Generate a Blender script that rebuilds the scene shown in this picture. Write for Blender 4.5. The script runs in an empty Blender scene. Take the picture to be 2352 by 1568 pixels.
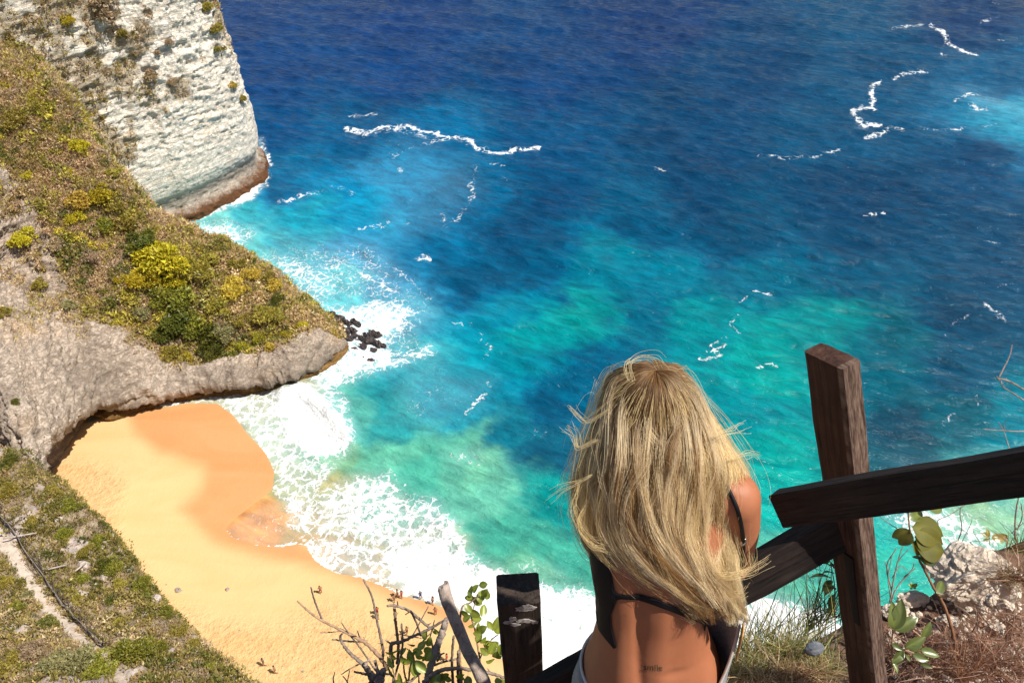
import bpy, math, random
import numpy as np
from mathutils import Vector, Matrix
from mathutils.bvhtree import BVHTree

# ------------------------------------------------------------------ camera, sky, sun
SC = bpy.context.scene
COL = SC.collection
PITCH = math.radians(40.0)
CAM_H = 85.0
LENS = 26.0
FPX = 2352 * LENS / 36.0
cam_d = bpy.data.cameras.new("camera")
cam = bpy.data.objects.new("camera", cam_d)
COL.objects.link(cam)
cam.location = (0, 0, CAM_H)
cam.rotation_euler = (math.pi / 2 - PITCH, 0, 0)
cam_d.lens = LENS
cam_d.sensor_width = 36.0
cam_d.clip_start = 0.05
cam_d.clip_end = 20000
SC.camera = cam

SUN_EL = math.radians(58)
SUN_DIR = Vector((math.cos(SUN_EL) * 0.945, math.cos(SUN_EL) * -0.33, math.sin(SUN_EL))).normalized()
world = bpy.data.worlds.new("World")
SC.world = world
world.use_nodes = True
wn = world.node_tree.nodes
bg = wn["Background"]
sky = wn.new("ShaderNodeTexSky")
sky.sky_type = "NISHITA"
sky.sun_disc = False
sky.sun_elevation = SUN_EL
sky.sun_rotation = math.atan2(SUN_DIR.x, SUN_DIR.y)
sky.air_density = 1.0
sky.dust_density = 0.6
world.node_tree.links.new(sky.outputs[0], bg.inputs[0])
bg.inputs[1].default_value = 0.075
sun_d = bpy.data.lights.new("sun", "SUN")
sun_d.energy = 5.0
sun_d.angle = math.radians(0.55)
sun_d.color = (1.0, 0.955, 0.88)
sun = bpy.data.objects.new("sun", sun_d)
sun.rotation_euler = (-SUN_DIR).to_track_quat("-Z", "Y").to_euler()
sun.location = (30, -10, 140)
COL.objects.link(sun)
SC.view_settings.view_transform = "Standard"
SC.view_settings.look = "None"
SC.view_settings.exposure = 0.3
SC.view_settings.gamma = 1.0
SC.view_settings.use_curve_mapping = False
SC.cycles.max_bounces = 8
SC.cycles.diffuse_bounces = 3
SC.cycles.glossy_bounces = 3
SC.cycles.sample_clamp_indirect = 6

# ------------------------------------------------------------------ helpers
rng = np.random.default_rng(7)
random.seed(7)
CT, ST = math.cos(PITCH), math.sin(PITCH)


def ray(u, v):
    """direction of a sight line, from the measured photo position"""
    a = (u - 1176.0) / FPX
    b = (784.0 - v) / FPX
    return np.array([a, CT + b * ST, -ST + b * CT])


def on_z(u, v, z=0.0):
    r = ray(u, v)
    p = r * ((z - CAM_H) / r[2])
    p[2] += CAM_H
    return p


def on_y(u, v, y):
    r = ray(u, v)
    p = r * (y / r[1])
    p[2] += CAM_H
    return p


def at_d(u, v, d):
    p = ray(u, v) * d
    p[2] += CAM_H
    return p


def to_uv(X, Y, Z):
    dz = Z - CAM_H
    dep = np.maximum(Y * CT - dz * ST, 0.05)
    return 1176 + FPX * X / dep, 784 - FPX * (Y * ST + dz * CT) / dep


def _hash(ix, iy, iz, seed):
    h = (ix * 374761393 + iy * 668265263 + iz * 2147483647 + seed * 1274126177) & 0xFFFFFFFF
    h = ((h ^ (h >> 13)) * 1274126177) & 0xFFFFFFFF
    h = ((h ^ (h >> 16)) * 2246822519) & 0xFFFFFFFF
    return ((h ^ (h >> 15)) & 0xFFFFFF) / float(0xFFFFFF)


def vnoise(x, y, z, seed=0):
    """value noise in -1..1"""
    x, y, z = np.broadcast_arrays(np.asarray(x, float), np.asarray(y, float), np.asarray(z, float))
    ix, iy, iz = np.floor(x).astype(np.int64), np.floor(y).astype(np.int64), np.floor(z).astype(np.int64)
    fx, fy, fz = x - ix, y - iy, z - iz
    fx, fy, fz = [t * t * t * (t * (t * 6 - 15) + 10) for t in (fx, fy, fz)]
    r = 0
    for dx in (0, 1):
        wx = fx if dx else 1 - fx
        for dy in (0, 1):
            wy = fy if dy else 1 - fy
            for dz in (0, 1):
                wz = fz if dz else 1 - fz
                r = r + wx * wy * wz * _hash(ix + dx, iy + dy, iz + dz, seed)
    return r * 2 - 1


def fbm(x, y, z=0.0, oct=4, seed=0, gain=0.5, ridge=False):
    a, s, t = 1.0, 0.0, 0.0
    for o in range(oct):
        n = vnoise(x, y, z, seed + o * 17)
        if ridge:
            n = 1 - 2 * np.abs(n)
        s = s + a * n
        t += a
        a *= gain
        x, y, z = np.asarray(x) * 2.03 + 3.1, np.asarray(y) * 2.03 + 1.7, np.asarray(z) * 2.03 + 5.3
    return s / t


def sstep(a, b, x):
    t = np.clip((x - a) / (b - a), 0, 1)
    return t * t * (3 - 2 * t)


def poly_sd(px, py, poly):
    """signed distance to a polygon, positive inside"""
    P = np.asarray(poly, float)
    d = np.full(px.shape, 1e9)
    ins = np.zeros(px.shape, bool)
    n = len(P)
    for i in range(n):
        ax, ay = P[i]
        bx, by = P[(i + 1) % n]
        ex, ey = bx - ax, by - ay
        t = np.clip(((px - ax) * ex + (py - ay) * ey) / (ex * ex + ey * ey + 1e-12), 0, 1)
        d = np.minimum(d, np.hypot(px - ax - t * ex, py - ay - t * ey))
        c = ((ay > py) != (by > py)) & (px < (bx - ax) * (py - ay) / ((by - ay) if by != ay else 1e-12) + ax)
        ins ^= c
    return np.where(ins, d, -d)


def line_d(px, py, pts):
    P = np.asarray(pts, float)
    d = np.full(px.shape, 1e9)
    for i in range(len(P) - 1):
        ax, ay = P[i]
        ex, ey = P[i + 1] - P[i]
        t = np.clip(((px - ax) * ex + (py - ay) * ey) / (ex * ex + ey * ey + 1e-12), 0, 1)
        d = np.minimum(d, np.hypot(px - ax - t * ex, py - ay - t * ey))
    return d


def catmull(P, n):
    """resample control points smoothly to n points (uniform in control index)"""
    P = np.asarray(P, float)
    m = len(P)
    t = np.linspace(0, m - 1, n)
    i = np.minimum(t.astype(int), m - 2)
    f = (t - i)[:, None]
    E = np.concatenate([(2 * P[0] - P[1])[None], P, (2 * P[-1] - P[-2])[None]])
    p0, p1, p2, p3 = E[i], E[i + 1], E[i + 2], E[i + 3]
    sh = (1,) * (P.ndim - 1)
    f = (t - i).reshape((-1,) + sh)
    return 0.5 * (2 * p1 + (p2 - p0) * f + (2 * p0 - 5 * p1 + 4 * p2 - p3) * f ** 2 + (3 * p1 - p0 - 3 * p2 + p3) * f ** 3)


def resample(P, n):
    """resample a polyline by arc length, after smoothing"""
    Q = catmull(P, 24 * len(P))
    L = np.concatenate([[0], np.cumsum(np.linalg.norm(np.diff(Q, axis=0), axis=1))])
    s = np.linspace(0, L[-1], n)
    return np.stack([np.interp(s, L, Q[:, k]) for k in range(Q.shape[1])], 1)


def grid_faces(nr, nc, wrap=False):
    i, j = np.meshgrid(np.arange(nr - 1), np.arange(nc if wrap else nc - 1), indexing="ij")
    j2 = (j + 1) % nc
    return np.stack([i * nc + j, i * nc + j2, (i + 1) * nc + j2, (i + 1) * nc + j], -1).reshape(-1, 4)


def mesh_data(name, V, F, smooth=True, attrs=None, cols=None, mat_index=None):
    V = np.asarray(V, np.float32)
    me = bpy.data.meshes.new(name)
    me.vertices.add(len(V))
    me.vertices.foreach_set("co", V.ravel())
    if isinstance(F, np.ndarray):
        k = F.shape[1]
        me.loops.add(F.size)
        me.polygons.add(len(F))
        me.loops.foreach_set("vertex_index", F.astype(np.int32).ravel())
        me.polygons.foreach_set("loop_start", np.arange(0, F.size, k, dtype=np.int32))
    else:
        lens = np.array([len(f) for f in F], np.int32)
        flat = np.concatenate([np.asarray(f, np.int32) for f in F])
        me.loops.add(len(flat))
        me.polygons.add(len(F))
        me.loops.foreach_set("vertex_index", flat)
        me.polygons.foreach_set("loop_start", np.concatenate([[0], np.cumsum(lens)[:-1]]).astype(np.int32))
    if mat_index is not None:
        me.polygons.foreach_set("material_index", np.asarray(mat_index, np.int32))
    me.update(calc_edges=True)
    me.validate()
    me.polygons.foreach_set("use_smooth", np.full(len(me.polygons), bool(smooth)))
    for k, a in (attrs or {}).items():
        at = me.attributes.new(k, "FLOAT", "POINT")
        at.data.foreach_set("value", np.asarray(a, np.float32).ravel())
    for k, a in (cols or {}).items():
        at = me.attributes.new(k, "FLOAT_COLOR", "POINT")
        a = np.asarray(a, np.float32)
        at.data.foreach_set("color", np.concatenate([a, np.ones((len(a), 1), np.float32)], 1).ravel())
    return me


def link(name, me, mat=None, parent=None, loc=None):
    o = bpy.data.objects.new(name, me)
    COL.objects.link(o)
    if mat is not None and me is not None:
        for m in (mat if isinstance(mat, (list, tuple)) else [mat]):
            if m.name not in [x.name for x in me.materials if x]:
                me.materials.append(m)
    if parent is not None:
        o.parent = parent
    if loc is not None:
        o.location = loc
    return o


def mobj(name, V, F, mat, parent=None, **kw):
    return link(name, mesh_data(name, V, F, **kw), mat, parent)


def tag(o, label=None, cat=None, group=None, kind=None):
    if label:
        o["label"] = label
    if cat:
        o["category"] = cat
    if group:
        o["group"] = group
    if kind:
        o["kind"] = kind
    return o


def empty(name, loc, label=None, cat=None, group=None, rz=0.0):
    o = bpy.data.objects.new(name, None)
    o.empty_display_size = 0.2
    COL.objects.link(o)
    o.location = loc
    o.rotation_euler = (0, 0, rz)
    return tag(o, label, cat, group)


def copy_tree(o):
    c = o.copy()
    COL.objects.link(c)
    for ch in list(o.children):
        d = ch.copy()
        COL.objects.link(d)
        d.parent = c
    return c


def normals_of(G):
    """normals of a (r,c,3) grid"""
    du = np.gradient(G, axis=0)
    dv = np.gradient(G, axis=1)
    n = np.cross(du, dv)
    return n / (np.linalg.norm(n, axis=-1, keepdims=True) + 1e-9)


def srgb(r, g, b):
    c = np.array([r, g, b], float) / 255
    return np.where(c <= 0.04045, c / 12.92, ((c + 0.055) / 1.055) ** 2.4)


# ---- node helper
class NT:
    def __init__(self, name):
        self.mat = bpy.data.materials.new(name)
        self.mat.use_nodes = True
        self.t = self.mat.node_tree
        self.b = self.t.nodes["Principled BSDF"]

    def n(self, typ, inp=None, **props):
        nd = self.t.nodes.new("ShaderNode" + typ)
        for k, v in props.items():
            setattr(nd, k, v)
        for k, v in (inp or {}).items():
            self.set(nd.inputs[k], v)
        return nd

    def set(self, sock, v):
        if isinstance(v, bpy.types.NodeSocket):
            self.t.links.new(v, sock)
        elif isinstance(v, bpy.types.Node):
            self.t.links.new(v.outputs[0], sock)
        else:
            if sock.type == "RGBA" and len(v) == 3:
                v = (*v, 1)
            sock.default_value = v

    def math(self, op, a, b=0.0, c=None, clamp=False):
        nd = self.n("Math", operation=op, use_clamp=clamp)
        self.set(nd.inputs[0], a)
        self.set(nd.inputs[1], b)
        if c is not None:
            self.set(nd.inputs[2], c)
        return nd.outputs[0]

    def mix(self, f, a, b, blend="MIX"):
        nd = self.n("MixRGB", blend_type=blend)
        self.set(nd.inputs[0], f)
        self.set(nd.inputs[1], a)
        self.set(nd.inputs[2], b)
        return nd.outputs[0]

    def attr(self, name):
        return self.n("Attribute", attribute_name=name)

    def pos(self):
        return self.n("NewGeometry").outputs["Position"]

    def obj(self):
        return self.n("TexCoord").outputs["Object"]

    def mapping(self, vec, scale=(1, 1, 1), rot=(0, 0, 0), loc=(0, 0, 0)):
        nd = self.n("Mapping")
        self.set(nd.inputs["Vector"], vec)
        nd.inputs["Scale"].default_value = scale
        nd.inputs["Rotation"].default_value = rot
        nd.inputs["Location"].default_value = loc
        return nd.outputs[0]

    def noise(self, vec, scale, detail=4, rough=0.55, dist=0.0, color=False):
        nd = self.n("TexNoise")
        self.set(nd.inputs["Vector"], vec)
        nd.inputs["Scale"].default_value = scale
        nd.inputs["Detail"].default_value = detail
        nd.inputs["Roughness"].default_value = rough
        nd.inputs["Distortion"].default_value = dist
        return nd.outputs["Color" if color else 0]

    def ramp(self, f, stops, interp="LINEAR"):
        nd = self.n("ValToRGB")
        self.set(nd.inputs[0], f)
        cr = nd.color_ramp
        cr.interpolation = interp
        while len(cr.elements) < len(stops):
            cr.elements.new(0.5)
        for e, (p, c) in zip(cr.elements, stops):
            e.position = p
            e.color = (*c, 1) if len(c) == 3 else c
        return nd.outputs[0]

    def bump(self, h, strength=0.5, dist=0.05, normal=None):
        nd = self.n("Bump")
        self.set(nd.inputs["Height"], h)
        nd.inputs["Strength"].default_value = strength
        nd.inputs["Distance"].default_value = dist
        if normal is not None:
            self.set(nd.inputs["Normal"], normal)
        return nd.outputs[0]

    def out(self, **kw):
        for k, v in kw.items():
            self.set(self.b.inputs[k.replace("_", " ")], v)
        return self.mat


def plain(name, col, rough=0.7, spec=0.3, var=0.25, scale=8.0, metallic=0.0, bump=0.0):
    t = NT(name)
    ns = t.noise(t.obj(), scale, 5, 0.6)
    c = np.array(col)
    base = t.ramp(ns, [(0.3, tuple(c * (1 - var))), (0.7, tuple(np.minimum(c * (1 + var), 1)))])
    kw = dict(Base_Color=base, Roughness=rough, Metallic=metallic)
    if bump:
        kw["Normal"] = t.bump(ns, 0.6, bump)
    t.out(**kw)
    t.b.inputs["Specular IOR Level"].default_value = spec
    return t.mat
# ------------------------------------------------------------------ sea
SHORE_UV = [(150, 985), (240, 962), (330, 938), (370, 936), (430, 924), (500, 928), (535, 952), (572, 1000), (612, 1045), (628, 1085),
            (622, 1122), (590, 1150), (545, 1185), (515, 1213), (530, 1233), (560, 1243), (600, 1254), (650, 1255),
            (686, 1247), (703, 1250), (712, 1266), (722, 1285), (740, 1299), (770, 1315), (830, 1327), (880, 1345),
            (930, 1370), (1000, 1388), (1050, 1403), (1085, 1425), (1100, 1460), (1125, 1500), (1180, 1527), (1260, 1545),
            (1360, 1570), (1500, 1600), (1800, 1625), (2500, 1640), (4200, 1640)]
SHORE = [on_z(u, v)[:2] for u, v in SHORE_UV]
LAND = SHORE + [(260, 0), (-260, 0), (-260, 90)]

SEA_COL = [
    (520, -40, 40, 68, 140), (520, 40, 38, 70, 142), (900, 30, 30, 66, 140), (1500, 30, 30, 64, 132), (2250, 30, 38, 70, 130), (1176, -300, 34, 62, 128), (2600, 100, 36, 74, 132), (-300, 100, 34, 66, 136),
    (620, 160, 22, 74, 150), (900, 160, 20, 72, 148), (1250, 170, 20, 72, 142), (1700, 160, 24, 76, 134), (2000, 150, 26, 88, 138), (2300, 180, 34, 100, 148), (2330, 270, 70, 165, 190),
    (650, 300, 0, 84, 156), (800, 340, 0, 100, 168), (1000, 330, 0, 112, 178), (1250, 330, 10, 90, 155), (1600, 320, 16, 80, 138), (1950, 300, 20, 88, 138), (2250, 380, 24, 80, 134),
    (650, 440, 10, 110, 170), (800, 420, 0, 135, 185), (960, 400, 0, 140, 190), (1100, 450, 0, 115, 172), (1300, 460, 8, 84, 145), (1600, 460, 12, 78, 132), (1950, 450, 18, 76, 128),
    (480, 525, 150, 215, 205), (580, 490, 70, 185, 195), (700, 480, 30, 170, 190), (830, 490, 0, 152, 188), (1000, 540, 0, 118, 172), (1200, 540, 4, 84, 142), (1450, 520, 4, 92, 138), (1700, 540, 10, 84, 128), (2000, 560, 16, 76, 124), (2280, 600, 22, 78, 124),
    (600, 570, 130, 212, 208), (700, 560, 60, 175, 190), (820, 590, 40, 155, 195), (920, 640, 20, 135, 180), (1050, 640, 0, 96, 146), (1250, 640, 0, 98, 142), (1400, 580, 0, 128, 146), (1540, 620, 0, 122, 144), (1750, 640, 8, 104, 128), (1950, 640, 12, 92, 122), (2200, 700, 18, 78, 116),
    (760, 680, 110, 205, 210), (960, 720, 60, 160, 185), (1060, 760, 0, 142, 164), (1150, 740, 0, 132, 154), (1300, 740, 0, 160, 152), (1240, 790, 0, 158, 156), (1470, 720, 0, 116, 140), (1620, 750, 0, 142, 146), (1900, 760, 0, 146, 144), (2050, 760, 6, 112, 126), (2200, 840, 14, 86, 116),
    (940, 850, 50, 175, 185), (1080, 850, 0, 156, 172), (1200, 820, 0, 142, 156), (1320, 860, 0, 100, 134), (1250, 920, 0, 84, 124), (1150, 900, 0, 140, 162), (1040, 930, 30, 160, 178), (900, 940, 40, 158, 160), (1750, 840, 0, 156, 148), (1720, 930, 0, 140, 146), (2060, 880, 8, 112, 128), (2080, 970, 30, 72, 92), (2200, 950, 14, 100, 116), (2320, 960, 8, 134, 150),
    (780, 1050, 150, 190, 148), (830, 940, 116, 188, 168), (880, 1040, 128, 194, 160), (960, 1080, 104, 190, 160), (1060, 1030, 128, 196, 162), (1120, 1060, 150, 205, 165), (1100, 1120, 140, 205, 172), (1180, 1010, 10, 120, 140), (1260, 1040, 20, 95, 120), (1290, 1150, 0, 156, 148), (1180, 1230, 96, 184, 155), (1300, 1250, 92, 184, 156), (1250, 1300, 130, 186, 145), (1750, 1040, 0, 164, 154), (1790, 1130, 14, 172, 158), (1850, 1280, 105, 190, 165), (2100, 1050, 40, 90, 105), (2150, 1110, 80, 190, 180), (2260, 1180, 160, 200, 145), (1750, 1340, 130, 195, 160), (2050, 1240, 50, 185, 168), (2060, 1300, 70, 190, 165), (2330, 1120, 120, 200, 180),
    (700, 1110, 175, 178, 125), (760, 1150, 190, 185, 130), (880, 1160, 140, 178, 140), (950, 1230, 190, 185, 145), (600, 1200, 238, 168, 110), (660, 1225, 240, 172, 112), (700, 1200, 210, 180, 130), (820, 1270, 215, 170, 120), (560, 920, 200, 190, 150), (640, 1000, 190, 195, 165), (1000, 1340, 220, 190, 150), (1180, 1420, 225, 200, 160), (1500, 1450, 210, 195, 150), (1176, 1700, 215, 190, 140), (2300, 1500, 120, 195, 170),
]
# white water: polygon, density, softness (photo px)
FOAM_POLY = [
    ([(412, 512), (460, 500), (520, 480), (575, 455), (612, 420), (615, 360), (600, 320), (560, 380), (560, 430), (500, 470), (430, 500)], 0.84, 14),
    ([(412, 515), (520, 505), (600, 530), (560, 570), (620, 640), (700, 690), (640, 660), (560, 600), (480, 565)], 0.68, 36),
    ([(560, 590), (640, 570), (720, 590), (800, 640), (760, 690), (790, 730), (740, 740), (660, 660)], 0.58, 50),
    ([(640, 545), (860, 560), (930, 640), (990, 690), (985, 730), (880, 720), (780, 690), (690, 610)], 0.42, 55),
    ([(735, 700), (800, 695), (900, 690), (970, 720), (925, 760), (890, 800), (900, 830), (980, 795), (990, 815), (900, 850), (820, 870), (740, 905), (700, 900), (700, 850), (790, 810), (760, 740)], 0.82, 30),
    ([(900, 690), (990, 690), (1000, 720), (960, 780), (1000, 800), (960, 850), (870, 870), (860, 780)], 0.42, 40),
    ([(330, 935), (430, 915), (520, 905), (600, 897), (680, 893), (760, 880), (790, 900), (820, 1000), (790, 1045), (730, 1070), (700, 1050), (640, 1060), (600, 1030), (560, 985), (500, 930), (420, 925)], 0.64, 26),
    ([(620, 905), (700, 885), (760, 935), (818, 985), (812, 1015), (775, 1040), (720, 1045), (660, 1000), (640, 960)], 0.98, 26),
    ([(560, 975), (640, 1000), (740, 1050), (780, 1060), (740, 1130), (720, 1230), (660, 1210), (640, 1160), (630, 1080)], 0.62, 24),
    ([(516, 1214), (560, 1180), (640, 1140), (690, 1180), (715, 1235), (650, 1256), (590, 1252), (535, 1236)], 0.30, 10),
    ([(720, 1140), (820, 1090), (900, 1085), (940, 1140), (1000, 1130), (1060, 1190), (1070, 1260), (1010, 1280), (900, 1270), (800, 1240), (720, 1230)], 0.68, 34),
    ([(712, 1245), (760, 1225), (880, 1250), (1000, 1260), (1060, 1270), (1000, 1340), (900, 1345), (820, 1325), (740, 1300), (708, 1278)], 0.62, 14),
    ([(880, 1270), (1010, 1210), (1080, 1270), (1130, 1310), (1220, 1335), (1340, 1345), (1420, 1375), (1640, 1385), (1760, 1370), (1850, 1390), (2100, 1480), (2100, 1630), (1360, 1570), (1180, 1527), (1100, 1460), (1050, 1403), (960, 1375), (900, 1345)], 0.93, 40),
    ([(1120, 1315), (1250, 1325), (1400, 1370), (1620, 1370), (1620, 1420), (1320, 1420), (1150, 1390)], 0.6, 30),
    ([(1170, 1290), (1230, 1275), (1300, 1295), (1330, 1335), (1200, 1330)], 0.34, 24),
    ([(2040, 1180), (2130, 1150), (2230, 1170), (2290, 1230), (2330, 1290), (2330, 1420), (2200, 1390), (2130, 1260)], 0.64, 40),
    ([(2200, 1160), (2352, 1140), (2400, 1260), (2300, 1250)], 0.36, 40),
    ([(930, 830), (1000, 800), (1060, 860), (1130, 870), (1110, 930), (980, 985), (900, 960)], 0.26, 50),
    ([(1000, 1040), (1100, 1025), (1130, 1060), (1040, 1070)], 0.36, 30),
    ([(770, 1110), (900, 1060), (960, 1130), (900, 1160)], 0.3, 40),
    ([(2200, 200), (2270, 215), (2352, 250), (2420, 330), (2330, 260), (2240, 240)], 0.34, 24),
    ([(2050, 1050), (2200, 1040), (2300, 1080), (2200, 1120), (2050, 1100)], 0.2, 50),
    ([(800, 380), (950, 330), (1090, 370), (1110, 450), (1020, 520), (930, 560), (850, 560), (880, 470)], 0.2, 50),
]
FOAM_LINE = [
    ([(790, 300), (840, 310), (870, 296), (930, 291), (990, 297), (1040, 312), (1085, 325), (1105, 345), (1135, 352), (1185, 344), (1240, 340)], 9, 0.78),
    ([(1085, 330), (1000, 318), (960, 305), (900, 298), (840, 312)], 16, 0.5),
    ([(1040, 315), (1010, 322), (960, 340), (925, 350), (895, 362)], 12, 0.42),
    ([(800, 268), (860, 263), (915, 268)], 8, 0.42),
    ([(1095, 385), (1085, 430), (1095, 450), (1065, 480), (1060, 505), (1025, 520), (1015, 495)], 14, 0.44),
    ([(1125, 380), (1160, 380)], 7, 0.55), ([(1140, 402), (1180, 425)], 7, 0.45), ([(925, 395), (970, 410)], 14, 0.4),
    ([(640, 462), (700, 450), (760, 432), (800, 440), (820, 450)], 14, 0.44),
    ([(820, 535), (880, 515), (940, 510)], 10, 0.4), ([(830, 600), (900, 620), (940, 650), (990, 690)], 16, 0.45),
    ([(2025, 188), (2005, 200), (2002, 225), (2008, 250), (1980, 245), (1957, 255), (1962, 272), (1985, 288), (2025, 290)], 10, 0.8),
    ([(1990, 320), (2030, 308), (2050, 295), (2075, 300)], 10, 0.7), ([(2055, 182), (2075, 172), (2100, 165), (2135, 165)], 8, 0.66),
    ([(1745, 357), (1800, 362), (1860, 360), (1900, 350), (1935, 340)], 8, 0.5),
    ([(2050, 66), (2090, 60), (2120, 58)], 9, 0.58), ([(2140, 62), (2165, 75), (2180, 95), (2210, 115), (2245, 124)], 10, 0.75),
    ([(2195, 235), (2220, 220), (2250, 218)], 9, 0.6), ([(2230, 245), (2270, 250)], 8, 0.6), ([(2100, 290), (2160, 295), (2220, 290), (2285, 285)], 7, 0.42),
    ([(2250, 50), (2290, 40)], 8, 0.5), ([(2280, 5), (2330, 2)], 8, 0.6), ([(2290, 95), (2340, 92)], 8, 0.45), ([(2160, 125), (2175, 130)], 6, 0.6),
    ([(1735, 672), (1775, 675)], 9, 0.66), ([(1700, 690), (1730, 680)], 8, 0.45), ([(1697, 730), (1683, 748), (1695, 768)], 7, 0.5), ([(1690, 765), (1640, 785), (1612, 805)], 8, 0.45), ([(1612, 815), (1640, 812), (1665, 815), (1640, 800), (1665, 790)], 10, 0.7), ([(1740, 840), (1790, 838)], 9, 0.42),
    ([(2160, 770), (2190, 740), (2225, 725)], 9, 0.52), ([(2265, 700), (2290, 720), (2310, 735)], 14, 0.6), ([(2245, 672), (2300, 655), (2340, 645)], 8, 0.45), ([(2255, 560), (2285, 562)], 9, 0.6), ([(2245, 522), (2275, 520)], 7, 0.5), ([(1985, 492), (2030, 488)], 6, 0.5), ([(1505, 385), (1525, 390)], 8, 0.6), ([(2250, 880), (2235, 920), (2260, 935)], 14, 0.4), ([(2165, 985), (2190, 955)], 9, 0.45),
    ([(960, 600), (975, 590), (990, 598)], 12, 0.62), ([(1110, 760), (1105, 790), (1135, 800), (1090, 840)], 8, 0.52), ([(1120, 880), (1110, 910), (1080, 935), (1060, 950)], 12, 0.45),
    ([(900, 1075), (920, 1100), (950, 1120)], 8, 0.55), ([(1010, 1045), (1060, 1050), (1100, 1065)], 10, 0.42),
    ([(1030, 740), (1075, 745)], 12, 0.4), ([(1180, 1000), (1280, 985)], 10, 0.3), ([(1740, 1040), (1790, 1090)], 12, 0.36), ([(760, 620), (840, 640), (920, 690)], 16, 0.5), ([(700, 590), (770, 600), (830, 570)], 14, 0.45),
    ([(516, 1214), (530, 1233), (560, 1243), (600, 1254), (650, 1255), (688, 1246), (704, 1250)], 9, 0.9),
    ([(702, 1230), (713, 1247), (709, 1278), (735, 1299), (770, 1315), (830, 1327), (880, 1345), (930, 1370)], 5, 0.9),
    ([(830, 1327), (858, 1325), (880, 1350), (905, 1362)], 4, 0.9), ([(560, 1000), (600, 1030), (628, 1085), (632, 1120)], 8, 0.6),
    ([(760, 1200), (715, 1250)], 6, 0.7), ([(330, 950), (360, 935), (420, 928), (500, 918)], 8, 0.75), ([(345, 965), (375, 940)], 4, 0.5),
    ([(605, 330), (622, 370), (612, 420)], 12, 0.66), ([(560, 445), (600, 430), (630, 400)], 16, 0.4),
]


def sea_fields(X, Y):
    u, v = to_uv(X, Y, np.zeros_like(X))
    sc = np.hypot(np.hypot(X, Y), CAM_H) / 110.0
    wx = fbm(X * 0.09, Y * 0.09, 1.0, 4, 3) + 0.35 * fbm(X * 0.5, Y * 0.5, 2.0, 3, 9)
    wy = fbm(X * 0.09, Y * 0.09, 7.0, 4, 5) + 0.35 * fbm(X * 0.5, Y * 0.5, 4.0, 3, 11)
    # colour of the water body: depth, sand and turbidity
    cu, cv = u + wx * 95 / sc, v + wy * 62 / sc
    C = np.zeros(X.shape + (3,))
    W = np.zeros(X.shape)
    for (a, b, r, g, bl) in SEA_COL:
        w = 1.0 / (42.0 ** 2 + (cu - a) ** 2 + (1.35 * (cv - b)) ** 2) ** 2.6 * 1e8
        C += w[..., None] * srgb(r, g, bl)
        W += w
    C /= W[..., None] + 1e-9
    F = np.zeros(X.shape)
    fu, fv = u + wx * 26 / sc, v + wy * 17 / sc
    for poly, den, soft in FOAM_POLY:
        sd = poly_sd(fu, fv, poly)
        F = np.maximum(F, den * sstep(-soft, soft * 0.9, sd))
    lu, lv = u + wx * 22 / sc, v + wy * 14 / sc
    streakn = fbm(X * 0.28, Y * 0.28, 3.0, 3, 13)
    lu = lu + 9 / sc * fbm(X * 0.75, Y * 0.75, 5.0, 3, 14)
    lv = lv + 6 / sc * fbm(X * 0.75, Y * 0.75, 8.0, 3, 15)
    M = F.copy()
    for pts, wd, den in FOAM_LINE:
        d = line_d(lu, lv * 1.0, pts)
        F = np.maximum(F, (den * 1.0 + 0.42 * streakn) * (1 - sstep(0, wd * 1.1, d * (1 + 0.6 * streakn))))
        F = np.maximum(F, (0.22 * den + 0.2 * streakn) * (1 - sstep(wd * 0.5, wd * 2.6, d)))
    return C, F, M, u, v


def sea_height(X, Y, F, u, v):
    r = np.random.default_rng(11)
    Z = np.zeros_like(X)
    for k in range(34):
        L = 2.2 * (1.085 ** k)
        ang = math.atan2(0.87, 0.49) + r.normal(0, 0.42)
        kx, ky = math.cos(ang) * 2 * math.pi / L, math.sin(ang) * 2 * math.pi / L
        A = 0.0062 * L * (1.35 if L < 7 else 1.0) * (0.5 if L > 14 else 1.0)
        ph = kx * X + ky * Y + r.uniform(0, 6.28)
        Z += A * (np.sin(ph) + 0.18 * np.cos(2 * ph))
    sd = -poly_sd(X, Y, LAND)          # distance out to sea
    Z *= 0.05 + 0.95 * sstep(2, 40, sd)
    # the breaking wave in the cove, and the lift of thick foam
    Z += 1.5 * np.exp(-((line_d(u, v, [(655, 905), (690, 900), (745, 940), (775, 975), (800, 1005)])) / 22.0) ** 2)
    Z += 0.5 * np.exp(-((line_d(u, v, [(1010, 1210), (1080, 1290), (1220, 1345), (1420, 1390)])) / 26.0) ** 2)
    Z += np.clip(F, 0, 1.1) * 0.16 * (fbm(X * 0.9, Y * 0.9, 0, 4, 21) + 0.5 * fbm(X * 2.3, Y * 2.3, 0, 2, 22)) * sstep(0.5, 6, sd)
    return Z, sd


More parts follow.
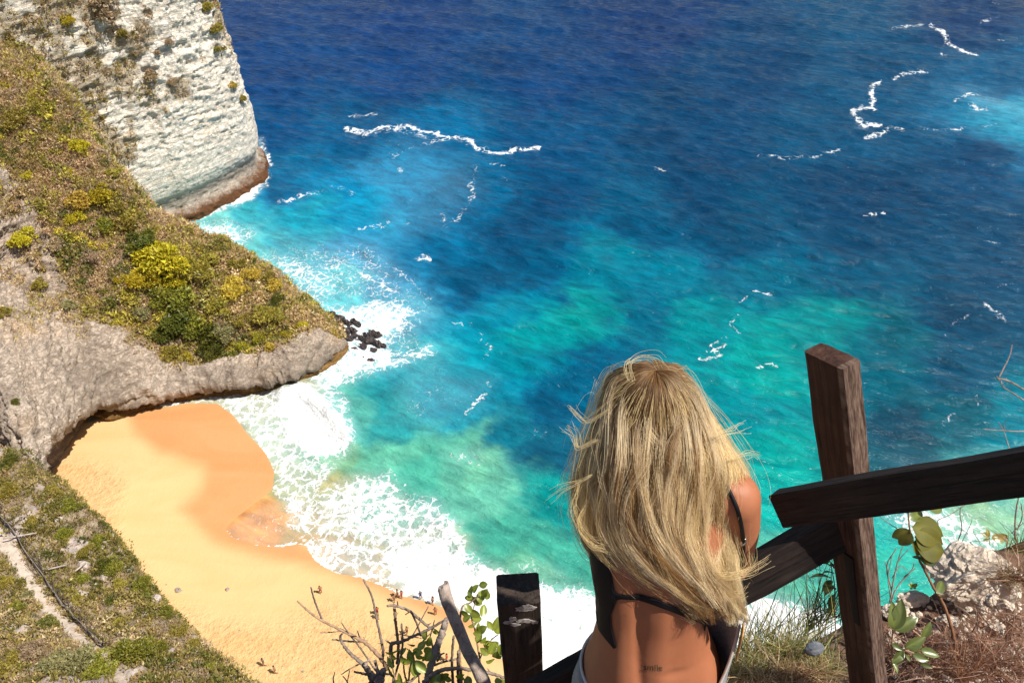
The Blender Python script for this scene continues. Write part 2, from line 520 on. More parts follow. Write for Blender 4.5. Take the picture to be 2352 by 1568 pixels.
xs = np.concatenate([[-6000, -2200, -900, -480, -330, -260, -215], np.arange(-180, -100, 1.2), np.arange(-100, 90, 0.42), np.arange(90, 190, 0.95), [200, 240, 320, 480, 900, 2200, 6000]])
ph = np.linspace(math.radians(22), math.radians(75.6), 470)
ys = CAM_H * np.tan(ph)
ys = np.concatenate([[-40, 0, 20], ys[ys > 32], [350, 380, 430, 520, 700, 1000, 1800, 4000, 9000]])
SX, SY = np.meshgrid(xs, ys)
seaC, seaF, seaM, su, sv = sea_fields(SX, SY)
seaZ, seaSD = sea_height(SX, SY, seaF, su, sv)
inzone = (SX > -185) & (SX < 195) & (SY < 345) & (SY > 30)
seaZ *= inzone
seaF *= inzone
sandy = np.clip((seaC[..., :1] - 0.8 * seaC[..., 2:]) * 4, 0, 1)
turq = sstep(0.30, 0.62, seaC[..., 1:2] / (seaC[..., 2:] + 1e-6))
albedo = np.clip(seaC * (np.concatenate([0.42 + 0 * sandy, 0.56 + 0.13 * turq, 0.45 + 0.29 * turq], -1) * (1 - sandy) + np.array([0.68, 0.64, 0.56]) * sandy), 0, 1)

m = NT("sea_water")
pos = m.pos()
col = m.attr("water_col").outputs["Color"]
foam = m.attr("foam").outputs["Fac"]
warp = m.noise(pos, 0.55, 3, 0.6, color=True)
wv = m.n("VectorMath", operation="MULTIPLY_ADD")
m.set(wv.inputs[0], warp)
wv.inputs[1].default_value = (2.4, 2.4, 0)
m.set(wv.inputs[2], pos)
vor = m.n("TexVoronoi", feature="DISTANCE_TO_EDGE")
m.set(vor.inputs["Vector"], wv.outputs[0])
vor.inputs["Scale"].default_value = 0.62
vor2 = m.n("TexVoronoi", feature="DISTANCE_TO_EDGE")
m.set(vor2.inputs["Vector"], wv.outputs[0])
vor2.inputs["Scale"].default_value = 1.55
l1 = m.math("SUBTRACT", 1.0, m.math("MULTIPLY", vor.outputs["Distance"], 3.2), clamp=True)
l2 = m.math("SUBTRACT", 1.0, m.math("MULTIPLY", vor2.outputs["Distance"], 3.4), clamp=True)
lace = m.math("ADD", m.math("MULTIPLY", m.math("POWER", l1, 1.6), 0.62), m.math("MULTIPLY", m.math("POWER", l2, 1.5), 0.38))
nz = m.noise(pos, 1.3, 6, 0.68)
nz2 = m.noise(pos, 0.23, 3, 0.55)
f0 = m.math("MULTIPLY_ADD", foam, 1.35, -1.36)
f1 = m.math("MULTIPLY_ADD", lace, 0.86, f0)
f2 = m.math("MULTIPLY_ADD", nz, 0.5, f1)
f3 = m.math("MULTIPLY_ADD", m.math("SUBTRACT", nz2, 0.5), 0.5, f2)
fl = m.noise(m.mapping(pos, (0.8, 1.5, 1.0), (0, 0, 0.5)), 2.6, 2, 0.5)
flp = m.noise(pos, 0.045, 3, 0.6)
glint_fleck = m.math("MULTIPLY", m.math("SUBTRACT", m.math("MULTIPLY_ADD", flp, 0.22, fl), 0.885), 14.0, clamp=True)  # scattered whitecap flecks, white colour standing in for sun sparkle
isf = m.math("MAXIMUM", m.math("MULTIPLY", f3, 2.6, clamp=True), glint_fleck)
milk = m.math("MULTIPLY", m.math("POWER", m.attr("milk").outputs["Fac"], 1.5), 0.58, clamp=True)
# wind ripples
mp = m.mapping(pos, (1.0, 0.42, 1.0), (0, 0, math.radians(29)))
mp2 = m.mapping(m.n("VectorRotate", {"Vector": pos, "Angle": math.radians(28)}, rotation_type="Z_AXIS").outputs[0], (0.5, 1.25, 1))
r1 = m.noise(mp2, 0.42, 5, 0.6, 0.25)
r2 = m.noise(mp2, 2.6, 4, 0.65, 0.2)
patch = m.noise(pos, 0.035, 4, 0.6)
dkv = m.math("MULTIPLY_ADD", r1, 1.25, 0.40)
wcol = m.mix(1.0, col, m.ramp(m.math("MULTIPLY_ADD", patch, 0.42, m.math("MULTIPLY", r1, 0.58)), [(0.36, (0.55, 0.60, 0.66)), (0.5, (0.95, 0.96, 0.97)), (0.64, (1.5, 1.42, 1.34))]), "MULTIPLY")  # light and dark of the ripples painted into the water colour, with tint patches
wcol = m.mix(milk, wcol, (0.50, 0.76, 0.78))
base = m.mix(isf, wcol, (0.82, 0.83, 0.82))
hgt = m.math("MULTIPLY_ADD", r2, 0.13, r1)
hgt = m.math("MULTIPLY", hgt, m.math("SUBTRACT", 1.0, m.math("MULTIPLY", m.attr("calm").outputs["Fac"], 0.85)))
bmp = m.bump(hgt, 1.0, 1.0)
bmp2 = m.bump(m.math("MULTIPLY_ADD", isf, 0.5, m.math("MULTIPLY", nz, 0.6)), 0.5, 0.25, bmp)
m.out(Base_Color=base, Roughness=m.math("MULTIPLY_ADD", isf, 0.6, 0.13), Normal=bmp2)
m.b.inputs["IOR"].default_value = 1.33
m.b.inputs["Specular IOR Level"].default_value = 0.36
M_SEA = m.mat
sea = mobj("sea", np.stack([SX, SY, seaZ], -1).reshape(-1, 3), grid_faces(*SX.shape), M_SEA,
           attrs={"foam": seaF.ravel(), "milk": (seaM * inzone).ravel(), "calm": sstep(7.0, 0.5, seaSD).ravel()}, cols={"water_col": albedo.reshape(-1, 3)})
tag(sea, "deep blue sea turning turquoise with white surf in the cove", kind="structure")

# ------------------------------------------------------------------ beach
bx = np.arange(-96, 26, 0.45)
by = np.arange(14, 100, 0.45)
BX, BY = np.meshgrid(bx, by)
bsd = poly_sd(BX, BY, LAND)
BZ = np.where(bsd > 0, 0.02 + 0.06 * bsd + 0.04 * np.maximum(bsd - 22, 0), 0.02 + 0.18 * bsd)
BZ = np.clip(BZ, -5, 5.0)
BZ += 0.03 * fbm(BX * 0.3, BY * 0.3, 0, 3, 31) * sstep(0, 8, bsd)
bu, bv = to_uv(BX, BY, np.zeros_like(BX))
wn_ = fbm(BX * 0.06, BY * 0.06, 0, 4, 33)
wet = sstep(-26, 22, poly_sd(bu + wn_ * 40, bv + wn_ * 25, [(300, 955), (540, 925), (640, 1060), (640, 1130), (700, 1250), (860, 1320), (1100, 1420), (1140, 1500), (1060, 1440), (900, 1370), (760, 1310), (600, 1280), (500, 1250), (430, 1180), (470, 1130), (480, 1080), (380, 1050), (320, 1000)]))
tread = sstep(-40, 40, poly_sd(bu + wn_ * 60, bv - wn_ * 50, [(100, 1060), (200, 1080), (290, 1130), (300, 1230), (430, 1360), (520, 1410), (650, 1420), (760, 1380), (860, 1440), (1000, 1500), (1100, 1600), (400, 1700), (0, 1300)]))
m = NT("beach_sand")
pos = m.pos()
wetn = m.attr("wet").outputs["Fac"]
trd = m.attr("tread").outputs["Fac"]
swirl = m.noise(m.mapping(pos, (0.35, 1, 1), (0, 0, 0.6)), 0.11, 5, 0.6, 1.6)
dents = m.noise(pos, 1.15, 4, 0.6)
dents2 = m.noise(pos, 3.2, 2, 0.5)
dry = m.ramp(swirl, [(0.3, (0.64, 0.405, 0.175)), (0.6, (0.68, 0.455, 0.215)), (0.75, (0.65, 0.42, 0.185))])
wetc = m.ramp(swirl, [(0.3, (0.56, 0.265, 0.10)), (0.7, (0.60, 0.315, 0.135))])
sb = m.mix(wetn, dry, wetc)
foot = m.math("MULTIPLY", trd, m.math("LESS_THAN", m.math("MULTIPLY_ADD", dents2, 0.35, dents), 0.60))
sb = m.mix(m.math("MULTIPLY", m.math("MULTIPLY", trd, m.math("SUBTRACT", 0.72, m.math("MULTIPLY_ADD", dents2, 0.3, dents), clamp=True)), 2.4, clamp=True), sb, (0.58, 0.31, 0.13))
m.out(Base_Color=sb, Roughness=m.math("MULTIPLY_ADD", wetn, -0.45, 0.9), Normal=m.bump(m.math("MULTIPLY", m.math("ADD", dents, m.math("MULTIPLY", dents2, 0.5)), m.math("MULTIPLY_ADD", trd, 0.85, 0.15)), 0.9, 0.4))
m.b.inputs["Specular IOR Level"].default_value = 0.3
sand = mobj("sand", np.stack([BX, BY, BZ], -1).reshape(-1, 3), grid_faces(*BX.shape), m.mat, attrs={"wet": wet.ravel(), "tread": tread.ravel()})
tag(sand, "golden sand of the cove, wet and orange near the surf", kind="structure")
SAND_BVH = BVHTree.FromPolygons(np.stack([BX, BY, BZ], -1).reshape(-1, 3).tolist(), grid_faces(*BX.shape).tolist())
# ------------------------------------------------------------------ cliffs
def rock_material(name, light, mid, dark, algae, alg_lo, alg_hi, soil, tilt=(0.0, 0.0), strata=1.1, vegname="veg", crackmix=0.4):
    m = NT(name)
    pos = m.pos()
    big = m.noise(pos, 0.09, 5, 0.6)
    fine = m.noise(pos, 1.4, 6, 0.7)
    mp = m.mapping(pos, (0.10, 0.10, strata), (tilt[0], tilt[1], 0))
    st = m.noise(mp, 1.0, 6, 0.66, 0.5)
    streak = m.noise(m.mapping(pos, (0.5, 0.5, 0.07)), 1.0, 5, 0.65)
    k = m.math("MULTIPLY_ADD", st, 0.6, m.math("MULTIPLY_ADD", fine, 0.35, m.math("MULTIPLY", big, 0.25)))
    c = m.ramp(k, [(0.36, dark), (0.48, mid), (0.60, light), (0.82, tuple(np.minimum(np.array(light) * 1.12, 0.9)))])
    ochre = m.ramp(m.noise(pos, 0.16, 4, 0.6), [(0.58, (0, 0, 0)), (0.72, (1, 1, 1))])
    c = m.mix(m.math("MULTIPLY", ochre, 0.45), c, (0.62, 0.42, 0.24))
    c = m.mix(m.ramp(streak, [(0.60, (0, 0, 0)), (0.78, (0.6, 0.6, 0.6))]), c, tuple(np.array(dark) * 1.15))
    crk = m.noise(m.mapping(pos, (0.30, 0.30, strata * 1.5), (tilt[0], tilt[1], 0)), 1.6, 5, 0.62, 0.8)
    crv = m.math("ABSOLUTE", m.math("SUBTRACT", crk, 0.5))
    crk2 = m.noise(m.mapping(pos, (1.2, 1.2, 0.35)), 1.3, 5, 0.65, 0.6)
    crv2 = m.math("ABSOLUTE", m.math("SUBTRACT", crk2, 0.5))
    cr = m.math("MINIMUM", m.ramp(crv, [(0.0, (0, 0, 0)), (0.035, (1, 1, 1))]), m.ramp(crv2, [(0.0, (0.25, 0.25, 0.25)), (0.022, (1, 1, 1))]))
    c = m.mix(crackmix, c, m.mix(cr, (0.38, 0.33, 0.28), (1.10, 1.08, 1.05)), "MULTIPLY")  # shade of cracks and strata lines darkened into the rock colour
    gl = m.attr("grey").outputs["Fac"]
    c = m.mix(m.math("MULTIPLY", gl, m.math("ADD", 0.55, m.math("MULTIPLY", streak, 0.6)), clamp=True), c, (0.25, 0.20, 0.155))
    z = m.n("SeparateXYZ", {"Vector": pos}).outputs["Z"]
    zn = m.math("ADD", z, m.math("MULTIPLY", m.math("SUBTRACT", fine, 0.5), 1.6))
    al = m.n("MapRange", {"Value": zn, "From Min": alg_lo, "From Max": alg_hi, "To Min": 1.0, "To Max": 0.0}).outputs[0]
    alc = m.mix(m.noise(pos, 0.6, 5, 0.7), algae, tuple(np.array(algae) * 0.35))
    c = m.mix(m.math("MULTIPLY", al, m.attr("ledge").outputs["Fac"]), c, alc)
    vg = m.attr(vegname).outputs["Fac"]
    sc = m.ramp(m.noise(pos, 0.8, 6, 0.75), [(0.3, tuple(np.array(soil) * 0.55)), (0.5, soil), (0.7, tuple(np.minimum(np.array(soil) * 1.6, 0.9)))])
    c = m.mix(m.math("MULTIPLY", vg, 0.92), c, sc)
    h = m.math("MULTIPLY_ADD", cr, 0.18, m.math("MULTIPLY_ADD", st, 1.3, m.math("MULTIPLY", fine, 0.42)))
    m.out(Base_Color=c, Roughness=0.92, Normal=m.bump(h, 0.9, 0.45))
    m.b.inputs["Specular IOR Level"].default_value = 0.15
    return m.mat


def interp_profile(stations, ncol, nrow):
    """stations: list of profiles (k,3) of equal k -> dense grid (nrow, ncol, 3)"""
    S = catmull(np.asarray(stations, float), ncol)        # (ncol,k,3)
    G = np.zeros((nrow, ncol, 3))
    for j in range(ncol):
        Q = resample_lin(S[j], nrow)
        G[:, j] = Q
    return G


def resample_lin(P, n, smooth=10):
    Q = catmull(P, smooth * len(P))
    L = np.concatenate([[0], np.cumsum(np.linalg.norm(np.diff(Q, axis=0), axis=1))])
    s = np.linspace(0, L[-1], n)
    return np.stack([np.interp(s, L, Q[:, k]) for k in range(3)], 1)


def bvh_of(V, F):
    return BVHTree.FromPolygons(np.asarray(V).reshape(-1, 3).tolist(), np.asarray(F).tolist())


# ---- headland with the overhanging wall of the cove
#  ridge (u,v,y)         brk (u,v,y)          lip (u,v,y)           base (u,v)
HEAD = [
    ((790, 772, 100.5), (792, 782, 100.0), (797, 790, 99.5), (800, 800)),
    ((775, 768, 101.0), (772, 792, 98.5), (770, 806, 96.8), (783, 818)),
    ((735, 725, 104.0), (725, 770, 98.5), (735, 832, 93.6), (752, 838)),
    ((690, 683, 106.0), (690, 768, 97.5), (690, 852, 90.2), (705, 862)),
    ((640, 640, 107.5), (610, 800, 95.0), (640, 868, 88.8), (652, 882)),
    ((585, 600, 109.0), (545, 818, 93.5), (585, 880, 87.6), (595, 893)),
    ((510, 572, 111.0), (470, 832, 92.0), (505, 884, 86.8), (512, 899)),
    ((455, 545, 112.0), (390, 830, 91.5), (420, 892, 86.2), (425, 910)),
    ((405, 512, 113.0), (300, 760, 94.0), (345, 908, 83.8), (338, 930)),
    ((330, 470, 114.5), (225, 715, 96.0), (275, 918, 82.0), (262, 957)),
    ((265, 398, 116.5), (140, 690, 97.0), (205, 925, 79.6), (178, 985)),
    ((200, 332, 118.5), (60, 660, 97.5), (122, 972, 69.5), (98, 1018)),
    ((165, 285, 120.5), (0, 640, 97.0), (84, 1030, 63.4), (44, 1050)),
    ((135, 212, 124.0), (-50, 650, 94.0), (74, 1078, 59.5), (20, 1085)),
    ((85, 150, 128.0), (-110, 680, 89.0), (40, 1120, 62.0), (-20, 1130)),
    ((30, 95, 132.0), (-180, 700, 84.0), (0, 1160, 58.0), (-70, 1180)),
    ((-60, 40, 137.0), (-300, 740, 78.0), (-90, 1220, 53.0), (-180, 1250)),
    ((-260, -20, 142.0), (-520, 760, 70.0), (-320, 1260, 47.0), (-420, 1300)),
]
prof = []
for k, (R, K, L, B) in enumerate(HEAD):
    r_, k_, l_ = on_y(*R), on_y(*K), on_y(*L)
    b_ = on_z(*B, 0.3)
    beach = sstep(8, 11, k)                     # rock ledge towards the tip, sand further left
    inw = (r_ - b_)[:2]
    inw /= np.linalg.norm(inw)
    side = np.array([inw[0], inw[1], 0])
    notch = (l_ * 0.5 + b_ * 0.5) + side * (2.7 if k > 0 else 0.2)
    notch[2] = max(0.9, l_[2] * 0.45)
    if beach > 0.5:
        deep = 2.0 + 5.0 * sstep(8.5, 11, k)
        wdir = sstep(8.0, 11.0, k)
        sd2 = side * (1 - wdir) + np.array([-0.93, 0.36, 0]) * wdir
        sd2 /= np.linalg.norm(sd2)
        b_ = l_ + sd2 * deep * 0.92
        b_[2] = 0.3
        notch = l_ + sd2 * deep
        notch[2] = max(l_[2] * 0.5, 1.2)
    back = r_ + side * (5 + 0.25 * r_[2])
    back[2] = -2
    back2 = r_ * 0.6 + back * 0.4
    back2[2] = r_[2] * 0.72
    m1 = r_ * 0.66 + k_ * 0.34
    m2 = r_ * 0.33 + k_ * 0.67
    bulge = 0.06 * np.linalg.norm(r_ - k_)
    m1[2] += bulge
    m2[2] += bulge
    c1 = k_ * 0.55 + l_ * 0.45
    c1[2] += 0.4
    led = b_.copy()
    led[2] = 0.55
    under = b_ - side * 1.2
    under[2] = -2.5
    prof.append([back, back2, r_, m1, m2, k_, c1, l_, notch, led, under])
NC, NR = 520, 380
HG = interp_profile(prof, NC, NR)
# profile parameter: which control interval does a row lie in
HS = np.zeros((NR, NC))
Sc = catmull(np.asarray(prof, float), NC)
for j in range(NC):
    Q = catmull(Sc[j], 110)
    Lq = np.concatenate([[0], np.cumsum(np.linalg.norm(np.diff(Q, axis=0), axis=1))])
    tq = np.linspace(0, 10, 110)
    HS[:, j] = np.interp(np.linspace(0, Lq[-1], NR), Lq, tq)
hn = normals_of(HG)
if hn[NR // 2, NC // 2, 0] < 0:
    hn = -hn
X, Y, Z = HG[..., 0], HG[..., 1], HG[..., 2]
colpos = np.linspace(0, len(HEAD) - 1, NC)[None, :] * np.ones((NR, 1))
rockn = fbm(X * 0.13, Y * 0.13, Z * 0.13, 5, 41, 0.6) * 1.7
edge = 5.0 + rockn * 1.1 - 0.9 * sstep(9, 12, colpos) - 0.55 * (1 - sstep(0.8, 2.6, colpos))
vegm = 1 - sstep(edge - 0.55, edge + 0.55, HS)
vegm *= sstep(0.9, 1.6, HS) * 0.6 + 0.4
# pale rocky ribs that run down through the scrub
rib = fbm(X * 0.22 + Z * 0.1, Y * 0.05, Z * 0.04, 3, 47)
vegm = np.clip(vegm - 0.9 * sstep(0.12, 0.4, rib) * sstep(3.2, 4.7, HS) * sstep(8, 10, colpos) - 0.5 * sstep(0.3, 0.5, rib) * sstep(2.2, 3.5, HS), 0, 1)
rock = 1 - vegm
str_ = fbm(X * 0.05, Y * 0.05, (Z + 0.10 * X - 0.05 * Y + 0.8 * fbm(X * 0.1, Y * 0.1, Z * 0.1, 3, 52)) * 0.95, 5, 43, 0.62, True)
rug = fbm(X * 0.35, Y * 0.35, Z * 0.5, 5, 45, 0.55, True)
amp = np.minimum(1.0, 0.25 + colpos / 4.0) * sstep(0.2, 1.5, HS) * (1 - 0.7 * sstep(8.6, 9.6, HS))
flute = fbm(X * 0.7 + 0.3 * Z, Y * 0.7 + 0.2 * Z, Z * 0.18, 4, 50, 0.6, True)
disp = amp * (rock * (1.2 * str_ + 1.0 * rug + 0.38 * flute + 0.30 * fbm(X * 1.4, Y * 1.4, Z * 1.8, 3, 48)) + vegm * (1.25 * fbm(X * 0.16, Y * 0.16, Z * 0.16, 4, 46) + 0.55 * fbm(X * 0.45, Y * 0.45, Z * 0.45, 4, 49)))
disp += 0.22 * sstep(8.5, 9.2, HS) * fbm(X * 0.9, Y * 0.9, Z * 0.9, 4, 51, 0.6)
HG = HG + hn * disp[..., None]
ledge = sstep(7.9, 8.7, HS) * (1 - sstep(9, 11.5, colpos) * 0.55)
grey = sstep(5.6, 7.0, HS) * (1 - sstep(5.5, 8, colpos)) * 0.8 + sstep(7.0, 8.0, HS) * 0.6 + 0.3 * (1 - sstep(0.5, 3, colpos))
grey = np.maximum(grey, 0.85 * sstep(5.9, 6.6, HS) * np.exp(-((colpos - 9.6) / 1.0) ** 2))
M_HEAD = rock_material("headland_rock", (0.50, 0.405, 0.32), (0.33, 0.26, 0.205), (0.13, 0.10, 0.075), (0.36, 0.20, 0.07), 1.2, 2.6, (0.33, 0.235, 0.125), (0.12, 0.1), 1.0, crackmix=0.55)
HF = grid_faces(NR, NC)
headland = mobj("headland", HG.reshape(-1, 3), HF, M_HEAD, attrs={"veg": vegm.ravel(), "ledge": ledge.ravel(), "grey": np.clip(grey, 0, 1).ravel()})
tag(headland, "rocky headland with dry scrub and an overhanging limestone wall", kind="structure")
HEAD_BVH = bvh_of(HG, HF)

# ---- far white cliff
FARB = [(250, 545), (330, 520), (372, 518), (410, 511), (445, 498), (480, 482), (515, 464), (550, 444), (578, 428), (600, 412)]
base = [on_z(u, v, 0.3)[:2] for u, v in FARB]
base = [np.array([-103.0, 97.5]), np.array([-95.5, 109.0]), np.array([-88.0, 120.5]), np.array([-80.6, 132.0])] + base[3:]
base += [np.array([-60.6, 166.0]), np.array([-64, 175.0]), np.array([-76, 190.0]), np.array([-100, 205.0]), np.array([-140, 220.0])]
base = np.array(base)
tang = np.gradient(base, axis=0)
nrm = np.stack([tang[:, 1], -tang[:, 0]], 1)
nrm /= np.linalg.norm(nrm, axis=1, keepdims=True)
prof = []
zs_ = [(-2.5, 0.9), (0.5, 0.6), (1.5, 0.15), (2.4, -1.5), (4.6, -1.7), (7.5, -0.35), (11, 0.0), (18, -0.5), (28, -1.6), (40, -3.0), (54, -5.0), (66, -8.0), (72, -14.0), (75, -40.0)]
for b, nn in zip(base, nrm):
    prof.append([[b[0] + nn[0] * o, b[1] + nn[1] * o, z] for z, o in zs_])
NCF, NRF = 460, 420
FG = interp_profile(prof, NCF, NRF)
fn = normals_of(FG)
if fn[NRF // 2, NCF // 2, 0] < 0:
    fn = -fn
X, Y, Z = FG[..., 0], FG[..., 1], FG[..., 2]
al = X * 0.5 + Y * 0.8
wz = Z + 0.10 * al + 1.6 * fbm(al * 0.07, Z * 0.07, 3, 4, 68)
st1 = fbm(al * 0.05, 0, wz * 0.62, 5, 61, 0.62)
st2 = fbm(al * 0.22, 1, wz * 1.7, 4, 62, 0.6, True) * (0.5 + fbm(al * 0.1, Z * 0.1, 9, 3, 69))
rug = fbm(X * 0.3, Y * 0.3, Z * 0.35, 5, 63, 0.55, True)
up = sstep(6, 16, Z)
cav = -1.1 * np.exp(-(((al - (-85.5 * 0.5 + 132 * 0.8)) / 4.5) ** 2 + ((Z - 24) / 4.0) ** 2))
disp = (0.2 + 0.8 * up) * (0.55 * st1 + 0.34 * st2 + 1.0 * rug * (0.45 + 0.75 * sstep(14, 28, Z)) + 0.35 * fbm(X * 0.8, Y * 0.8, Z * 1.0, 4, 60, 0.6, True)) + 0.9 * fbm(al * 0.05, Z * 0.03, 0, 3, 64) * up + cav
disp += 0.22 * fbm(X * 1.2, Y * 1.2, Z * 1.6, 3, 66)
disp += 0.85 * fbm(X * 0.45, Y * 0.45, Z * 0.9, 4, 70, 0.6) * sstep(5.0, 2.5, Z)
FG = FG + fn * disp[..., None]
vegn = fbm(X * 0.09, Y * 0.09, Z * 0.07, 4, 65) + 0.35 * fbm(X * 0.5, Y * 0.5, Z * 0.5, 2, 67)
cornr = np.exp(-((np.linspace(0, 1, NCF)[None, :] - 0.735) / 0.035) ** 2) * sstep(20, 36, Z)
fveg = np.clip(sstep(0.22, 0.42, vegn + 0.30 * sstep(20, 40, Z) - 0.12 - 0.35 * (1 - sstep(8, 22, Z))) + 0.9 * cornr + sstep(68, 74, Z), 0, 1)
fveg = np.maximum(fveg, sstep(0.0, 0.3, vegn + 0.15) * (1 - sstep(-88, -83.5, X)) * sstep(33, 39, Z))
fgrey = np.exp(-((Z - 4.2) / 2.2) ** 2) * 0.95
M_FAR = rock_material("white_limestone", (0.90, 0.82, 0.70), (0.80, 0.71, 0.59), (0.44, 0.38, 0.31), (0.22, 0.10, 0.045), 1.4, 3.2, (0.36, 0.28, 0.17), (0.03, 0.0), 1.9, crackmix=0.62)
FF = grid_faces(NRF, NCF)
farcliff = mobj("cliff", FG.reshape(-1, 3), FF, M_FAR, attrs={"veg": fveg.ravel() * 0.8, "ledge": np.ones(FG.shape[:2]).ravel(), "grey": fgrey.ravel()})
tag(farcliff, "tall white limestone cliff rising from the sea behind the headland", kind="structure")
FAR_BVH = bvh_of(FG, FF)

# ---- near hillside with the footpath
HILL = [
    [(-700, 1010, 60, 0), (-300, 1020, 57, 0), (0, 1040, 52, 0), (90, 1090, 48.5, 0), (200, 1180, 44, 0), (300, 1310, 38.5, 0), (400, 1430, 33, 0), (545, 1568, 25.5, 0), (640, 1660, 20, 0), (760, 1800, 14, 0)],
    [(-700, 1090, 54, 0), (-300, 1100, 51, 0), (-60, 1130, 46.5, 0), (40, 1180, 43.0, 0), (130, 1260, 39.5, 0), (220, 1380, 34.5, 0), (310, 1480, 29.5, 0), (420, 1600, 23.0, 0), (520, 1700, 17, 0), (640, 1850, 11, 0)],
    [(-700, 1200, 48, 0), (-400, 1220, 43.5, 0), (-120, 1250, 39.8, 0), (-20, 1290, 37.2, 0), (60, 1360, 34.0, 0), (130, 1450, 30.0, 0), (220, 1560, 25.0, 0), (320, 1680, 19.5, 0), (420, 1800, 14, 0), (520, 1950, 8.5, 0)],
    [(-700, 1360, 41, 0), (-450, 1390, 36, 0), (-200, 1420, 32.0, 0), (-110, 1450, 30.2, 0), (-40, 1500, 28, 0), (20, 1560, 25, 0), (90, 1660, 20.5, 0), (190, 1800, 15.5, 0), (300, 1950, 10.5, 0), (380, 2150, 5.5, 0)],
    [(-700, 1560, 32, 0), (-520, 1600, 28, 0), (-350, 1640, 24, 0), (-260, 1670, 22.5, 0), (-180, 1700, 21, 0), (-110, 1760, 18.5, 0), (-30, 1860, 15, 0), (60, 2000, 11, 0), (160, 2200, 7, 0), (240, 2450, 3, 0)],
]
rows = []
for k, row in enumerate(HILL):
    rows.append([on_y(u, v, y) for u, v, y, _ in row])
drop1, drop2, drop3 = [], [], []
for p in rows[0]:
    d = np.array([0.75, 0.45, 0])
    q = p + d * 0.4; q[2] -= 2.2; drop1.append(q)
    q = p + d * 1.6; q[2] = p[2] * 0.5; drop2.append(q)
    q = p + d * 2.6; q[2] = -1.0; drop3.append(q)
stack = [drop3, drop2, drop1] + rows
far_up = []
for p in rows[-1]:
    q = p + np.array([-14, -8, 0]); q[2] += 9; far_up.append(q)
stack.append(far_up)
stack = np.array(stack)                                  # (rows, cols, 3)
S2 = np.stack([catmull(stack[i], 260) for i in range(len(stack))])   # rows x 260
HLG = catmull(S2, 330)
ln = normals_of(HLG)
if ln[165, 130, 2] < 0:
    ln = -ln
X, Y, Z = HLG[..., 0], HLG[..., 1], HLG[..., 2]
rowt = np.linspace(0, len(stack) - 1, 330)[:, None] * np.ones((1, 260))
hill_rock = sstep(0.16, 0.42, fbm(X * 0.35, Y * 0.35, Z * 0.35, 4, 71))
disp = 0.30 * fbm(X * 0.3, Y * 0.3, Z * 0.3, 4, 72) + 0.16 * fbm(X * 1.5, Y * 1.5, Z * 1.5, 4, 73, 0.6, True) + 0.35 * hill_rock
PATH_UV = [(-160, 1090), (-60, 1160), (0, 1226), (46, 1296), (84, 1362), (116, 1402), (150, 1436), (188, 1468), (228, 1502), (262, 1545), (300, 1590), (350, 1640)]
pu, pv = to_uv(X, Y, Z)
pd = line_d(pu, pv, PATH_UV)
onpath = (1 - sstep(11, 20, pd)) * ((rowt > 2.5) & (rowt < 7.2))
disp *= 1 - 0.9 * onpath
HLG = HLG + ln * disp[..., None]
HLF = grid_faces(330, 260)
m = NT("hillside_soil")
pos = m.pos()
n1 = m.noise(pos, 1.1, 6, 0.7)
n2 = m.noise(pos, 0.28, 4, 0.6)
soil = m.ramp(n1, [(0.30, (0.16, 0.125, 0.08)), (0.5, (0.32, 0.25, 0.165)), (0.7, (0.47, 0.39, 0.29))])
rk = m.ramp(n1, [(0.3, (0.26, 0.21, 0.18)), (0.6, (0.55, 0.46, 0.40)), (0.8, (0.68, 0.58, 0.5))])
c = m.mix(m.attr("rock").outputs["Fac"], soil, rk)
c = m.mix(m.attr("onpath").outputs["Fac"], c, m.ramp(m.noise(pos, 2.6, 5, 0.7), [(0.3, (0.42, 0.33, 0.26)), (0.55, (0.62, 0.51, 0.41)), (0.75, (0.68, 0.58, 0.48))]))
m.out(Base_Color=c, Roughness=0.95, Normal=m.bump(n1, 0.8, 0.25))
m.b.inputs["Specular IOR Level"].default_value = 0.1
hill = mobj("hillside", HLG.reshape(-1, 3), HLF, m.mat, attrs={"rock": hill_rock.ravel(), "onpath": onpath.ravel()})
tag(hill, "steep scrubby hillside with a pale footpath above the beach", kind="structure")
HILL_BVH = bvh_of(HLG, HLF)

# ---- ground at the viewpoint and the cliff under it
gx = np.concatenate([np.arange(-14, -4, 1.0), np.arange(-4, -1.2, 0.14), np.arange(-1.2, 3.4, 0.025), np.arange(3.4, 5, 0.12), np.arange(5, 40, 2.5)])
edge_x = [-14, -4, -1.5, -0.4, 0.45, 0.8, 0.95, 1.25, 1.5, 1.8, 2.15, 3.0, 5, 40]
edge_y = [-1.0, 0.3, 0.75, 1.05, 1.16, 1.25, 1.30, 1.37, 1.46, 1.60, 1.74, 2.1, 2.3, 3.0]
ey = np.interp(gx, edge_x, edge_y) + 0.05 * fbm(gx * 3, 0, 0, 3, 81)
tt = np.concatenate([np.linspace(-1, 0.35, 26), np.linspace(0.37, 1.0, 74)])
GR = []
for t in tt:
    y = np.where(t < 0.35, -6 + (t + 1) / 1.35 * 5.6, -0.4 + (t - 0.35) / 0.65 * (ey + 0.4))
    z = 82.42 + 0 * gx
    z = z - 0.35 * sstep(0.5, -1.5, gx) - 0.10 * (gx < -1.5) * (-1.5 - gx) + 0.05 * np.maximum(gx - 1.6, 0)
    z = z + 0.06 * sstep(0.7, 1.0, t) * sstep(0.8, 1.4, gx)
    z = z + 0.10 * np.maximum(0, -(y) - 0.4) + 0.35 * np.maximum(0, -y - 1.0)
    GR.append(np.stack([gx, y, z], 1))
top = np.array(GR)
skirt = []
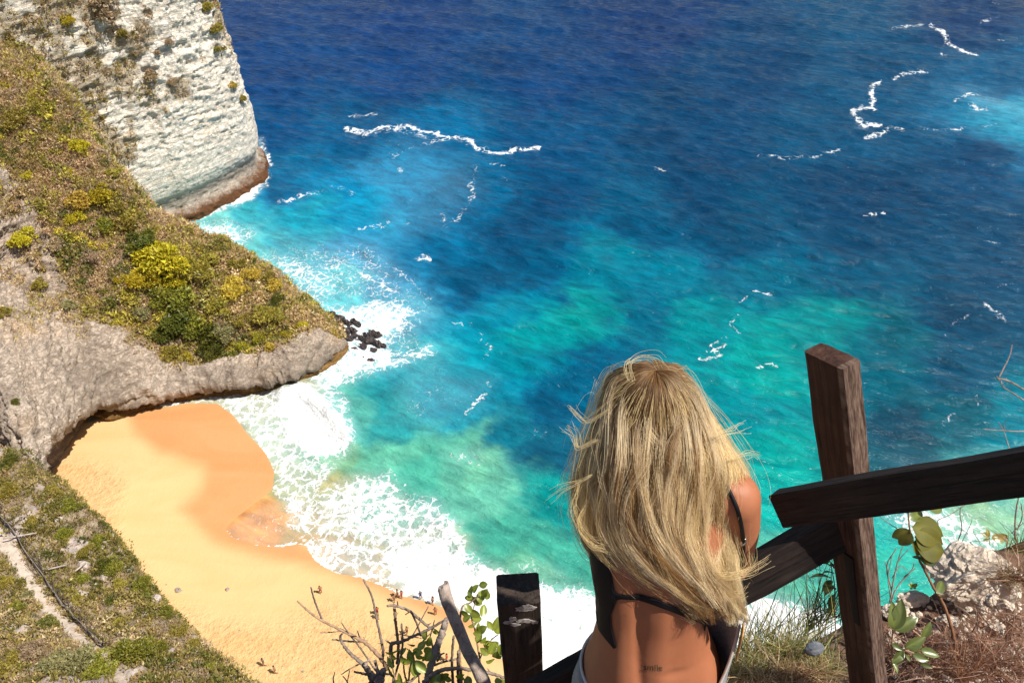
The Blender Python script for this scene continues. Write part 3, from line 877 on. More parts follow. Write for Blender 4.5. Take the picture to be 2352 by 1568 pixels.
for dz, dy in [(0.06, 0.05), (0.2, 0.09), (0.5, 0.16), (1.2, 0.34), (3, 0.9), (8, 2.6), (18, 6.5), (35, 13.5), (55, 22), (76, 30), (86, 33)]:
    s = top[-1].copy()
    s[:, 1] += dy
    s[:, 2] -= dz
    skirt.append(s)
G3 = np.concatenate([top, np.array(skirt)])
X, Y, Z = G3[..., 0], G3[..., 1], G3[..., 2]
near = (np.abs(X - 1) < 3.5) & (Z > 81.5)
G3[..., 2] += near * (0.03 * fbm(X * 4, Y * 4, Z * 4, 4, 82) + 0.02 * fbm(X * 14, Y * 14, Z * 14, 3, 83, 0.6))
G3[..., 1] += near * (0.05 * fbm(X * 5, Y * 5, Z * 5, 4, 84)) * (np.arange(len(G3)) > 80)[:, None]
far_ = Z < 81
G3[..., 1] += far_ * (-1.5 + 1.3 * fbm(X * 0.2, 0 * X, Z * 0.2, 4, 85)) * sstep(81, 70, Z)
G3F = grid_faces(*G3.shape[:2])
m = NT("stony_earth")
pos = m.pos()
n1 = m.noise(pos, 9.0, 6, 0.7)
n2 = m.noise(pos, 38.0, 4, 0.7)
c = m.ramp(m.math("MULTIPLY_ADD", n2, 0.45, m.math("MULTIPLY", n1, 0.6)), [(0.36, (0.05, 0.03, 0.02)), (0.5, (0.13, 0.075, 0.05)), (0.62, (0.24, 0.15, 0.105)), (0.75, (0.42, 0.32, 0.25))])
m.out(Base_Color=c, Roughness=0.95, Normal=m.bump(m.math("ADD", n1, m.math("MULTIPLY", n2, 0.4)), 0.8, 0.02))
m.b.inputs["Specular IOR Level"].default_value = 0.1
ground = mobj("ground", G3.reshape(-1, 3), G3F, m.mat)
tag(ground, "brown stony earth at the cliff edge behind the wooden fence", kind="structure")
GROUND_BVH = bvh_of(G3, G3F)


def hit(bvh, u, v):
    r = Vector(ray(u, v)).normalized()
    loc, nor, idx, dist = bvh.ray_cast(Vector((0, 0, CAM_H)), r)
    return (None, None) if loc is None else (loc, nor)


def first_hit(u, v, *bvhs):
    best = (None, None, 1e9)
    r = Vector(ray(u, v)).normalized()
    for b in bvhs:
        loc, nor, idx, dist = b.ray_cast(Vector((0, 0, CAM_H)), r)
        if loc is not None and dist < best[2]:
            best = (loc, nor, dist)
    return best[0], best[1]
# ------------------------------------------------------------------ vegetation on the slopes
def leaf_mat(name, trans=0.25, rough=0.6):
    m = NT(name)
    tint = m.attr("tint").outputs["Color"]
    rnd = m.n("ObjectInfo").outputs["Random"]
    hsv = m.n("HueSaturation", {"Color": tint, "Value": m.math("MULTIPLY_ADD", rnd, 0.3, 0.85), "Hue": m.math("MULTIPLY_ADD", rnd, 0.02, 0.49)})
    dif = m.n("BsdfDiffuse", {"Color": hsv.outputs[0]})
    tr = m.n("BsdfTranslucent", {"Color": hsv.outputs[0]})
    gl = m.n("BsdfGlossy", {"Roughness": 0.45, "Color": (0.9, 0.9, 0.85, 1)})
    mx = m.n("MixShader", {0: trans})
    m.t.links.new(dif.outputs[0], mx.inputs[1])
    m.t.links.new(tr.outputs[0], mx.inputs[2])
    mx2 = m.n("MixShader", {0: 0.03})
    m.t.links.new(mx.outputs[0], mx2.inputs[1])
    m.t.links.new(gl.outputs[0], mx2.inputs[2])
    m.t.links.new(mx2.outputs[0], m.t.nodes["Material Output"].inputs[0])
    return m.mat


M_LEAF = leaf_mat("scrub_leaf")
M_BARK = plain("bark", (0.17, 0.125, 0.09), 0.9, 0.1, 0.45, 9, bump=0.05)


def rand_dirs(n, r):
    d = r.normal(size=(n, 3))
    return d / np.linalg.norm(d, axis=1, keepdims=True)


def blades(P, D, L, Wd, r, curl=0.25):
    """pointed leaf triangles: base points P, directions D, lengths, widths"""
    n = len(P)
    s = np.cross(D, rand_dirs(n, r))
    s /= np.linalg.norm(s, axis=1, keepdims=True) + 1e-9
    a = P - s * (Wd / 2)[:, None]
    b = P + s * (Wd / 2)[:, None]
    c = P + D * L[:, None]
    V = np.stack([a, b, c], 1).reshape(-1, 3)
    return V, np.arange(n * 3).reshape(-1, 3)


def sample_grid(G, weight, n, r):
    """random points on a grid, by area and a weight per vertex"""
    nr, nc = G.shape[:2]
    A = np.linalg.norm(np.cross(G[1:, :-1] - G[:-1, :-1], G[:-1, 1:] - G[:-1, :-1]), axis=-1) * weight[:-1, :-1]
    p = A.ravel() / A.sum()
    idx = r.choice(A.size, n, p=p)
    i, j = idx // (nc - 1), idx % (nc - 1)
    a, b = r.random(n)[:, None], r.random(n)[:, None]
    P = G[i, j] * (1 - a) * (1 - b) + G[i + 1, j] * a * (1 - b) + G[i, j + 1] * (1 - a) * b + G[i + 1, j + 1] * a * b
    return P, i, j


def scrub_on(name, G, N, weight, n, k, size, spread, palette, seed, label, noise_scale=0.12, up=0.55):
    r = np.random.default_rng(seed)
    P, i, j = sample_grid(G, weight, n, r)
    nn = N[i, j]
    axis = nn * (1 - up) + np.array([0, 0, up])
    axis /= np.linalg.norm(axis, axis=1, keepdims=True)
    t = fbm(P[:, 0] * noise_scale, P[:, 1] * noise_scale, P[:, 2] * noise_scale, 4, seed) + r.normal(0, 0.20, n)
    pal = np.array(palette)
    q = np.clip((t * 0.9 + 0.5), 0, 0.999) * (len(pal) - 1)
    qi = q.astype(int)
    f = (q - qi)[:, None]
    ctint = pal[qi] * (1 - f) + pal[qi + 1] * f
    big = np.clip(np.exp(r.normal(0, 0.28, n)), 0.5, 1.5) * (1 + 0.3 * (t > 0.1))
    Pk = np.repeat(P, k, 0)
    ax = np.repeat(axis, k, 0)
    bg_ = np.repeat(big, k)
    off = rand_dirs(n * k, r)
    dirs = ax * 0.9 + off * 0.8
    dirs /= np.linalg.norm(dirs, axis=1, keepdims=True)
    Pk = Pk + off * (spread * bg_ * r.random(n * k))[:, None] + ax * (spread * 0.35 * bg_ * r.random(n * k))[:, None]
    L = size * bg_ * r.uniform(0.6, 1.3, n * k)
    V, F = blades(Pk, dirs, L, L * r.uniform(0.35, 0.75, n * k), r)
    tint = np.repeat(ctint, k, 0) * np.exp(r.normal(0, 0.22, (n * k, 1)))
    o = mobj(name, V, F, M_LEAF, smooth=False, cols={"tint": np.repeat(np.clip(tint, 0, 1), 3, 0)})
    return tag(o, label, kind="stuff")


def mounds_on(name, G, N, weight, n, k, rad, leaf, palette, seed, label, noise_scale):
    """low rounded bushes that run into each other"""
    r = np.random.default_rng(seed)
    P, i, j = sample_grid(G, weight, n, r)
    t = fbm(P[:, 0] * noise_scale, P[:, 1] * noise_scale, P[:, 2] * noise_scale, 4, seed) * 1.3 + r.normal(0, 0.22, n)
    pal = np.array(palette)
    q = np.clip(t * 0.9 + 0.5, 0, 0.999) * (len(pal) - 1)
    qi = q.astype(int)
    f = (q - qi)[:, None]
    ct = pal[qi] * (1 - f) + pal[qi + 1] * f
    R = rad * np.exp(r.normal(0, 0.38, n))
    Rk = np.repeat(R, k)
    d = rand_dirs(n * k, r)
    ax = N[i, j] * 0.5 + np.array([0, 0, 0.5])
    axk = np.repeat(ax, k, 0)
    s = (d * axk).sum(1, keepdims=True)
    d = np.where(s < -0.1, d - 2 * s * axk / (axk ** 2).sum(1, keepdims=True), d)
    lump = 0.75 + 0.3 * vnoise(d[:, 0] * 2.3 + np.repeat(np.arange(n), k) * 3.7, d[:, 1] * 2.3, d[:, 2] * 2.3, seed)
    Q = np.repeat(P, k, 0) + d * (Rk * lump * (0.7 + 0.3 * r.random(n * k)))[:, None] * np.array([1, 1, 0.75])
    D = d * 0.7 + rand_dirs(n * k, r) * 0.7
    D /= np.linalg.norm(D, axis=1, keepdims=True)
    L = leaf * r.uniform(0.6, 1.3, n * k) * np.clip(Rk / rad, 0.7, 1.4)
    V, F = blades(Q, D, L, L * r.uniform(0.45, 0.8, n * k), r)
    C = np.repeat(ct, k, 0) * np.exp(r.normal(0, 0.2, (n * k, 1)))
    o = mobj(name, V, F, M_LEAF, smooth=False, cols={"tint": np.repeat(np.clip(C, 0, 1), 3, 0)})
    return tag(o, label, kind="stuff")


DRY = (0.56, 0.38, 0.2)
TAN = (0.68, 0.5, 0.28)
OLIVE = (0.44, 0.35, 0.08)
GREYB = (0.5, 0.375, 0.26)
YELL = (0.58, 0.46, 0.06)
GRN = (0.27, 0.28, 0.05)
DKG = (0.13, 0.14, 0.028)
view = np.array([0, 0, CAM_H])


def facing(G, N, lim=-0.2):
    d = view - G
    d /= np.linalg.norm(d, axis=-1, keepdims=True)
    return ((d * N).sum(-1) > lim).astype(float)


hn2 = normals_of(HG)
hn2 = hn2 * np.sign((hn2 * hn).sum(-1, keepdims=True))
scrub_on("scrub", HG, hn2, facing(HG, hn2) * (vegm ** 1.5 + 0.8 * rock * sstep(0.12, 0.42, fbm(HG[..., 0] * 0.22, HG[..., 1] * 0.22, HG[..., 2] * 0.16, 4, 91)) * sstep(6.4, 4.6, HS) * (HS < 7.2)), 26000, 14, 0.30, 0.62,
         [GREYB, DRY, TAN, DRY, OLIVE, GREYB, OLIVE, YELL], 101, "dry tan and olive scrub covering the headland")
fn2 = normals_of(FG)
fn2 = fn2 * np.sign((fn2 * fn).sum(-1, keepdims=True))
scrub_on("scrub", FG, fn2, facing(FG, fn2) * fveg ** 2 * (FG[..., 2] > 6), 7000, 14, 0.36, 0.6, [GREYB, DRY, GREYB, OLIVE, DRY, OLIVE], 102, "patches of dry scrub clinging to the white cliff")
ln2 = normals_of(HLG)
ln2 = ln2 * np.sign((ln2 * ln).sum(-1, keepdims=True))
wgt = facing(HLG, ln2) * (1 - onpath) * (1 - 0.75 * hill_rock) * (rowt > 1.6) * sstep(-14, 20, np.abs(pd) - 4)
hu, hv = to_uv(HLG[..., 0], HLG[..., 1], HLG[..., 2])
wgt *= (hu > -500) & (hv < 1900)
band = np.exp(-((HS - 2.9 - 0.5 * fbm(HG[..., 0] * 0.1, HG[..., 1] * 0.1, 0, 3, 92)) / 1.1) ** 2)
mounds_on("scrub", HG, hn2, facing(HG, hn2) * vegm ** 2 * (0.35 + 0.65 * sstep(12.0, 6.0, colpos)) * (0.35 + sstep(-0.25, 0.3, fbm(HG[..., 0] * 0.15, HG[..., 1] * 0.15, HG[..., 2] * 0.15, 3, 93))), 1500, 130, 0.95, 0.34,
          [TAN, DRY, OLIVE, DKG, OLIVE, YELL, DKG], 111, "low olive bushes crowding the headland", 0.07)
mounds_on("scrub", HG, hn2, facing(HG, hn2) * vegm * sstep(5.0, 12.0, colpos), 1100, 100, 0.85, 0.32,
          [GREYB, TAN, DRY, TAN, GREYB, OLIVE], 112, "low dry bushes covering the upper slope", 0.08)
mounds_on("scrub", HLG, ln2, wgt, 1900, 120, 0.58, 0.17, [tuple(0.8 * np.array(q_)) for q_ in (TAN, OLIVE, DRY, OLIVE, DKG, OLIVE, DKG)], 113, "low green and straw coloured bushes on the near hillside", 0.16)
scrub_on("scrub", HLG, ln2, wgt, 20000, 15, 0.175, 0.30, [tuple(0.74 * np.array(q_)) for q_ in (TAN, DRY, GREYB, OLIVE, DRY, OLIVE, DKG, OLIVE)], 103, "olive and straw coloured scrub covering the near hillside", 0.3, 0.7)


def crown_mesh(name, seed, n, col, col2, flat=0.8, lobes=7, leaf=0.2):
    """unit radius crown of leaf sized faces grouped in uneven clumps"""
    r = np.random.default_rng(seed)
    cen = rand_dirs(lobes, r) * r.uniform(0.35, 0.78, (lobes, 1))
    cen[:, 2] = np.abs(cen[:, 2]) * 1.15 * flat + 0.2
    rad = r.uniform(0.22, 0.42, lobes)
    w = rad ** 2 / (rad ** 2).sum()
    li = r.choice(lobes, n, p=w)
    d = rand_dirs(n, r)
    d[:, 2] = np.where(d[:, 2] < -0.35, -d[:, 2], d[:, 2])
    sub = rand_dirs(40, r)
    near_ = (d @ sub.T).max(1)
    rr = rad[li] * (0.62 + 0.45 * r.random(n) ** 0.5) * (0.72 + 0.35 * (near_ - 0.8) / 0.2)
    P = cen[li] + d * rr[:, None] * np.array([1, 1, 0.8])
    D = d * 0.6 + rand_dirs(n, r) * 0.75 + np.array([0, 0, 0.2])
    D /= np.linalg.norm(D, axis=1, keepdims=True)
    L = leaf * r.uniform(0.6, 1.3, n)
    V, F = blades(P, D, L, L * r.uniform(0.45, 0.8, n), r)
    lob_t = r.random(lobes)[li][:, None]
    t = np.clip(lob_t * 0.7 + r.random((n, 1)) * 0.5, 0, 1)
    C = (np.array(col) * (1 - t) + np.array(col2) * t) * np.exp(r.normal(0, 0.18, (n, 1)))
    me = mesh_data(name, V, F, smooth=False, cols={"tint": np.repeat(np.clip(C, 0, 1), 3, 0)})
    me.materials.append(M_LEAF)
    return me


def tube(P, R, seg=6):
    """tapered tube along points"""
    P = np.asarray(P, float)
    R = np.asarray(R, float) * np.ones(len(P))
    T = np.gradient(P, axis=0)
    T /= np.linalg.norm(T, axis=1, keepdims=True) + 1e-12
    ref = np.array([0.0, 0, 1]) if abs(T[0][2]) < 0.9 else np.array([1.0, 0, 0])
    V = []
    a = np.cross(T[0], ref)
    a /= np.linalg.norm(a)
    for p, t, rr in zip(P, T, R):
        a = a - t * (a @ t)
        a /= np.linalg.norm(a) + 1e-12
        b = np.cross(t, a)
        ang = np.linspace(0, 2 * math.pi, seg, endpoint=False)
        V.append(p + rr * (np.cos(ang)[:, None] * a + np.sin(ang)[:, None] * b))
    V = np.concatenate(V)
    F = grid_faces(len(P), seg, wrap=True).tolist()
    F.append(list(range(seg))[::-1])
    F.append(list(range(len(V) - seg, len(V))))
    return V, F


def join(parts):
    V, F, o = [], [], 0
    for v, f in parts:
        V.append(np.asarray(v))
        F += [[i + o for i in q] for q in (f.tolist() if isinstance(f, np.ndarray) else f)]
        o += len(v)
    return np.concatenate(V), F


def trunk_mesh(name, seed):
    r = np.random.default_rng(seed)
    parts = [tube([(0, 0, -0.35), (0.02, 0.01, 0), (0.05, -0.02, 0.3), (0.02, 0.03, 0.6)], [0.075, 0.065, 0.05, 0.03])]
    for k in range(5):
        a = r.uniform(0, 6.28)
        e = np.array([math.cos(a) * 0.55, math.sin(a) * 0.55, r.uniform(0.45, 0.75)])
        b = np.array([0.03, 0, r.uniform(0.1, 0.35)])
        parts.append(tube([b, b * 0.5 + e * 0.5 + [0, 0, -0.05], e], [0.04, 0.026, 0.01], 5))
    V, F = join(parts)
    me = mesh_data(name, V, F)
    me.materials.append(M_BARK)
    return me


CROWN_COL = {"yellow": ((0.40, 0.34, 0.02), (0.60, 0.48, 0.03)), "olive": ((0.25, 0.21, 0.035), (0.42, 0.33, 0.06)),
             "green": ((0.07, 0.085, 0.014), (0.19, 0.185, 0.025)), "lime": ((0.42, 0.40, 0.025), (0.52, 0.48, 0.05)),
             "golden": ((0.44, 0.31, 0.05), (0.62, 0.45, 0.07)), "dry": ((0.33, 0.235, 0.13), (0.48, 0.35, 0.21)),
             "fresh": ((0.14, 0.155, 0.02), (0.33, 0.31, 0.038)), "grey": ((0.25, 0.235, 0.09), (0.38, 0.34, 0.15))}
CROWNS = {}
TRUNKS = [trunk_mesh("trunk", s) for s in (1, 2, 3)]


def crown_for(col, k, fine):
    key = (col, k, fine)
    if key not in CROWNS:
        CROWNS[key] = crown_mesh("crown", 200 + k * 13 + len(CROWNS), 3400 if fine else 2400, *CROWN_COL[col], lobes=13 if fine else 12, leaf=0.10 if fine else 0.15)
    return CROWNS[key]


def plant_at(bvh, u, v, rpx, col, kind, label, group=None, fine=False):
    loc, nor = hit(bvh, u, v + rpx * 0.25)
    if loc is None:
        return None
    d = (loc - Vector((0, 0, CAM_H))).length
    rad = rpx * d / FPX
    o = empty(kind, loc - Vector((0, 0, 0.12 * rad)), label, "shrub" if kind == "shrub" else "tree", group, random.uniform(0, 6.28))
    s = rad * (1.32 if kind == 'tree' else 1.15)
    o.scale = (s, s, s * random.uniform(0.85, 1.05))
    k = random.randrange(3)
    c = link("crown", crown_for(col, k, fine), None, o)
    t = link("trunk", TRUNKS[k], None, o)
    return o


G_H = "shrubs on the headland slope"
HEAD_PLANTS = [
    (369, 600, 46, "yellow", "tree", "largest bright yellow-green tree in the middle of the headland"),
    (339, 642, 28, "yellow", "tree", "bright yellow-green tree just below and left of the headland's largest tree"),
    (393, 648, 22, "yellow", "tree", "small yellow-green tree tucked directly under the headland's largest tree"),
    (281, 642, 17, "yellow", "shrub", "lone round yellow shrub on bare rock left of the big yellow trees"),
    (418, 684, 32, "fresh", "tree", "fresh green tree halfway down the headland's green gully"),
    (374, 686, 25, "fresh", "tree", "fresh green tree on the left edge of the headland's green gully"),
    (411, 738, 32, "green", "tree", "dark green tree with deep shade in the centre of the green gully"),
    (388, 764, 26, "green", "tree", "dark green tree at the lower left of the green gully"),
    (447, 752, 27, "fresh", "tree", "mid green tree between the dark trees low in the gully"),
    (484, 772, 32, "green", "tree", "widest dark green tree above the grey rock band"),
    (482, 806, 22, "green", "tree", "lowest dark green tree hanging over the rock wall"),
    (451, 622, 33, "olive", "tree", "olive tree just right of the largest yellow tree"),
    (484, 592, 22, "olive", "shrub", "olive shrub on the ridge right of the largest yellow tree"),
    (505, 703, 26, "olive", "shrub", "olive shrub between the green gully and the golden patch"),
    (517, 762, 26, "grey", "shrub", "grey-green shrub right of the widest dark green tree"),
    (540, 674, 34, "golden", "shrub", "broad golden low shrub spread over the brown slope"),
    (550, 604, 20, "olive", "shrub", "dark olive shrub standing on the ridge line above the surf"),
    (583, 630, 24, "golden", "shrub", "yellow-olive shrub right below the ridge line"),
    (611, 632, 22, "olive", "shrub", "olive shrub on the ridge above the white lace of foam"),
    (634, 658, 21, "golden", "shrub", "yellow-olive shrub at the right end of the ridge scrub"),
    (639, 690, 20, "green", "shrub", "dark green shrub near the right edge of the headland scrub"),
    (618, 722, 30, "olive", "shrub", "wide olive shrub near the bare tip of the headland"),
    (564, 740, 26, "olive", "shrub", "olive shrub between the golden patch and the rock band"),
    (557, 794, 16, "lime", "shrub", "small lime green shrub on the lower scrub edge left of the brightest one"),
    (598, 773, 17, "lime", "shrub", "brightest lime green shrub on the lower scrub edge"),
    (665, 769, 17, "yellow", "shrub", "yellow-green shrub at the bare rock close to the tip"),
    (695, 750, 14, "yellow", "shrub", "outermost yellow-olive shrub on the rock by the tip"),
    (620, 796, 14, "golden", "shrub", "small golden shrub on the rock band below the lime shrub"),
    (400, 815, 26, "olive", "shrub", "olive shrub drooping over the pale rock under the gully"),
    (430, 818, 14, "yellow", "shrub", "little yellow-green shrub drooping on the pale rock"),
    (62, 552, 26, "yellow", "shrub", "yellow-green shrub on the far left of the brown slope"),
    (328, 558, 28, "green", "tree", "dark green tree on the slope left of the headland ridge"),
    (297, 514, 27, "olive", "tree", "olive tree high on the slope under the white cliff's foot"),
    (176, 503, 21, "yellow", "shrub", "yellow-olive shrub in the middle of the upper brown slope"),
    (8, 724, 20, "olive", "shrub", "olive shrub on the grey rock at the picture's left edge"),
    (37, 922, 9, "green", "shrub", "tiny dark green shrub alone on the overhanging wall"),
    (94, 654, 18, "olive", "shrub", "olive shrub between pale ribs of rock on the left"),
    (179, 338, 19, "yellow", "shrub", "yellow shrub on the ridge against the white cliff"),
    (35, 279, 26, "olive", "shrub", "olive shrub alone on the upper left brown slope"),
    (183, 470, 28, "golden", "shrub", "golden shrub at the top of the slope's green belt"),
    (239, 448, 25, "yellow", "shrub", "yellow-green shrub along the ridge below the white cliff"),
    (271, 473, 21, "olive", "shrub", "olive shrub on the ridge next to the cliff's orange stain"),
    (260, 398, 16, "olive", "shrub", "small olive shrub on the ridge halfway up the white cliff"),
    (74, 243, 15, "olive", "shrub", "small olive shrub near the pale rocks at upper left"),
    (60, 404, 13, "yellow", "shrub", "small yellowish shrub on the left part of the brown slope"),
    (242, 520, 20, "fresh", "shrub", "fresh green shrub in the slope's green belt"),
    (130, 560, 18, "dry", "shrub", "dry brown shrub beside the yellow-green one on the left"),
    (215, 590, 20, "dry", "shrub", "grey-brown dry shrub above the pale rock ribs"),
    (330, 720, 20, "grey", "shrub", "grey-green shrub on the rock left of the gully"),
    (160, 700, 15, "grey", "shrub", "grey-green shrub in the middle of the pale ribbed wall"),
    (300, 780, 12, "dry", "shrub", "dry shrub on the pale wall under the gully's left side"),
]
for u, v, rp, c, kd, lb in HEAD_PLANTS:
    plant_at(HEAD_BVH, u, v, rp, c, kd, lb, "trees on the headland slope" if kd == "tree" else G_H)
G_F = "shrubs on the white cliff"
FAR_PLANTS = [
    (253, 36, 40, "dry", "large dry brown shrub near the top of the white cliff"),
    (296, 82, 22, "olive", "dark olive shrub hanging below the dry one on the white cliff"),
    (362, 122, 11, "dry", "small dry tuft in the middle of the white cliff"),
    (384, 100, 11, "dry", "small dry tuft higher up in the middle of the white cliff"),
    (345, 178, 15, "dry", "dry shrub in the brown streak of the white cliff"),
    (395, 190, 12, "dry", "dry shrub right of the brown streak on the white cliff"),
    (472, 22, 17, "olive", "topmost olive shrub on the white cliff's seaward edge"),
    (496, 68, 17, "olive", "second olive shrub down the white cliff's seaward edge"),
    (507, 116, 15, "olive", "third olive shrub down the white cliff's seaward edge"),
    (536, 200, 11, "golden", "golden shrub halfway down the seaward edge of the white cliff"),
    (552, 228, 12, "olive", "lowest olive shrub on the seaward edge of the white cliff"),
    (155, 50, 13, "yellow", "yellow shrub on the broken rock at the cliff's left end"),
    (318, 124, 9, "dry", "tiny dry tuft below the dark olive cliff shrub"),
]
for u, v, rp, c, lb in FAR_PLANTS:
    plant_at(FAR_BVH, u, v, rp, c, "shrub", lb, G_F)
G_N = "shrubs on the near hillside"
HILL_PLANTS = [
    (315, 1505, 46, "fresh", "big bright green shrub at the bottom of the near hillside"),
    (238, 1528, 34, "fresh", "round green shrub left of the big bright one on the near hillside"),
    (157, 1526, 44, "grey", "feathery grey-green shrub at the bottom edge by the path's end"),
    (186, 1522, 18, "green", "dark bluish green shrub in front of the feathery one"),
    (262, 1297, 22, "fresh", "green shrub on the hillside's outer edge above the sand"),
    (322, 1349, 24, "fresh", "tallest green shrub on the hillside's outer edge, below the first one"),
    (382, 1409, 17, "fresh", "green shrub on the outer edge level with the path's lower end"),
    (410, 1452, 20, "olive", "olive shrub low on the hillside's outer edge"),
    (161, 1166, 19, "fresh", "green shrub near the top of the outer edge of the hillside"),
    (124, 1132, 18, "olive", "olive shrub at the hillside's upper rim by the cave shadow"),
    (238, 1304, 18, "green", "dark green shrub beside the edge shrub above the sand"),
    (202, 1267, 18, "olive", "olive shrub in the middle of the hillside above the poles"),
    (19, 1132, 22, "olive", "olive shrub at the left edge above the path fence"),
    (22, 1064, 18, "green", "green shrub in the top left corner of the hillside"),
    (71, 1203, 14, "olive", "small olive shrub directly above the path fence"),
    (150, 1226, 15, "fresh", "small green shrub between two pale stones on the hillside"),
    (176, 1379, 14, "olive", "small olive shrub close to the right of the path fence"),
    (161, 1403, 8, "lime", "tiny bright yellow flowering shrub beside the path fence"),
    (112, 1432, 18, "green", "green shrub on the path's downhill bank"),
    (11, 1338, 15, "olive", "olive shrub at the left edge below the path"),
    (37, 1398, 16, "fresh", "green shrub below the path near the left edge"),
    (274, 1342, 14, "olive", "small olive shrub left of the tallest edge shrub"),
    (225, 1244, 15, "fresh", "small green shrub high on the hillside near the sand"),
    (375, 1488, 17, "fresh", "green shrub right of the big bright one at the bottom"),
    (448, 1481, 15, "olive", "olive shrub lowest along the outer edge of the hillside"),
    (247, 1383, 10, "green", "little dark shrub alone in the dry grass of the hillside"),
    (274, 1432, 12, "olive", "small olive shrub above the big bright green one"),
    (67, 1368, 12, "grey", "grey-green tuft on the uphill bank of the path"),
    (80, 1500, 26, "dry", "dry brown shrub in the bottom left corner"),
    (20, 1530, 26, "olive", "olive shrub at the very bottom left corner"),
    (480, 1535, 14, "fresh", "last green shrub at the bottom of the outer edge"),
    (338, 1420, 13, "olive", "small olive shrub midway between the two lower edge shrubs"),
    (190, 1330, 13, "fresh", "small green shrub in the straw coloured middle of the hillside"),
    (300, 1250, 0, "olive", ""),
]
for u, v, rp, c, lb in HILL_PLANTS:
    if rp:
        plant_at(HILL_BVH, u, v, rp, c, "shrub", lb, G_N, fine=rp > 16)

# stones that stand out of the hillside scrub
def rock_mesh(name, seed, sub=3, amp=0.35, freq=1.6, sx=(1, 1, 0.8)):
    import bmesh
    bm = bmesh.new()
    bmesh.ops.create_icosphere(bm, subdivisions=sub, radius=1.0)
    V = np.array([v.co[:] for v in bm.verts])
    F = np.array([[v.index for v in f.verts] for f in bm.faces])
    bm.free()
    d = fbm(V[:, 0] * freq + seed, V[:, 1] * freq, V[:, 2] * freq, 4, seed, 0.55)
    r = np.random.default_rng(seed)
    for k in range(7):
        nn = rand_dirs(1, r)[0]
        h = r.uniform(0.55, 0.85)
        ex = np.maximum(V @ nn - h, 0)
        V = V - ex[:, None] * nn * 0.85
    V = V * (1 + amp * d)[:, None] * np.array(sx)
    return V, F


m = NT("pale_stone")
n1 = m.noise(m.obj(), 2.2, 6, 0.7)
M_PALE = m.out(Base_Color=m.ramp(n1, [(0.3, (0.30, 0.24, 0.20)), (0.55, (0.55, 0.45, 0.38)), (0.8, (0.68, 0.58, 0.5))]), Roughness=0.93, Normal=m.bump(n1, 0.8, 0.15))
ROCKS = []
for s in range(4):
    V, F = rock_mesh("stone", 300 + s)
    me = mesh_data("stone", V, F, smooth=False)
    me.materials.append(M_PALE)
    ROCKS.append(me)
HSTONES = [(75, 1190, 14, 0.8), (133, 1192, 10, 1), (290, 1215, 11, 0.8), (232, 1254, 14, 1.4), (190, 1300, 16, 1.5), (228, 1300, 10, 1), (240, 1322, 14, 1.3), (185, 1365, 16, 1.2), (215, 1345, 9, 1), (265, 1385, 8, 1), (300, 1393, 9, 1), (330, 1410, 10, 1.4), (315, 1458, 22, 0.6), (365, 1395, 8, 1), (352, 1375, 14, 1.2), (395, 1500, 15, 1), (450, 1500, 14, 1), (30, 1440, 10, 1), (60, 1420, 9, 1), (90, 1460, 8, 1), (215, 1440, 8, 1), (255, 1200, 16, 0.8)]
for i, (u, v, rp, st_) in enumerate(HSTONES):
    loc, nor = hit(HILL_BVH, u, v)
    if loc is None:
        continue
    rad = rp * (loc - Vector((0, 0, CAM_H))).length / FPX
    o = link("stone", ROCKS[i % 4])
    o.location = loc - Vector((0, 0, 0.25 * rad))
    o.scale = (rad, rad * 0.8, rad * 0.9 * st_)
    o.rotation_euler = (random.uniform(-0.3, 0.3), random.uniform(-0.3, 0.3), random.uniform(0, 6.28))
    own = {16: "broad flat pale outcrop directly above the big bright green shrub on the near hillside", 7: "pale outcrop right beside the lower pole fence posts", 4: "tall pale outcrop in the straw coloured middle of the near hillside",
           6: "pointed pale outcrop close to the edge shrub above the sand", 20: "pale outcrop high on the hillside's outer edge near the sand", 0: "pale outcrop just above the upper end of the path fence", 18: "pale outcrop on the hillside's outer edge near the bottom"}.get(i)
    tag(o, own or "small pale limestone outcrop half hidden in the near hillside scrub", "rock", "limestone outcrops on the near hillside")

# ---- pole fence along the footpath
M_POLE = plain("weathered_pole", (0.27, 0.22, 0.18), 0.9, 0.1, 0.35, 12, bump=0.01)
M_POLE_D = plain("dark_pole", (0.10, 0.08, 0.065), 0.9, 0.1, 0.4, 12, bump=0.01)


def path_pt(u, v):
    loc, nor = hit(HILL_BVH, u, v)
    return loc


FENCE_UV = [(-8, 1180), (20, 1212), (47, 1252), (76, 1296), (104, 1338), (130, 1372), (152, 1402), (178, 1432), (206, 1462), (232, 1486)]
fp = [path_pt(u, v) for u, v in FENCE_UV]
fence = empty("pole_fence", fp[4], "rough pole and brushwood fence along the hillside footpath", "fence")
o0 = np.array(fp[4])
r = np.random.default_rng(5)
tops = []
for p in fp:
    b = np.array(p) - o0
    t = b + np.array([0.15, 0.1, 1.0]) + r.normal(0, 0.06, 3)
    tops.append(t)
    V, F = tube([b + [0, 0, -0.3], (b + t) / 2 + r.normal(0, 0.02, 3), t], [0.06, 0.055, 0.045], 7)
    mobj("post", V, F, M_POLE_D, fence)
for h in (0.45, 0.92):
    for k in range(len(fp) - 1):
        a = (np.array(fp[k]) - o0) * (1 - h) + tops[k] * h
        b = (np.array(fp[k + 1]) - o0) * (1 - h) + tops[k + 1] * h
        d = (b - a)
        V, F = tube([a - d * 0.12, (a + b) / 2 + r.normal(0, 0.04, 3), b + d * 0.12], [0.035, 0.033, 0.03], 6)
        mobj("rail", V, F, M_POLE, fence)
parts = []
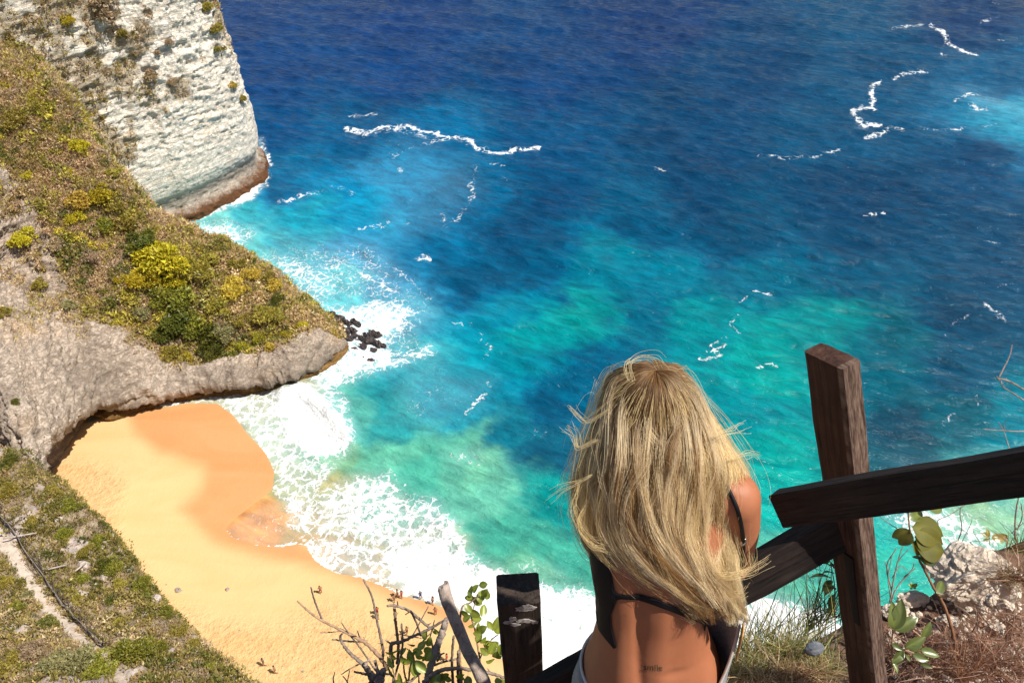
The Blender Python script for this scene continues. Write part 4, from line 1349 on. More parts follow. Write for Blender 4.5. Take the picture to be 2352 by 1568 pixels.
for k in range(len(fp) - 1):
    for q in range(20):
        f = r.random()
        a = (np.array(fp[k]) * (1 - f) + np.array(fp[k + 1]) * f) - o0 + np.array([0.12, 0.08, 0])
        e = a + (np.array(fp[k + 1]) - np.array(fp[k])) * r.normal(0, 0.5) + np.array([r.normal(0.2, 0.4), r.normal(0.1, 0.4), r.uniform(0.2, 0.9)])
        parts.append(tube([a + [0, 0, -0.1], (a + e) / 2 + r.normal(0, 0.08, 3), e], [0.03, 0.024, 0.012], 4))
V, F = join(parts)
tag(mobj("brushwood", V, F, M_POLE_D, fence), kind="stuff")
for (a, b) in (((15, 1248), (92, 1236)), ((118, 1318), (162, 1309)), ((180, 1322), (205, 1304))):
    pa, pb = np.array(path_pt(*a)) - o0, np.array(path_pt(*b)) - o0
    V, F = tube([pa + [0, 0, 0.75], pb + [0, 0, 0.85]], [0.075, 0.065], 7)
    mobj("crossbar", V, F, M_PALE, fence)

# ---- dark reef rocks in the surf at the tip
m = NT("wet_reef_rock")
n1 = m.noise(m.obj(), 2.5, 6, 0.75)
M_REEF = m.out(Base_Color=m.ramp(n1, [(0.35, (0.025, 0.018, 0.018)), (0.6, (0.07, 0.05, 0.045)), (0.8, (0.13, 0.095, 0.08))]), Roughness=0.45, Normal=m.bump(n1, 0.9, 0.2))
REEF = [(762, 722, 13, 1), (780, 735, 14, 1.3), (798, 742, 10, 1.6), (812, 738, 9, 1.8), (822, 744, 9, 1.2), (775, 752, 16, 1), (792, 762, 14, 1), (808, 757, 12, 1.1), (770, 772, 18, 0.8), (785, 785, 18, 0.8), (800, 775, 12, 0.9), (815, 770, 8, 0.8), (830, 775, 9, 1.3), (838, 768, 7, 1.8), (855, 766, 11, 1.4), (868, 768, 9, 1.4), (850, 782, 13, 1), (868, 788, 13, 1), (880, 792, 8, 1.2), (835, 793, 10, 0.8), (812, 797, 9, 0.5), (858, 800, 9, 0.6), (830, 815, 10, 0.35), (850, 822, 11, 0.35), (815, 818, 9, 0.3), (800, 812, 9, 0.4)]
reef_meshes = []
for s in range(5):
    V, F = rock_mesh("reef", 340 + s, 3, 0.75, 2.3, (1, 0.62, 1.0))
    V[:, 2] += 0.30 * np.abs(np.sin(V[:, 0] * 5 + s)) * (V[:, 2] > 0.1)
    me = mesh_data("reef_rock", V, F, smooth=False)
    me.materials.append(M_REEF)
    reef_meshes.append(me)
for i, (u, v, rp, hh) in enumerate(REEF):
    p = on_z(u, v, 0.35)
    rad = rp * np.linalg.norm(p - view) / FPX * 0.95
    o = link("reef_rock", reef_meshes[i % 5])
    o.location = p
    o.location.z = -0.1 * rad + (0.3 if hh > 0.7 else 0.0)
    o.scale = (rad * 1.1, rad, rad * 0.62 * hh)
    o.rotation_euler = (0, 0, math.radians(-20) + random.uniform(-0.4, 0.4))
    tag(o, "low dark rock almost drowned in white wash off the headland's tip" if hh < 0.55 else ("jagged black rock piled against the headland's tip" if u < 826 else "jagged black rock standing apart in the surf off the headland's tip"), "rock", "jagged black rocks off the headland's tip")
# ------------------------------------------------------------------ wooden railing
def wood(name, c0, c1, c2, axis_scale=(60, 60, 3), rough=0.75, spec=0.25, bumpd=0.0025, crack=0.0):
    m = NT(name)
    g = m.mapping(m.attr("grain").outputs["Vector"], axis_scale)
    a = m.noise(g, 1.0, 6, 0.68, 0.6)
    b = m.noise(m.obj(), 9.0, 5, 0.65)
    k = m.math("MULTIPLY_ADD", a, 0.65, m.math("MULTIPLY", b, 0.35))
    c = m.ramp(k, [(0.36, c0), (0.52, c1), (0.68, c2)])
    lines = m.ramp(m.noise(m.mapping(m.attr("grain").outputs["Vector"], tuple(np.array(axis_scale) * 2.2)), 1.0, 4, 0.6, 1.2), [(0.36, (0.25, 0.25, 0.25)), (0.46, (1, 1, 1))])
    c = m.mix(0.8, c, lines, "MULTIPLY")
    m.out(Base_Color=c, Roughness=rough, Normal=m.bump(m.math("ADD", m.math("MULTIPLY", a, 0.6), m.math("MULTIPLY", lines, 0.5)), 0.8, bumpd))
    m.b.inputs["Specular IOR Level"].default_value = spec
    return m.mat


def beam(name, P0, P1, E1, E2, mat, parent, nl=60, nw=7, rough=0.0015, bev=0.1, seed=1, widen=1.0, top_lift=None, o0=None):
    """a sawn beam from P0 to P1 with side vectors E1, E2 and worn edges"""
    P0, P1, E1, E2 = [np.asarray(x, float) for x in (P0, P1, E1, E2)]
    per = []
    k = nw
    for (a, b) in (((0, 0), (1, 0)), ((1, 0), (1, 1)), ((1, 1), (0, 1)), ((0, 1), (0, 0))):
        for t in np.linspace(bev, 1 - bev, k):
            per.append((a[0] + (b[0] - a[0]) * t, a[1] + (b[1] - a[1]) * t))
    per = np.array(per)
    c = per - 0.5
    # slightly rounded corners
    rr = np.maximum(np.abs(c[:, 0]), np.abs(c[:, 1]))
    T = np.linspace(0, 1, nl)
    L = np.linalg.norm(P1 - P0)
    V, Gv = [], []
    for t in T:
        w = 1 + (widen - 1) * t
        p = P0 + (P1 - P0) * t + (c[:, :1] * E1 + c[:, 1:] * E2) * w
        V.append(p)
        Gv.append(np.stack([c[:, 0] * np.linalg.norm(E1), c[:, 1] * np.linalg.norm(E2), np.full(len(c), t * L)], 1))
    V = np.array(V)
    Gv = np.array(Gv)
    n = c[:, :1] * E1 / (E1 @ E1) ** 0.5 + c[:, 1:] * E2 / (E2 @ E2) ** 0.5
    n /= np.linalg.norm(n, axis=1, keepdims=True)
    X, Y, Z = V[..., 0], V[..., 1], V[..., 2]
    V = V + n[None] * (rough * fbm(Gv[..., 0] * 90 + seed, Gv[..., 1] * 90, Gv[..., 2] * 9, 3, seed) + rough * 1.1 * fbm(Gv[..., 2] * 5, seed, 0, 2, seed))[..., None]
    m = len(c)
    Vf = V.reshape(-1, 3)
    Gf = Gv.reshape(-1, 3)
    F = grid_faces(nl, m, wrap=True).tolist()
    cap0 = Vf[:m].mean(0) - (P1 - P0) / L * 0.002
    cap1 = Vf[-m:].mean(0) + (P1 - P0) / L * 0.002
    Vf = np.concatenate([Vf, [cap0, cap1]])
    Gf = np.concatenate([Gf, [[0, 0, 0], [0, 0, L]]])
    for q in range(m):
        F.append([len(Vf) - 2, (q + 1) % m, q])
        F.append([len(Vf) - 1, (nl - 1) * m + q, (nl - 1) * m + (q + 1) % m])
    if o0 is not None:
        Vf = Vf - o0
    me = mesh_data(name, Vf, F, smooth=False)
    at = me.attributes.new("grain", "FLOAT_VECTOR", "POINT")
    at.data.foreach_set("vector", Gf.astype(np.float32).ravel())
    return link(name, me, mat, parent)


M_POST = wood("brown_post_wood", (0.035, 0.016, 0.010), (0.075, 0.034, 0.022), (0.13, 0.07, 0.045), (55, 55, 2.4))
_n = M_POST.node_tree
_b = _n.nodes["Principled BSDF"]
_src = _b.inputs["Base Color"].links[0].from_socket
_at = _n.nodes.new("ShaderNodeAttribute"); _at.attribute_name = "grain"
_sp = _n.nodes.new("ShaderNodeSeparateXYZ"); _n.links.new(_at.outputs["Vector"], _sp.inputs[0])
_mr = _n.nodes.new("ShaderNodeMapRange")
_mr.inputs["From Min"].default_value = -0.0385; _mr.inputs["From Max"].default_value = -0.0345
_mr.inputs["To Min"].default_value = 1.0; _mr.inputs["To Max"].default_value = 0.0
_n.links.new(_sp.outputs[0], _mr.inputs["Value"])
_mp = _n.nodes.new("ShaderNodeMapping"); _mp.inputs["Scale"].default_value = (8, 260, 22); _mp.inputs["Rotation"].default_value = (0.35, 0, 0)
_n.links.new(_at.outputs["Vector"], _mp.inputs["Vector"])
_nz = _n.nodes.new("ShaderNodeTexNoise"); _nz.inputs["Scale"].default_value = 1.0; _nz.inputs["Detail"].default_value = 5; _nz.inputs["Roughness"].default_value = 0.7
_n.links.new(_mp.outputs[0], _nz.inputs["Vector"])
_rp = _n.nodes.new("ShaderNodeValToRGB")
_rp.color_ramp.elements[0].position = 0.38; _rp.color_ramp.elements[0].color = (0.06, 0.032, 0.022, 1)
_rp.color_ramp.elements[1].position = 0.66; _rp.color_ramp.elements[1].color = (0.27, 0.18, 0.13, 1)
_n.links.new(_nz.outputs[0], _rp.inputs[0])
_mx = _n.nodes.new("ShaderNodeMixRGB")  # right face mixed paler: weathered grain plus sunlight painted into the colour
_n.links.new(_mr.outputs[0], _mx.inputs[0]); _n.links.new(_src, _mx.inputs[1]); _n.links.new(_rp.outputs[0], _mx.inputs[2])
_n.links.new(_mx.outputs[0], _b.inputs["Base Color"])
M_RAILW = wood("dark_rail_wood", (0.012, 0.009, 0.008), (0.026, 0.018, 0.015), (0.05, 0.035, 0.028), (60, 60, 3))
M_POST2 = wood("dark_post_wood", (0.02, 0.014, 0.011), (0.05, 0.034, 0.025), (0.10, 0.068, 0.05), (55, 55, 3))


def plane_hit(u, v, p, n):
    r = ray(u, v)
    c = np.array([0, 0, CAM_H])
    return c + r * (((p - c) @ n) / (r @ n))


top_f = at_d(1935, 848, 1.46)
bot_f = at_d(2010, 1568, 2.02)
ax = (bot_f - top_f) / np.linalg.norm(bot_f - top_f)
pl = plane_hit(1846, 807, top_f, ax)
pr = plane_hit(1977, 826, top_f, ax)
e1 = pl - top_f
e2 = pr - top_f
cen_t = top_f + (e1 + e2) / 2
base_t = cen_t + ax * ((cen_t[2] - 82.36) / -ax[2])
rail_root = empty("wooden_railing", base_t, "dark timber railing with a tall brown post and sloping rails behind the woman", "railing")
ro = np.array(base_t)
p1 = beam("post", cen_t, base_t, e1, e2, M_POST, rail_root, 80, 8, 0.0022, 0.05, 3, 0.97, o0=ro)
p1["label"] = "tall leaning brown post with a weathered right side painted paler as if sunlit"
# mortise slot in its left face: a near-black bar painted for the hollow's shade
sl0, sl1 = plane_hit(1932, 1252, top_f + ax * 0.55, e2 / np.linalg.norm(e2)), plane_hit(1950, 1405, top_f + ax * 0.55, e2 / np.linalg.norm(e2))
m = NT("slot_shade_black")
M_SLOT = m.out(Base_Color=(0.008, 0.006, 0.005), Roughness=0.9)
for (a, b) in ((sl0, sl1),):
    en = -e2 / np.linalg.norm(e2)
    q0 = top_f + ax * ((a - top_f) @ ax) + e1 * 0.42 + e2 * 0.0 + en * 0.002
    q1 = top_f + ax * ((b - top_f) @ ax) + e1 * 0.40 + en * 0.002
    beam("slot", q0, q1, e1 * 0.28, e2 * 0.06, M_SLOT, rail_root, 12, 4, 0.0006, 0.3, 9, 0.7, o0=ro)
# rails: the level one in front, the sloping one going down to the left
a0, a1 = at_d(1795, 1166, 1.50), at_d(2560, 1051, 1.02)
d = (a1 - a0) / np.linalg.norm(a1 - a0)
upv = np.array([0, 0.25, 1.0])
upv -= d * (upv @ d)
upv /= np.linalg.norm(upv)
sd_ = np.cross(d, upv)
r1 = beam("rail", a0, a1, upv * 0.070, sd_ * 0.042, M_RAILW, rail_root, 60, 7, 0.0022, 0.06, 5, o0=ro)
b0, b1 = at_d(1940, 1205, 1.80), at_d(1150, 1648, 2.16)
d = (b1 - b0) / np.linalg.norm(b1 - b0)
upv = np.array([0, 0.3, 1.0])
upv -= d * (upv @ d)
upv /= np.linalg.norm(upv)
sd_ = np.cross(d, upv)
beam("rail", b0, b1, upv * 0.100, sd_ * 0.05, M_RAILW, rail_root, 60, 7, 0.0026, 0.06, 6, o0=ro)
# second post, further down the steps
t2 = at_d(1190, 1351, 2.12)
bt2 = at_d(1206, 1600, 2.52)
ax2 = (bt2 - t2) / np.linalg.norm(bt2 - t2)
bt2 = t2 + ax2 * 1.5
f1 = np.array([1.0, 0.04, 0]); f1 -= ax2 * (f1 @ ax2); f1 /= np.linalg.norm(f1)
f2 = np.cross(ax2, f1)
p2 = beam("post", t2, bt2, f1 * 0.124, f2 * 0.10, M_POST2, rail_root, 60, 8, 0.0012, 0.05, 8, o0=ro)
p2["label"] = "short dark post with flaking pale paint patches"
m = NT("old_paint")
n1 = m.noise(m.obj(), 60, 4, 0.7)
M_PAINT = m.out(Base_Color=m.ramp(n1, [(0.35, (0.10, 0.075, 0.06)), (0.5, (0.42, 0.36, 0.32)), (0.7, (0.62, 0.56, 0.52))]), Roughness=0.8)
nf = f2 if f2[1] < 0 else -f2
for k, (u, v, w, h) in enumerate([(1204, 1426, 19, 7), (1166, 1429, 10, 6), (1178, 1421, 8, 7), (1229, 1428, 9, 5), (1212, 1395, 20, 10), (1196, 1398, 9, 7), (1182, 1434, 14, 5)]):
    fp0 = t2 + nf * 0.0508
    c0 = plane_hit(u, v, fp0, nf)
    rr_ = np.random.default_rng(70 + k)
    ang = np.linspace(0, 2 * math.pi, 26, endpoint=False)
    rad = 1 + 0.45 * np.array([vnoise(math.cos(t) * 2.2 + k * 5, math.sin(t) * 2.2, 0.5, 3) for t in ang]) + rr_.uniform(-0.18, 0.18, 26)
    W = w * 2.12 / FPX
    H_ = h * 2.12 / FPX * 1.25
    pts = c0 + np.outer(np.cos(ang) * rad * W, f1) + np.outer(np.sin(ang) * rad * H_, ax2)
    V = np.concatenate([pts - nf * 0.002, pts + nf * 0.0008]) - ro
    F = [list(range(26))[::-1], list(range(26, 52))] + [[i, (i + 1) % 26, 26 + (i + 1) % 26, 26 + i] for i in range(26)]
    mobj("paint_flake", V, F, M_PAINT, rail_root, smooth=False)

# ------------------------------------------------------------------ woman at the railing
def ell(c, r, rot=None, n=20):
    t = np.linspace(0, math.pi, n)
    p = np.linspace(0, 2 * math.pi, 2 * n, endpoint=False)
    V = np.stack([np.outer(np.sin(t), np.cos(p)), np.outer(np.sin(t), np.sin(p)), np.outer(np.cos(t), np.ones_like(p))], -1).reshape(-1, 3) * np.array(r)
    if rot is not None:
        V = V @ np.array(Matrix.Rotation(rot[0], 3, rot[1])).T
    return V + np.array(c), grid_faces(n, 2 * n, wrap=True)


def loft(sections, seg=36, n=40, power=2.3):
    """sections: (center, rx, ry, rot) stacked along z; super-ellipse rings"""
    A = np.array([[*c, rx, ry, ro_] for c, rx, ry, ro_ in sections])
    A = resample_n(A, n)
    ang = np.linspace(0, 2 * math.pi, seg, endpoint=False)
    V = []
    for row in A:
        c, rx, ry, ro_ = row[:3], row[3], row[4], row[5]
        x = np.sign(np.cos(ang)) * np.abs(np.cos(ang)) ** (2 / power) * rx
        y = np.sign(np.sin(ang)) * np.abs(np.sin(ang)) ** (2 / power) * ry
        V.append(c + np.stack([x * math.cos(ro_) - y * math.sin(ro_), x * math.sin(ro_) + y * math.cos(ro_), 0 * x], 1))
    V = np.concatenate(V)
    F = grid_faces(n, seg, wrap=True).tolist() + [list(range(seg))[::-1], list(range(len(V) - seg, len(V)))]
    return V, F


def resample_n(A, n):
    return catmull(A, n)


def limb(P, R, seg=18, n=30):
    A = catmull(np.concatenate([np.asarray(P, float), np.asarray(R, float)[:, None]], 1), n)
    return tube(A[:, :3], A[:, 3], seg)


GZ = 82.42
HEADC = np.array([0.262, 1.000, 83.982])
parts = []
TORSO = [
    ((0.318, 0.835, 83.22), 0.148, 0.105, 0.02), ((0.320, 0.825, 83.31), 0.158, 0.122, 0.02), ((0.320, 0.822, 83.385), 0.146, 0.115, 0.0),
    ((0.306, 0.836, 83.48), 0.121, 0.098, -0.06), ((0.299, 0.850, 83.56), 0.118, 0.090, -0.12), ((0.293, 0.870, 83.64), 0.124, 0.098, -0.18),
    ((0.288, 0.895, 83.73), 0.134, 0.102, -0.26), ((0.286, 0.925, 83.81), 0.138, 0.094, -0.34), ((0.282, 0.945, 83.865), 0.115, 0.070, -0.38), ((0.27, 0.955, 83.90), 0.06, 0.05, -0.3)]
parts.append(loft(TORSO))
SR, SL = np.array([0.432, 0.905, 83.845]), np.array([0.186, 1.030, 83.825])
parts.append(limb([(0.268, 0.945, 83.86), (0.264, 0.960, 83.90), (0.262, 0.985, 83.95)], [0.062, 0.052, 0.05]))
parts.append(limb([(0.30, 0.945, 83.875), SR * 0.6 + np.array([0.27, 0.945, 83.88]) * 0.4, SR], [0.05, 0.05, 0.052]))
parts.append(limb([(0.25, 0.955, 83.87), SL * 0.6 + np.array([0.27, 0.945, 83.88]) * 0.4, SL], [0.05, 0.046, 0.043]))
parts.append(ell(HEADC, (0.070, 0.088, 0.100)))
parts.append(ell(HEADC + [0, 0.035, -0.045], (0.056, 0.062, 0.062)))          # jaw
parts.append(ell(HEADC + [0, 0.098, -0.022], (0.011, 0.017, 0.022)))          # nose
parts.append(ell(HEADC + [0, 0.090, -0.062], (0.022, 0.012, 0.010)))          # lips
parts.append(ell(HEADC + [0, 0.083, -0.092], (0.020, 0.018, 0.016)))          # chin
for s in (-1, 1):
    parts.append(ell(HEADC + [s * 0.074, 0.008, -0.022], (0.010, 0.018, 0.028)))
    parts.append(ell(HEADC + [s * 0.034, 0.074, -0.036], (0.020, 0.016, 0.016)))
# arms
ER, WR = np.array([0.486, 0.935, 83.565]), np.array([0.458, 1.050, 83.425])
EL, WL = np.array([0.195, 1.140, 83.61]), np.array([0.245, 1.105, 83.455])
parts.append(limb([SR, SR * 0.55 + ER * 0.45 + [0.008, -0.004, 0], ER], [0.050, 0.043, 0.036]))
parts.append(limb([ER, ER * 0.6 + WR * 0.4, WR], [0.036, 0.037, 0.024]))
parts.append(limb([SL, SL * 0.55 + EL * 0.45, EL], [0.043, 0.042, 0.035]))
parts.append(limb([EL, EL * 0.6 + WL * 0.4, WL], [0.035, 0.036, 0.024]))


def hand(W, fwd, side, down):
    """palm on the rail with the fingers closed over it"""
    fwd, side, down = [np.asarray(x, float) / np.linalg.norm(x) for x in (fwd, side, down)]
    out = [limb([W, W + fwd * 0.03, W + fwd * 0.075], [0.025, 0.030, 0.027], 14, 12)]
    out.append(limb([W + fwd * 0.035 - side * 0.018, W + fwd * 0.07 - side * 0.022], [0.020, 0.017], 12, 8))
    out.append(limb([W + fwd * 0.035 + side * 0.018, W + fwd * 0.07 + side * 0.022], [0.020, 0.017], 12, 8))
    for k, (o, L) in enumerate(((-0.031, 0.062), (-0.0105, 0.072), (0.0105, 0.068), (0.031, 0.054))):
        b = W + fwd * 0.066 + side * o
        out.append(limb([b, b + fwd * L * 0.42 + down * 0.008, b + fwd * L * 0.62 + down * L * 0.36, b + fwd * L * 0.55 + down * L * 0.66], [0.0095, 0.009, 0.0085, 0.007], 10, 16))
    b = W + fwd * 0.022 - side * 0.024
    out.append(limb([b, b - side * 0.026 + fwd * 0.020, b - side * 0.034 + fwd * 0.048 + down * 0.012], [0.014, 0.0105, 0.008], 10, 12))
    return out


parts.append(ell(SR, (0.049, 0.049, 0.052)))
parts.append(ell(SR * 0.5 + np.array([0.33, 0.935, 83.855]) * 0.5, (0.06, 0.05, 0.048)))
parts.append(ell(SL, (0.046, 0.046, 0.048)))
for q_, r_ in ((ER, 0.036), (EL, 0.035), (WR, 0.024), (WL, 0.024)):
    parts.append(ell(q_, (r_, r_, r_)))
parts += hand(WR, (0.0, 0.92, -0.35), (1, 0, 0), (0, -0.3, -1))
parts += hand(WL, (0.65, 0.55, -0.35), (0.6, -0.7, 0), (0, -0.2, -1))
# legs and feet (below the picture)
for s, hx in ((1, 0.385), (-1, 0.238)):
    H0 = np.array([hx, 0.825, 83.30])
    K = np.array([hx + 0.01 * s, 0.85, 82.90])
    A_ = np.array([hx + 0.012 * s, 0.80, GZ + 0.075])
    parts.append(limb([H0, H0 * 0.6 + K * 0.4 + [0, 0.012, 0], K], [0.086, 0.074, 0.052]))
    parts.append(limb([K, K * 0.65 + A_ * 0.35 + [0, -0.018, 0], A_], [0.052, 0.052, 0.033]))
    parts.append(limb([A_ + [0, -0.03, -0.045], A_ + [0, 0.04, -0.04], A_ + [0, 0.14, -0.055]], [0.030, 0.034, 0.022]))
V, F = join(parts)
src = mobj("body_source", V, F, plain("tmp", (0.5, 0.3, 0.2)))
rm = src.modifiers.new("r", "REMESH")
rm.mode = "VOXEL"
rm.voxel_size = 0.0048
sm = src.modifiers.new("s", "SMOOTH")
sm.factor = 0.5
sm.iterations = 7
dg = bpy.context.evaluated_depsgraph_get()
me = bpy.data.meshes.new_from_object(src.evaluated_get(dg))
bpy.data.objects.remove(src)
n = len(me.vertices)
BV = np.zeros(n * 3, np.float32)
me.vertices.foreach_get("co", BV)
BV = BV.reshape(-1, 3).astype(float)
BF = [list(p.vertices) for p in me.polygons]
bpy.data.meshes.remove(me)
# spine furrow, shoulder blades and the small of the back
spine = np.array([[0.292, 0.71, 83.38], [0.276, 0.735, 83.50], [0.268, 0.762, 83.60], [0.262, 0.79, 83.72], [0.262, 0.84, 83.82]])
sx = np.interp(BV[:, 2], spine[:, 2], spine[:, 0]) - 0.012
backside = (BV[:, 1] < np.interp(BV[:, 2], [83.3, 83.9], [0.80, 0.93])) & (BV[:, 2] > 83.30) & (BV[:, 2] < 83.86) & (np.abs(BV[:, 0] - sx) < 0.12)
dx = BV[:, 0] - sx
fade = sstep(83.32, 83.42, BV[:, 2]) * (1 - sstep(83.74, 83.84, BV[:, 2]))
BV[:, 1] += backside * fade * (0.0075 * np.exp(-(dx / 0.012) ** 2) - 0.0055 * np.exp(-((np.abs(dx) - 0.042) / 0.022) ** 2))
BV[:, 1] -= backside * 0.010 * np.exp(-((dx - 0.085) / 0.03) ** 2 - ((BV[:, 2] - 83.76) / 0.045) ** 2)
BV[:, 1] += backside * 0.004 * np.exp(-((dx - 0.075) / 0.03) ** 2 - ((BV[:, 2] - 83.475) / 0.012) ** 2)
m = NT("tanned_skin")
n1 = m.noise(m.obj(), 9, 4, 0.6)
n2 = m.noise(m.obj(), 160, 2, 0.5)
sk = m.ramp(n1, [(0.3, (0.36, 0.125, 0.055)), (0.7, (0.44, 0.165, 0.078))])
m.out(Base_Color=sk, Roughness=0.56, Normal=m.bump(n2, 0.15, 0.0008))
m.b.inputs["Subsurface Weight"].default_value = 0.12
m.b.inputs["Subsurface Radius"].default_value = (1.0, 0.35, 0.18)
m.b.inputs["Subsurface Scale"].default_value = 0.008
m.b.inputs["Specular IOR Level"].default_value = 0.4
M_SKIN = m.mat
WO = np.array([0.30, 0.82, GZ])
woman = empty("person", WO, "woman with long wind-blown blonde hair in a black bikini top leaning on the railing", "person")
body = mobj("body", BV - WO, BF, M_SKIN, woman)
BODY_BVH = BVHTree.FromPolygons(BV.tolist(), BF)
M_DARKFAB = plain("black_swim_fabric", (0.004, 0.0045, 0.007), 0.6, 0.25, 0.3, 40)
for s in (-1, 1):
    V, F = ell(HEADC + [s * 0.031, 0.078, 0.0] - WO, (0.012, 0.012, 0.012), n=10)
    mobj("eye", V, F, plain("eye_white", (0.7, 0.68, 0.65), 0.2), woman)


def on_body(u, v, off=0.003, dflt=1.5):
    loc, nor = hit(BODY_BVH, u, v)
    if loc is None:
        loc, nor, _, _ = BODY_BVH.find_nearest(Vector(at_d(u, v, dflt)))
    return np.array(loc + nor * off)


def cloth_strip(name, A, B, nl, nw, mat, parent, off=0.0035, dflt=1.5, thick=0.003, wrapA=0):
    A, B = resample2(A, nl), resample2(B, nl)
    G = np.zeros((nl, nw + wrapA, 3))
    for i in range(nl):
        for j in range(nw):
            t = j / (nw - 1)
            p = A[i] * (1 - t) + B[i] * t
            G[i, j + wrapA] = on_body(p[0], p[1], off, dflt)
        for j in range(wrapA):                     # carry on round the flank, out of sight of the picture
            e = G[i, wrapA]
            q = e + np.array([0.0, 0.022, 0.004]) * (wrapA - j)
            loc, nor, _, _ = BODY_BVH.find_nearest(Vector(q))
            G[i, j] = np.array(loc + nor * off)
    for it in range(3):
        G[1:-1, 1:-1] = 0.5 * G[1:-1, 1:-1] + 0.125 * (G[:-2, 1:-1] + G[2:, 1:-1] + G[1:-1, :-2] + G[1:-1, 2:])
    o = mobj(name, G.reshape(-1, 3) - WO, grid_faces(*G.shape[:2]), mat, parent)
    so = o.modifiers.new("thickness", "SOLIDIFY")
    so.thickness = thick
    so.offset = 0
    return o


def resample2(P, n):
    P = np.asarray(P, float)
    L = np.concatenate([[0], np.cumsum(np.linalg.norm(np.diff(P, axis=0), axis=1))])
    s = np.linspace(0, L[-1], n)
    return np.stack([np.interp(s, L, P[:, k]) for k in range(2)], 1)


top = empty("bikini_top", (0, 0, 0))
top.parent = woman
cloth_strip("side_panel", [(1392, 1262), (1374, 1297), (1358, 1328), (1350, 1365), (1352, 1400), (1360, 1424), (1386, 1458), (1412, 1485)],
            [(1404, 1266), (1405, 1304), (1407, 1323), (1412, 1352), (1418, 1378), (1405, 1411), (1406, 1435), (1417, 1484)], 34, 10, M_DARKFAB, top, 0.004, wrapA=4)
cloth_strip("back_strap", [(1408, 1356), (1428, 1364), (1467, 1362), (1505, 1371), (1544, 1388), (1580, 1403), (1614, 1414), (1645, 1424), (1660, 1440)],
            [(1408, 1378), (1428, 1371), (1467, 1373), (1505, 1385), (1537, 1398), (1572, 1412), (1600, 1424), (1630, 1441), (1650, 1470)], 50, 5, M_DARKFAB, top, 0.004)
sp = [(1664, 1112), (1680, 1140), (1693, 1170), (1702, 1205), (1706, 1240), (1704, 1275), (1694, 1315), (1680, 1345)]
pts = catmull(np.array([on_body(u, v, 0.004, 1.42) for u, v in sp]), 40) - WO
V, F = tube(pts, 0.0042, 8)
mobj("shoulder_strap", V, F, M_DARKFAB, top)
M_STEEL = plain("ring_metal", (0.55, 0.52, 0.48), 0.2, 0.5, 0.1, 30, metallic=1.0)
for (u, v, rr_) in ((1706, 1238, 0.0075), (1662, 1426, 0.006)):
    c = on_body(u, v, 0.006, 1.43) - WO
    ang = np.linspace(0, 2 * math.pi, 19)
    ring = c + rr_ * (np.cos(ang)[:, None] * np.array([0.5, 0, 0.2]) + np.sin(ang)[:, None] * np.array([0.1, 0.3, 0.9]))
    V, F = tube(ring, 0.0022, 6)
    mobj("strap_ring", V, F, M_STEEL, top)
# shorts: slanted waist, open at the right flank
m = NT("grey_denim")
wv_ = m.noise(m.obj(), 220, 2, 0.6)
fd = m.noise(m.obj(), 14, 4, 0.65)
M_DENIM = m.out(Base_Color=m.mix(0.35, m.ramp(fd, [(0.35, (0.18, 0.185, 0.19)), (0.65, (0.42, 0.42, 0.41))]), m.ramp(wv_, [(0.4, (0.14, 0.14, 0.15)), (0.6, (0.46, 0.46, 0.45))])), Roughness=0.9, Normal=m.bump(wv_, 0.4, 0.0008))
M_TAN = plain("tan_leather", (0.50, 0.27, 0.075), 0.6, 0.3, 0.15, 30)
ang = np.linspace(0, 2 * math.pi, 64, endpoint=False)
shorts = []
for k, (dz, grow) in enumerate([(0.0, 0.0), (-0.012, 0.002), (-0.03, 0.003), (-0.07, 0.008), (-0.12, 0.012), (-0.17, 0.012), (-0.22, 0.014)]):
    zt = 83.335 + 0.215 * np.exp(-((np.angle(np.exp(1j * (ang - 0.05)))) / 0.55) ** 2)
    z = zt * (1 - k / 6) + (83.17) * (k / 6)
    rx, ry = 0.167 + grow, 0.124 + grow
    shorts.append(np.stack([0.320 + (rx - 0.006) * np.cos(ang), 0.826 + ry * np.sin(ang), z], 1))
V = np.concatenate(shorts) - WO
sh = mobj("shorts", V, grid_faces(7, 64, wrap=True), M_DENIM, woman)
so = sh.modifiers.new("thickness", "SOLIDIFY")
so.thickness = 0.004
for s, hx in ((1, 0.385), (-1, 0.238)):
    V, F = tube([(hx - 0.30, 0.005, 0.84), (hx - 0.30, 0.01, 0.72), (hx - 0.298, 0.012, 0.60)], [0.088, 0.092, 0.098], 24)
    mobj("leg", V, F[:-2], M_DENIM, sh)
V, F = tube(np.concatenate([shorts[0], shorts[0][:1]]) - WO, 0.0035, 6)
mobj("waistband", V, F, plain("pale_hem", (0.62, 0.54, 0.46), 0.8), sh)
g = np.linspace(-0.34, -0.10, 9)
st0 = np.stack([0.320 + 0.1665 * np.cos(g), 0.826 + 0.1285 * np.sin(g), 83.548 + 0 * g - 0.1 * (g + 0.1) ** 2], 1)
st1 = np.stack([0.320 + 0.174 * np.cos(g * 0.6 - 0.12), 0.826 + 0.136 * np.sin(g * 0.6 - 0.12), 83.43 + 0 * g], 1)
G = np.array([st0 * (1 - t) + st1 * t for t in np.linspace(0, 1, 8)])
tp = mobj("trim", G.reshape(-1, 3) - WO, grid_faces(8, 9), M_TAN, sh)
so = tp.modifiers.new("thickness", "SOLIDIFY")
so.thickness = 0.003
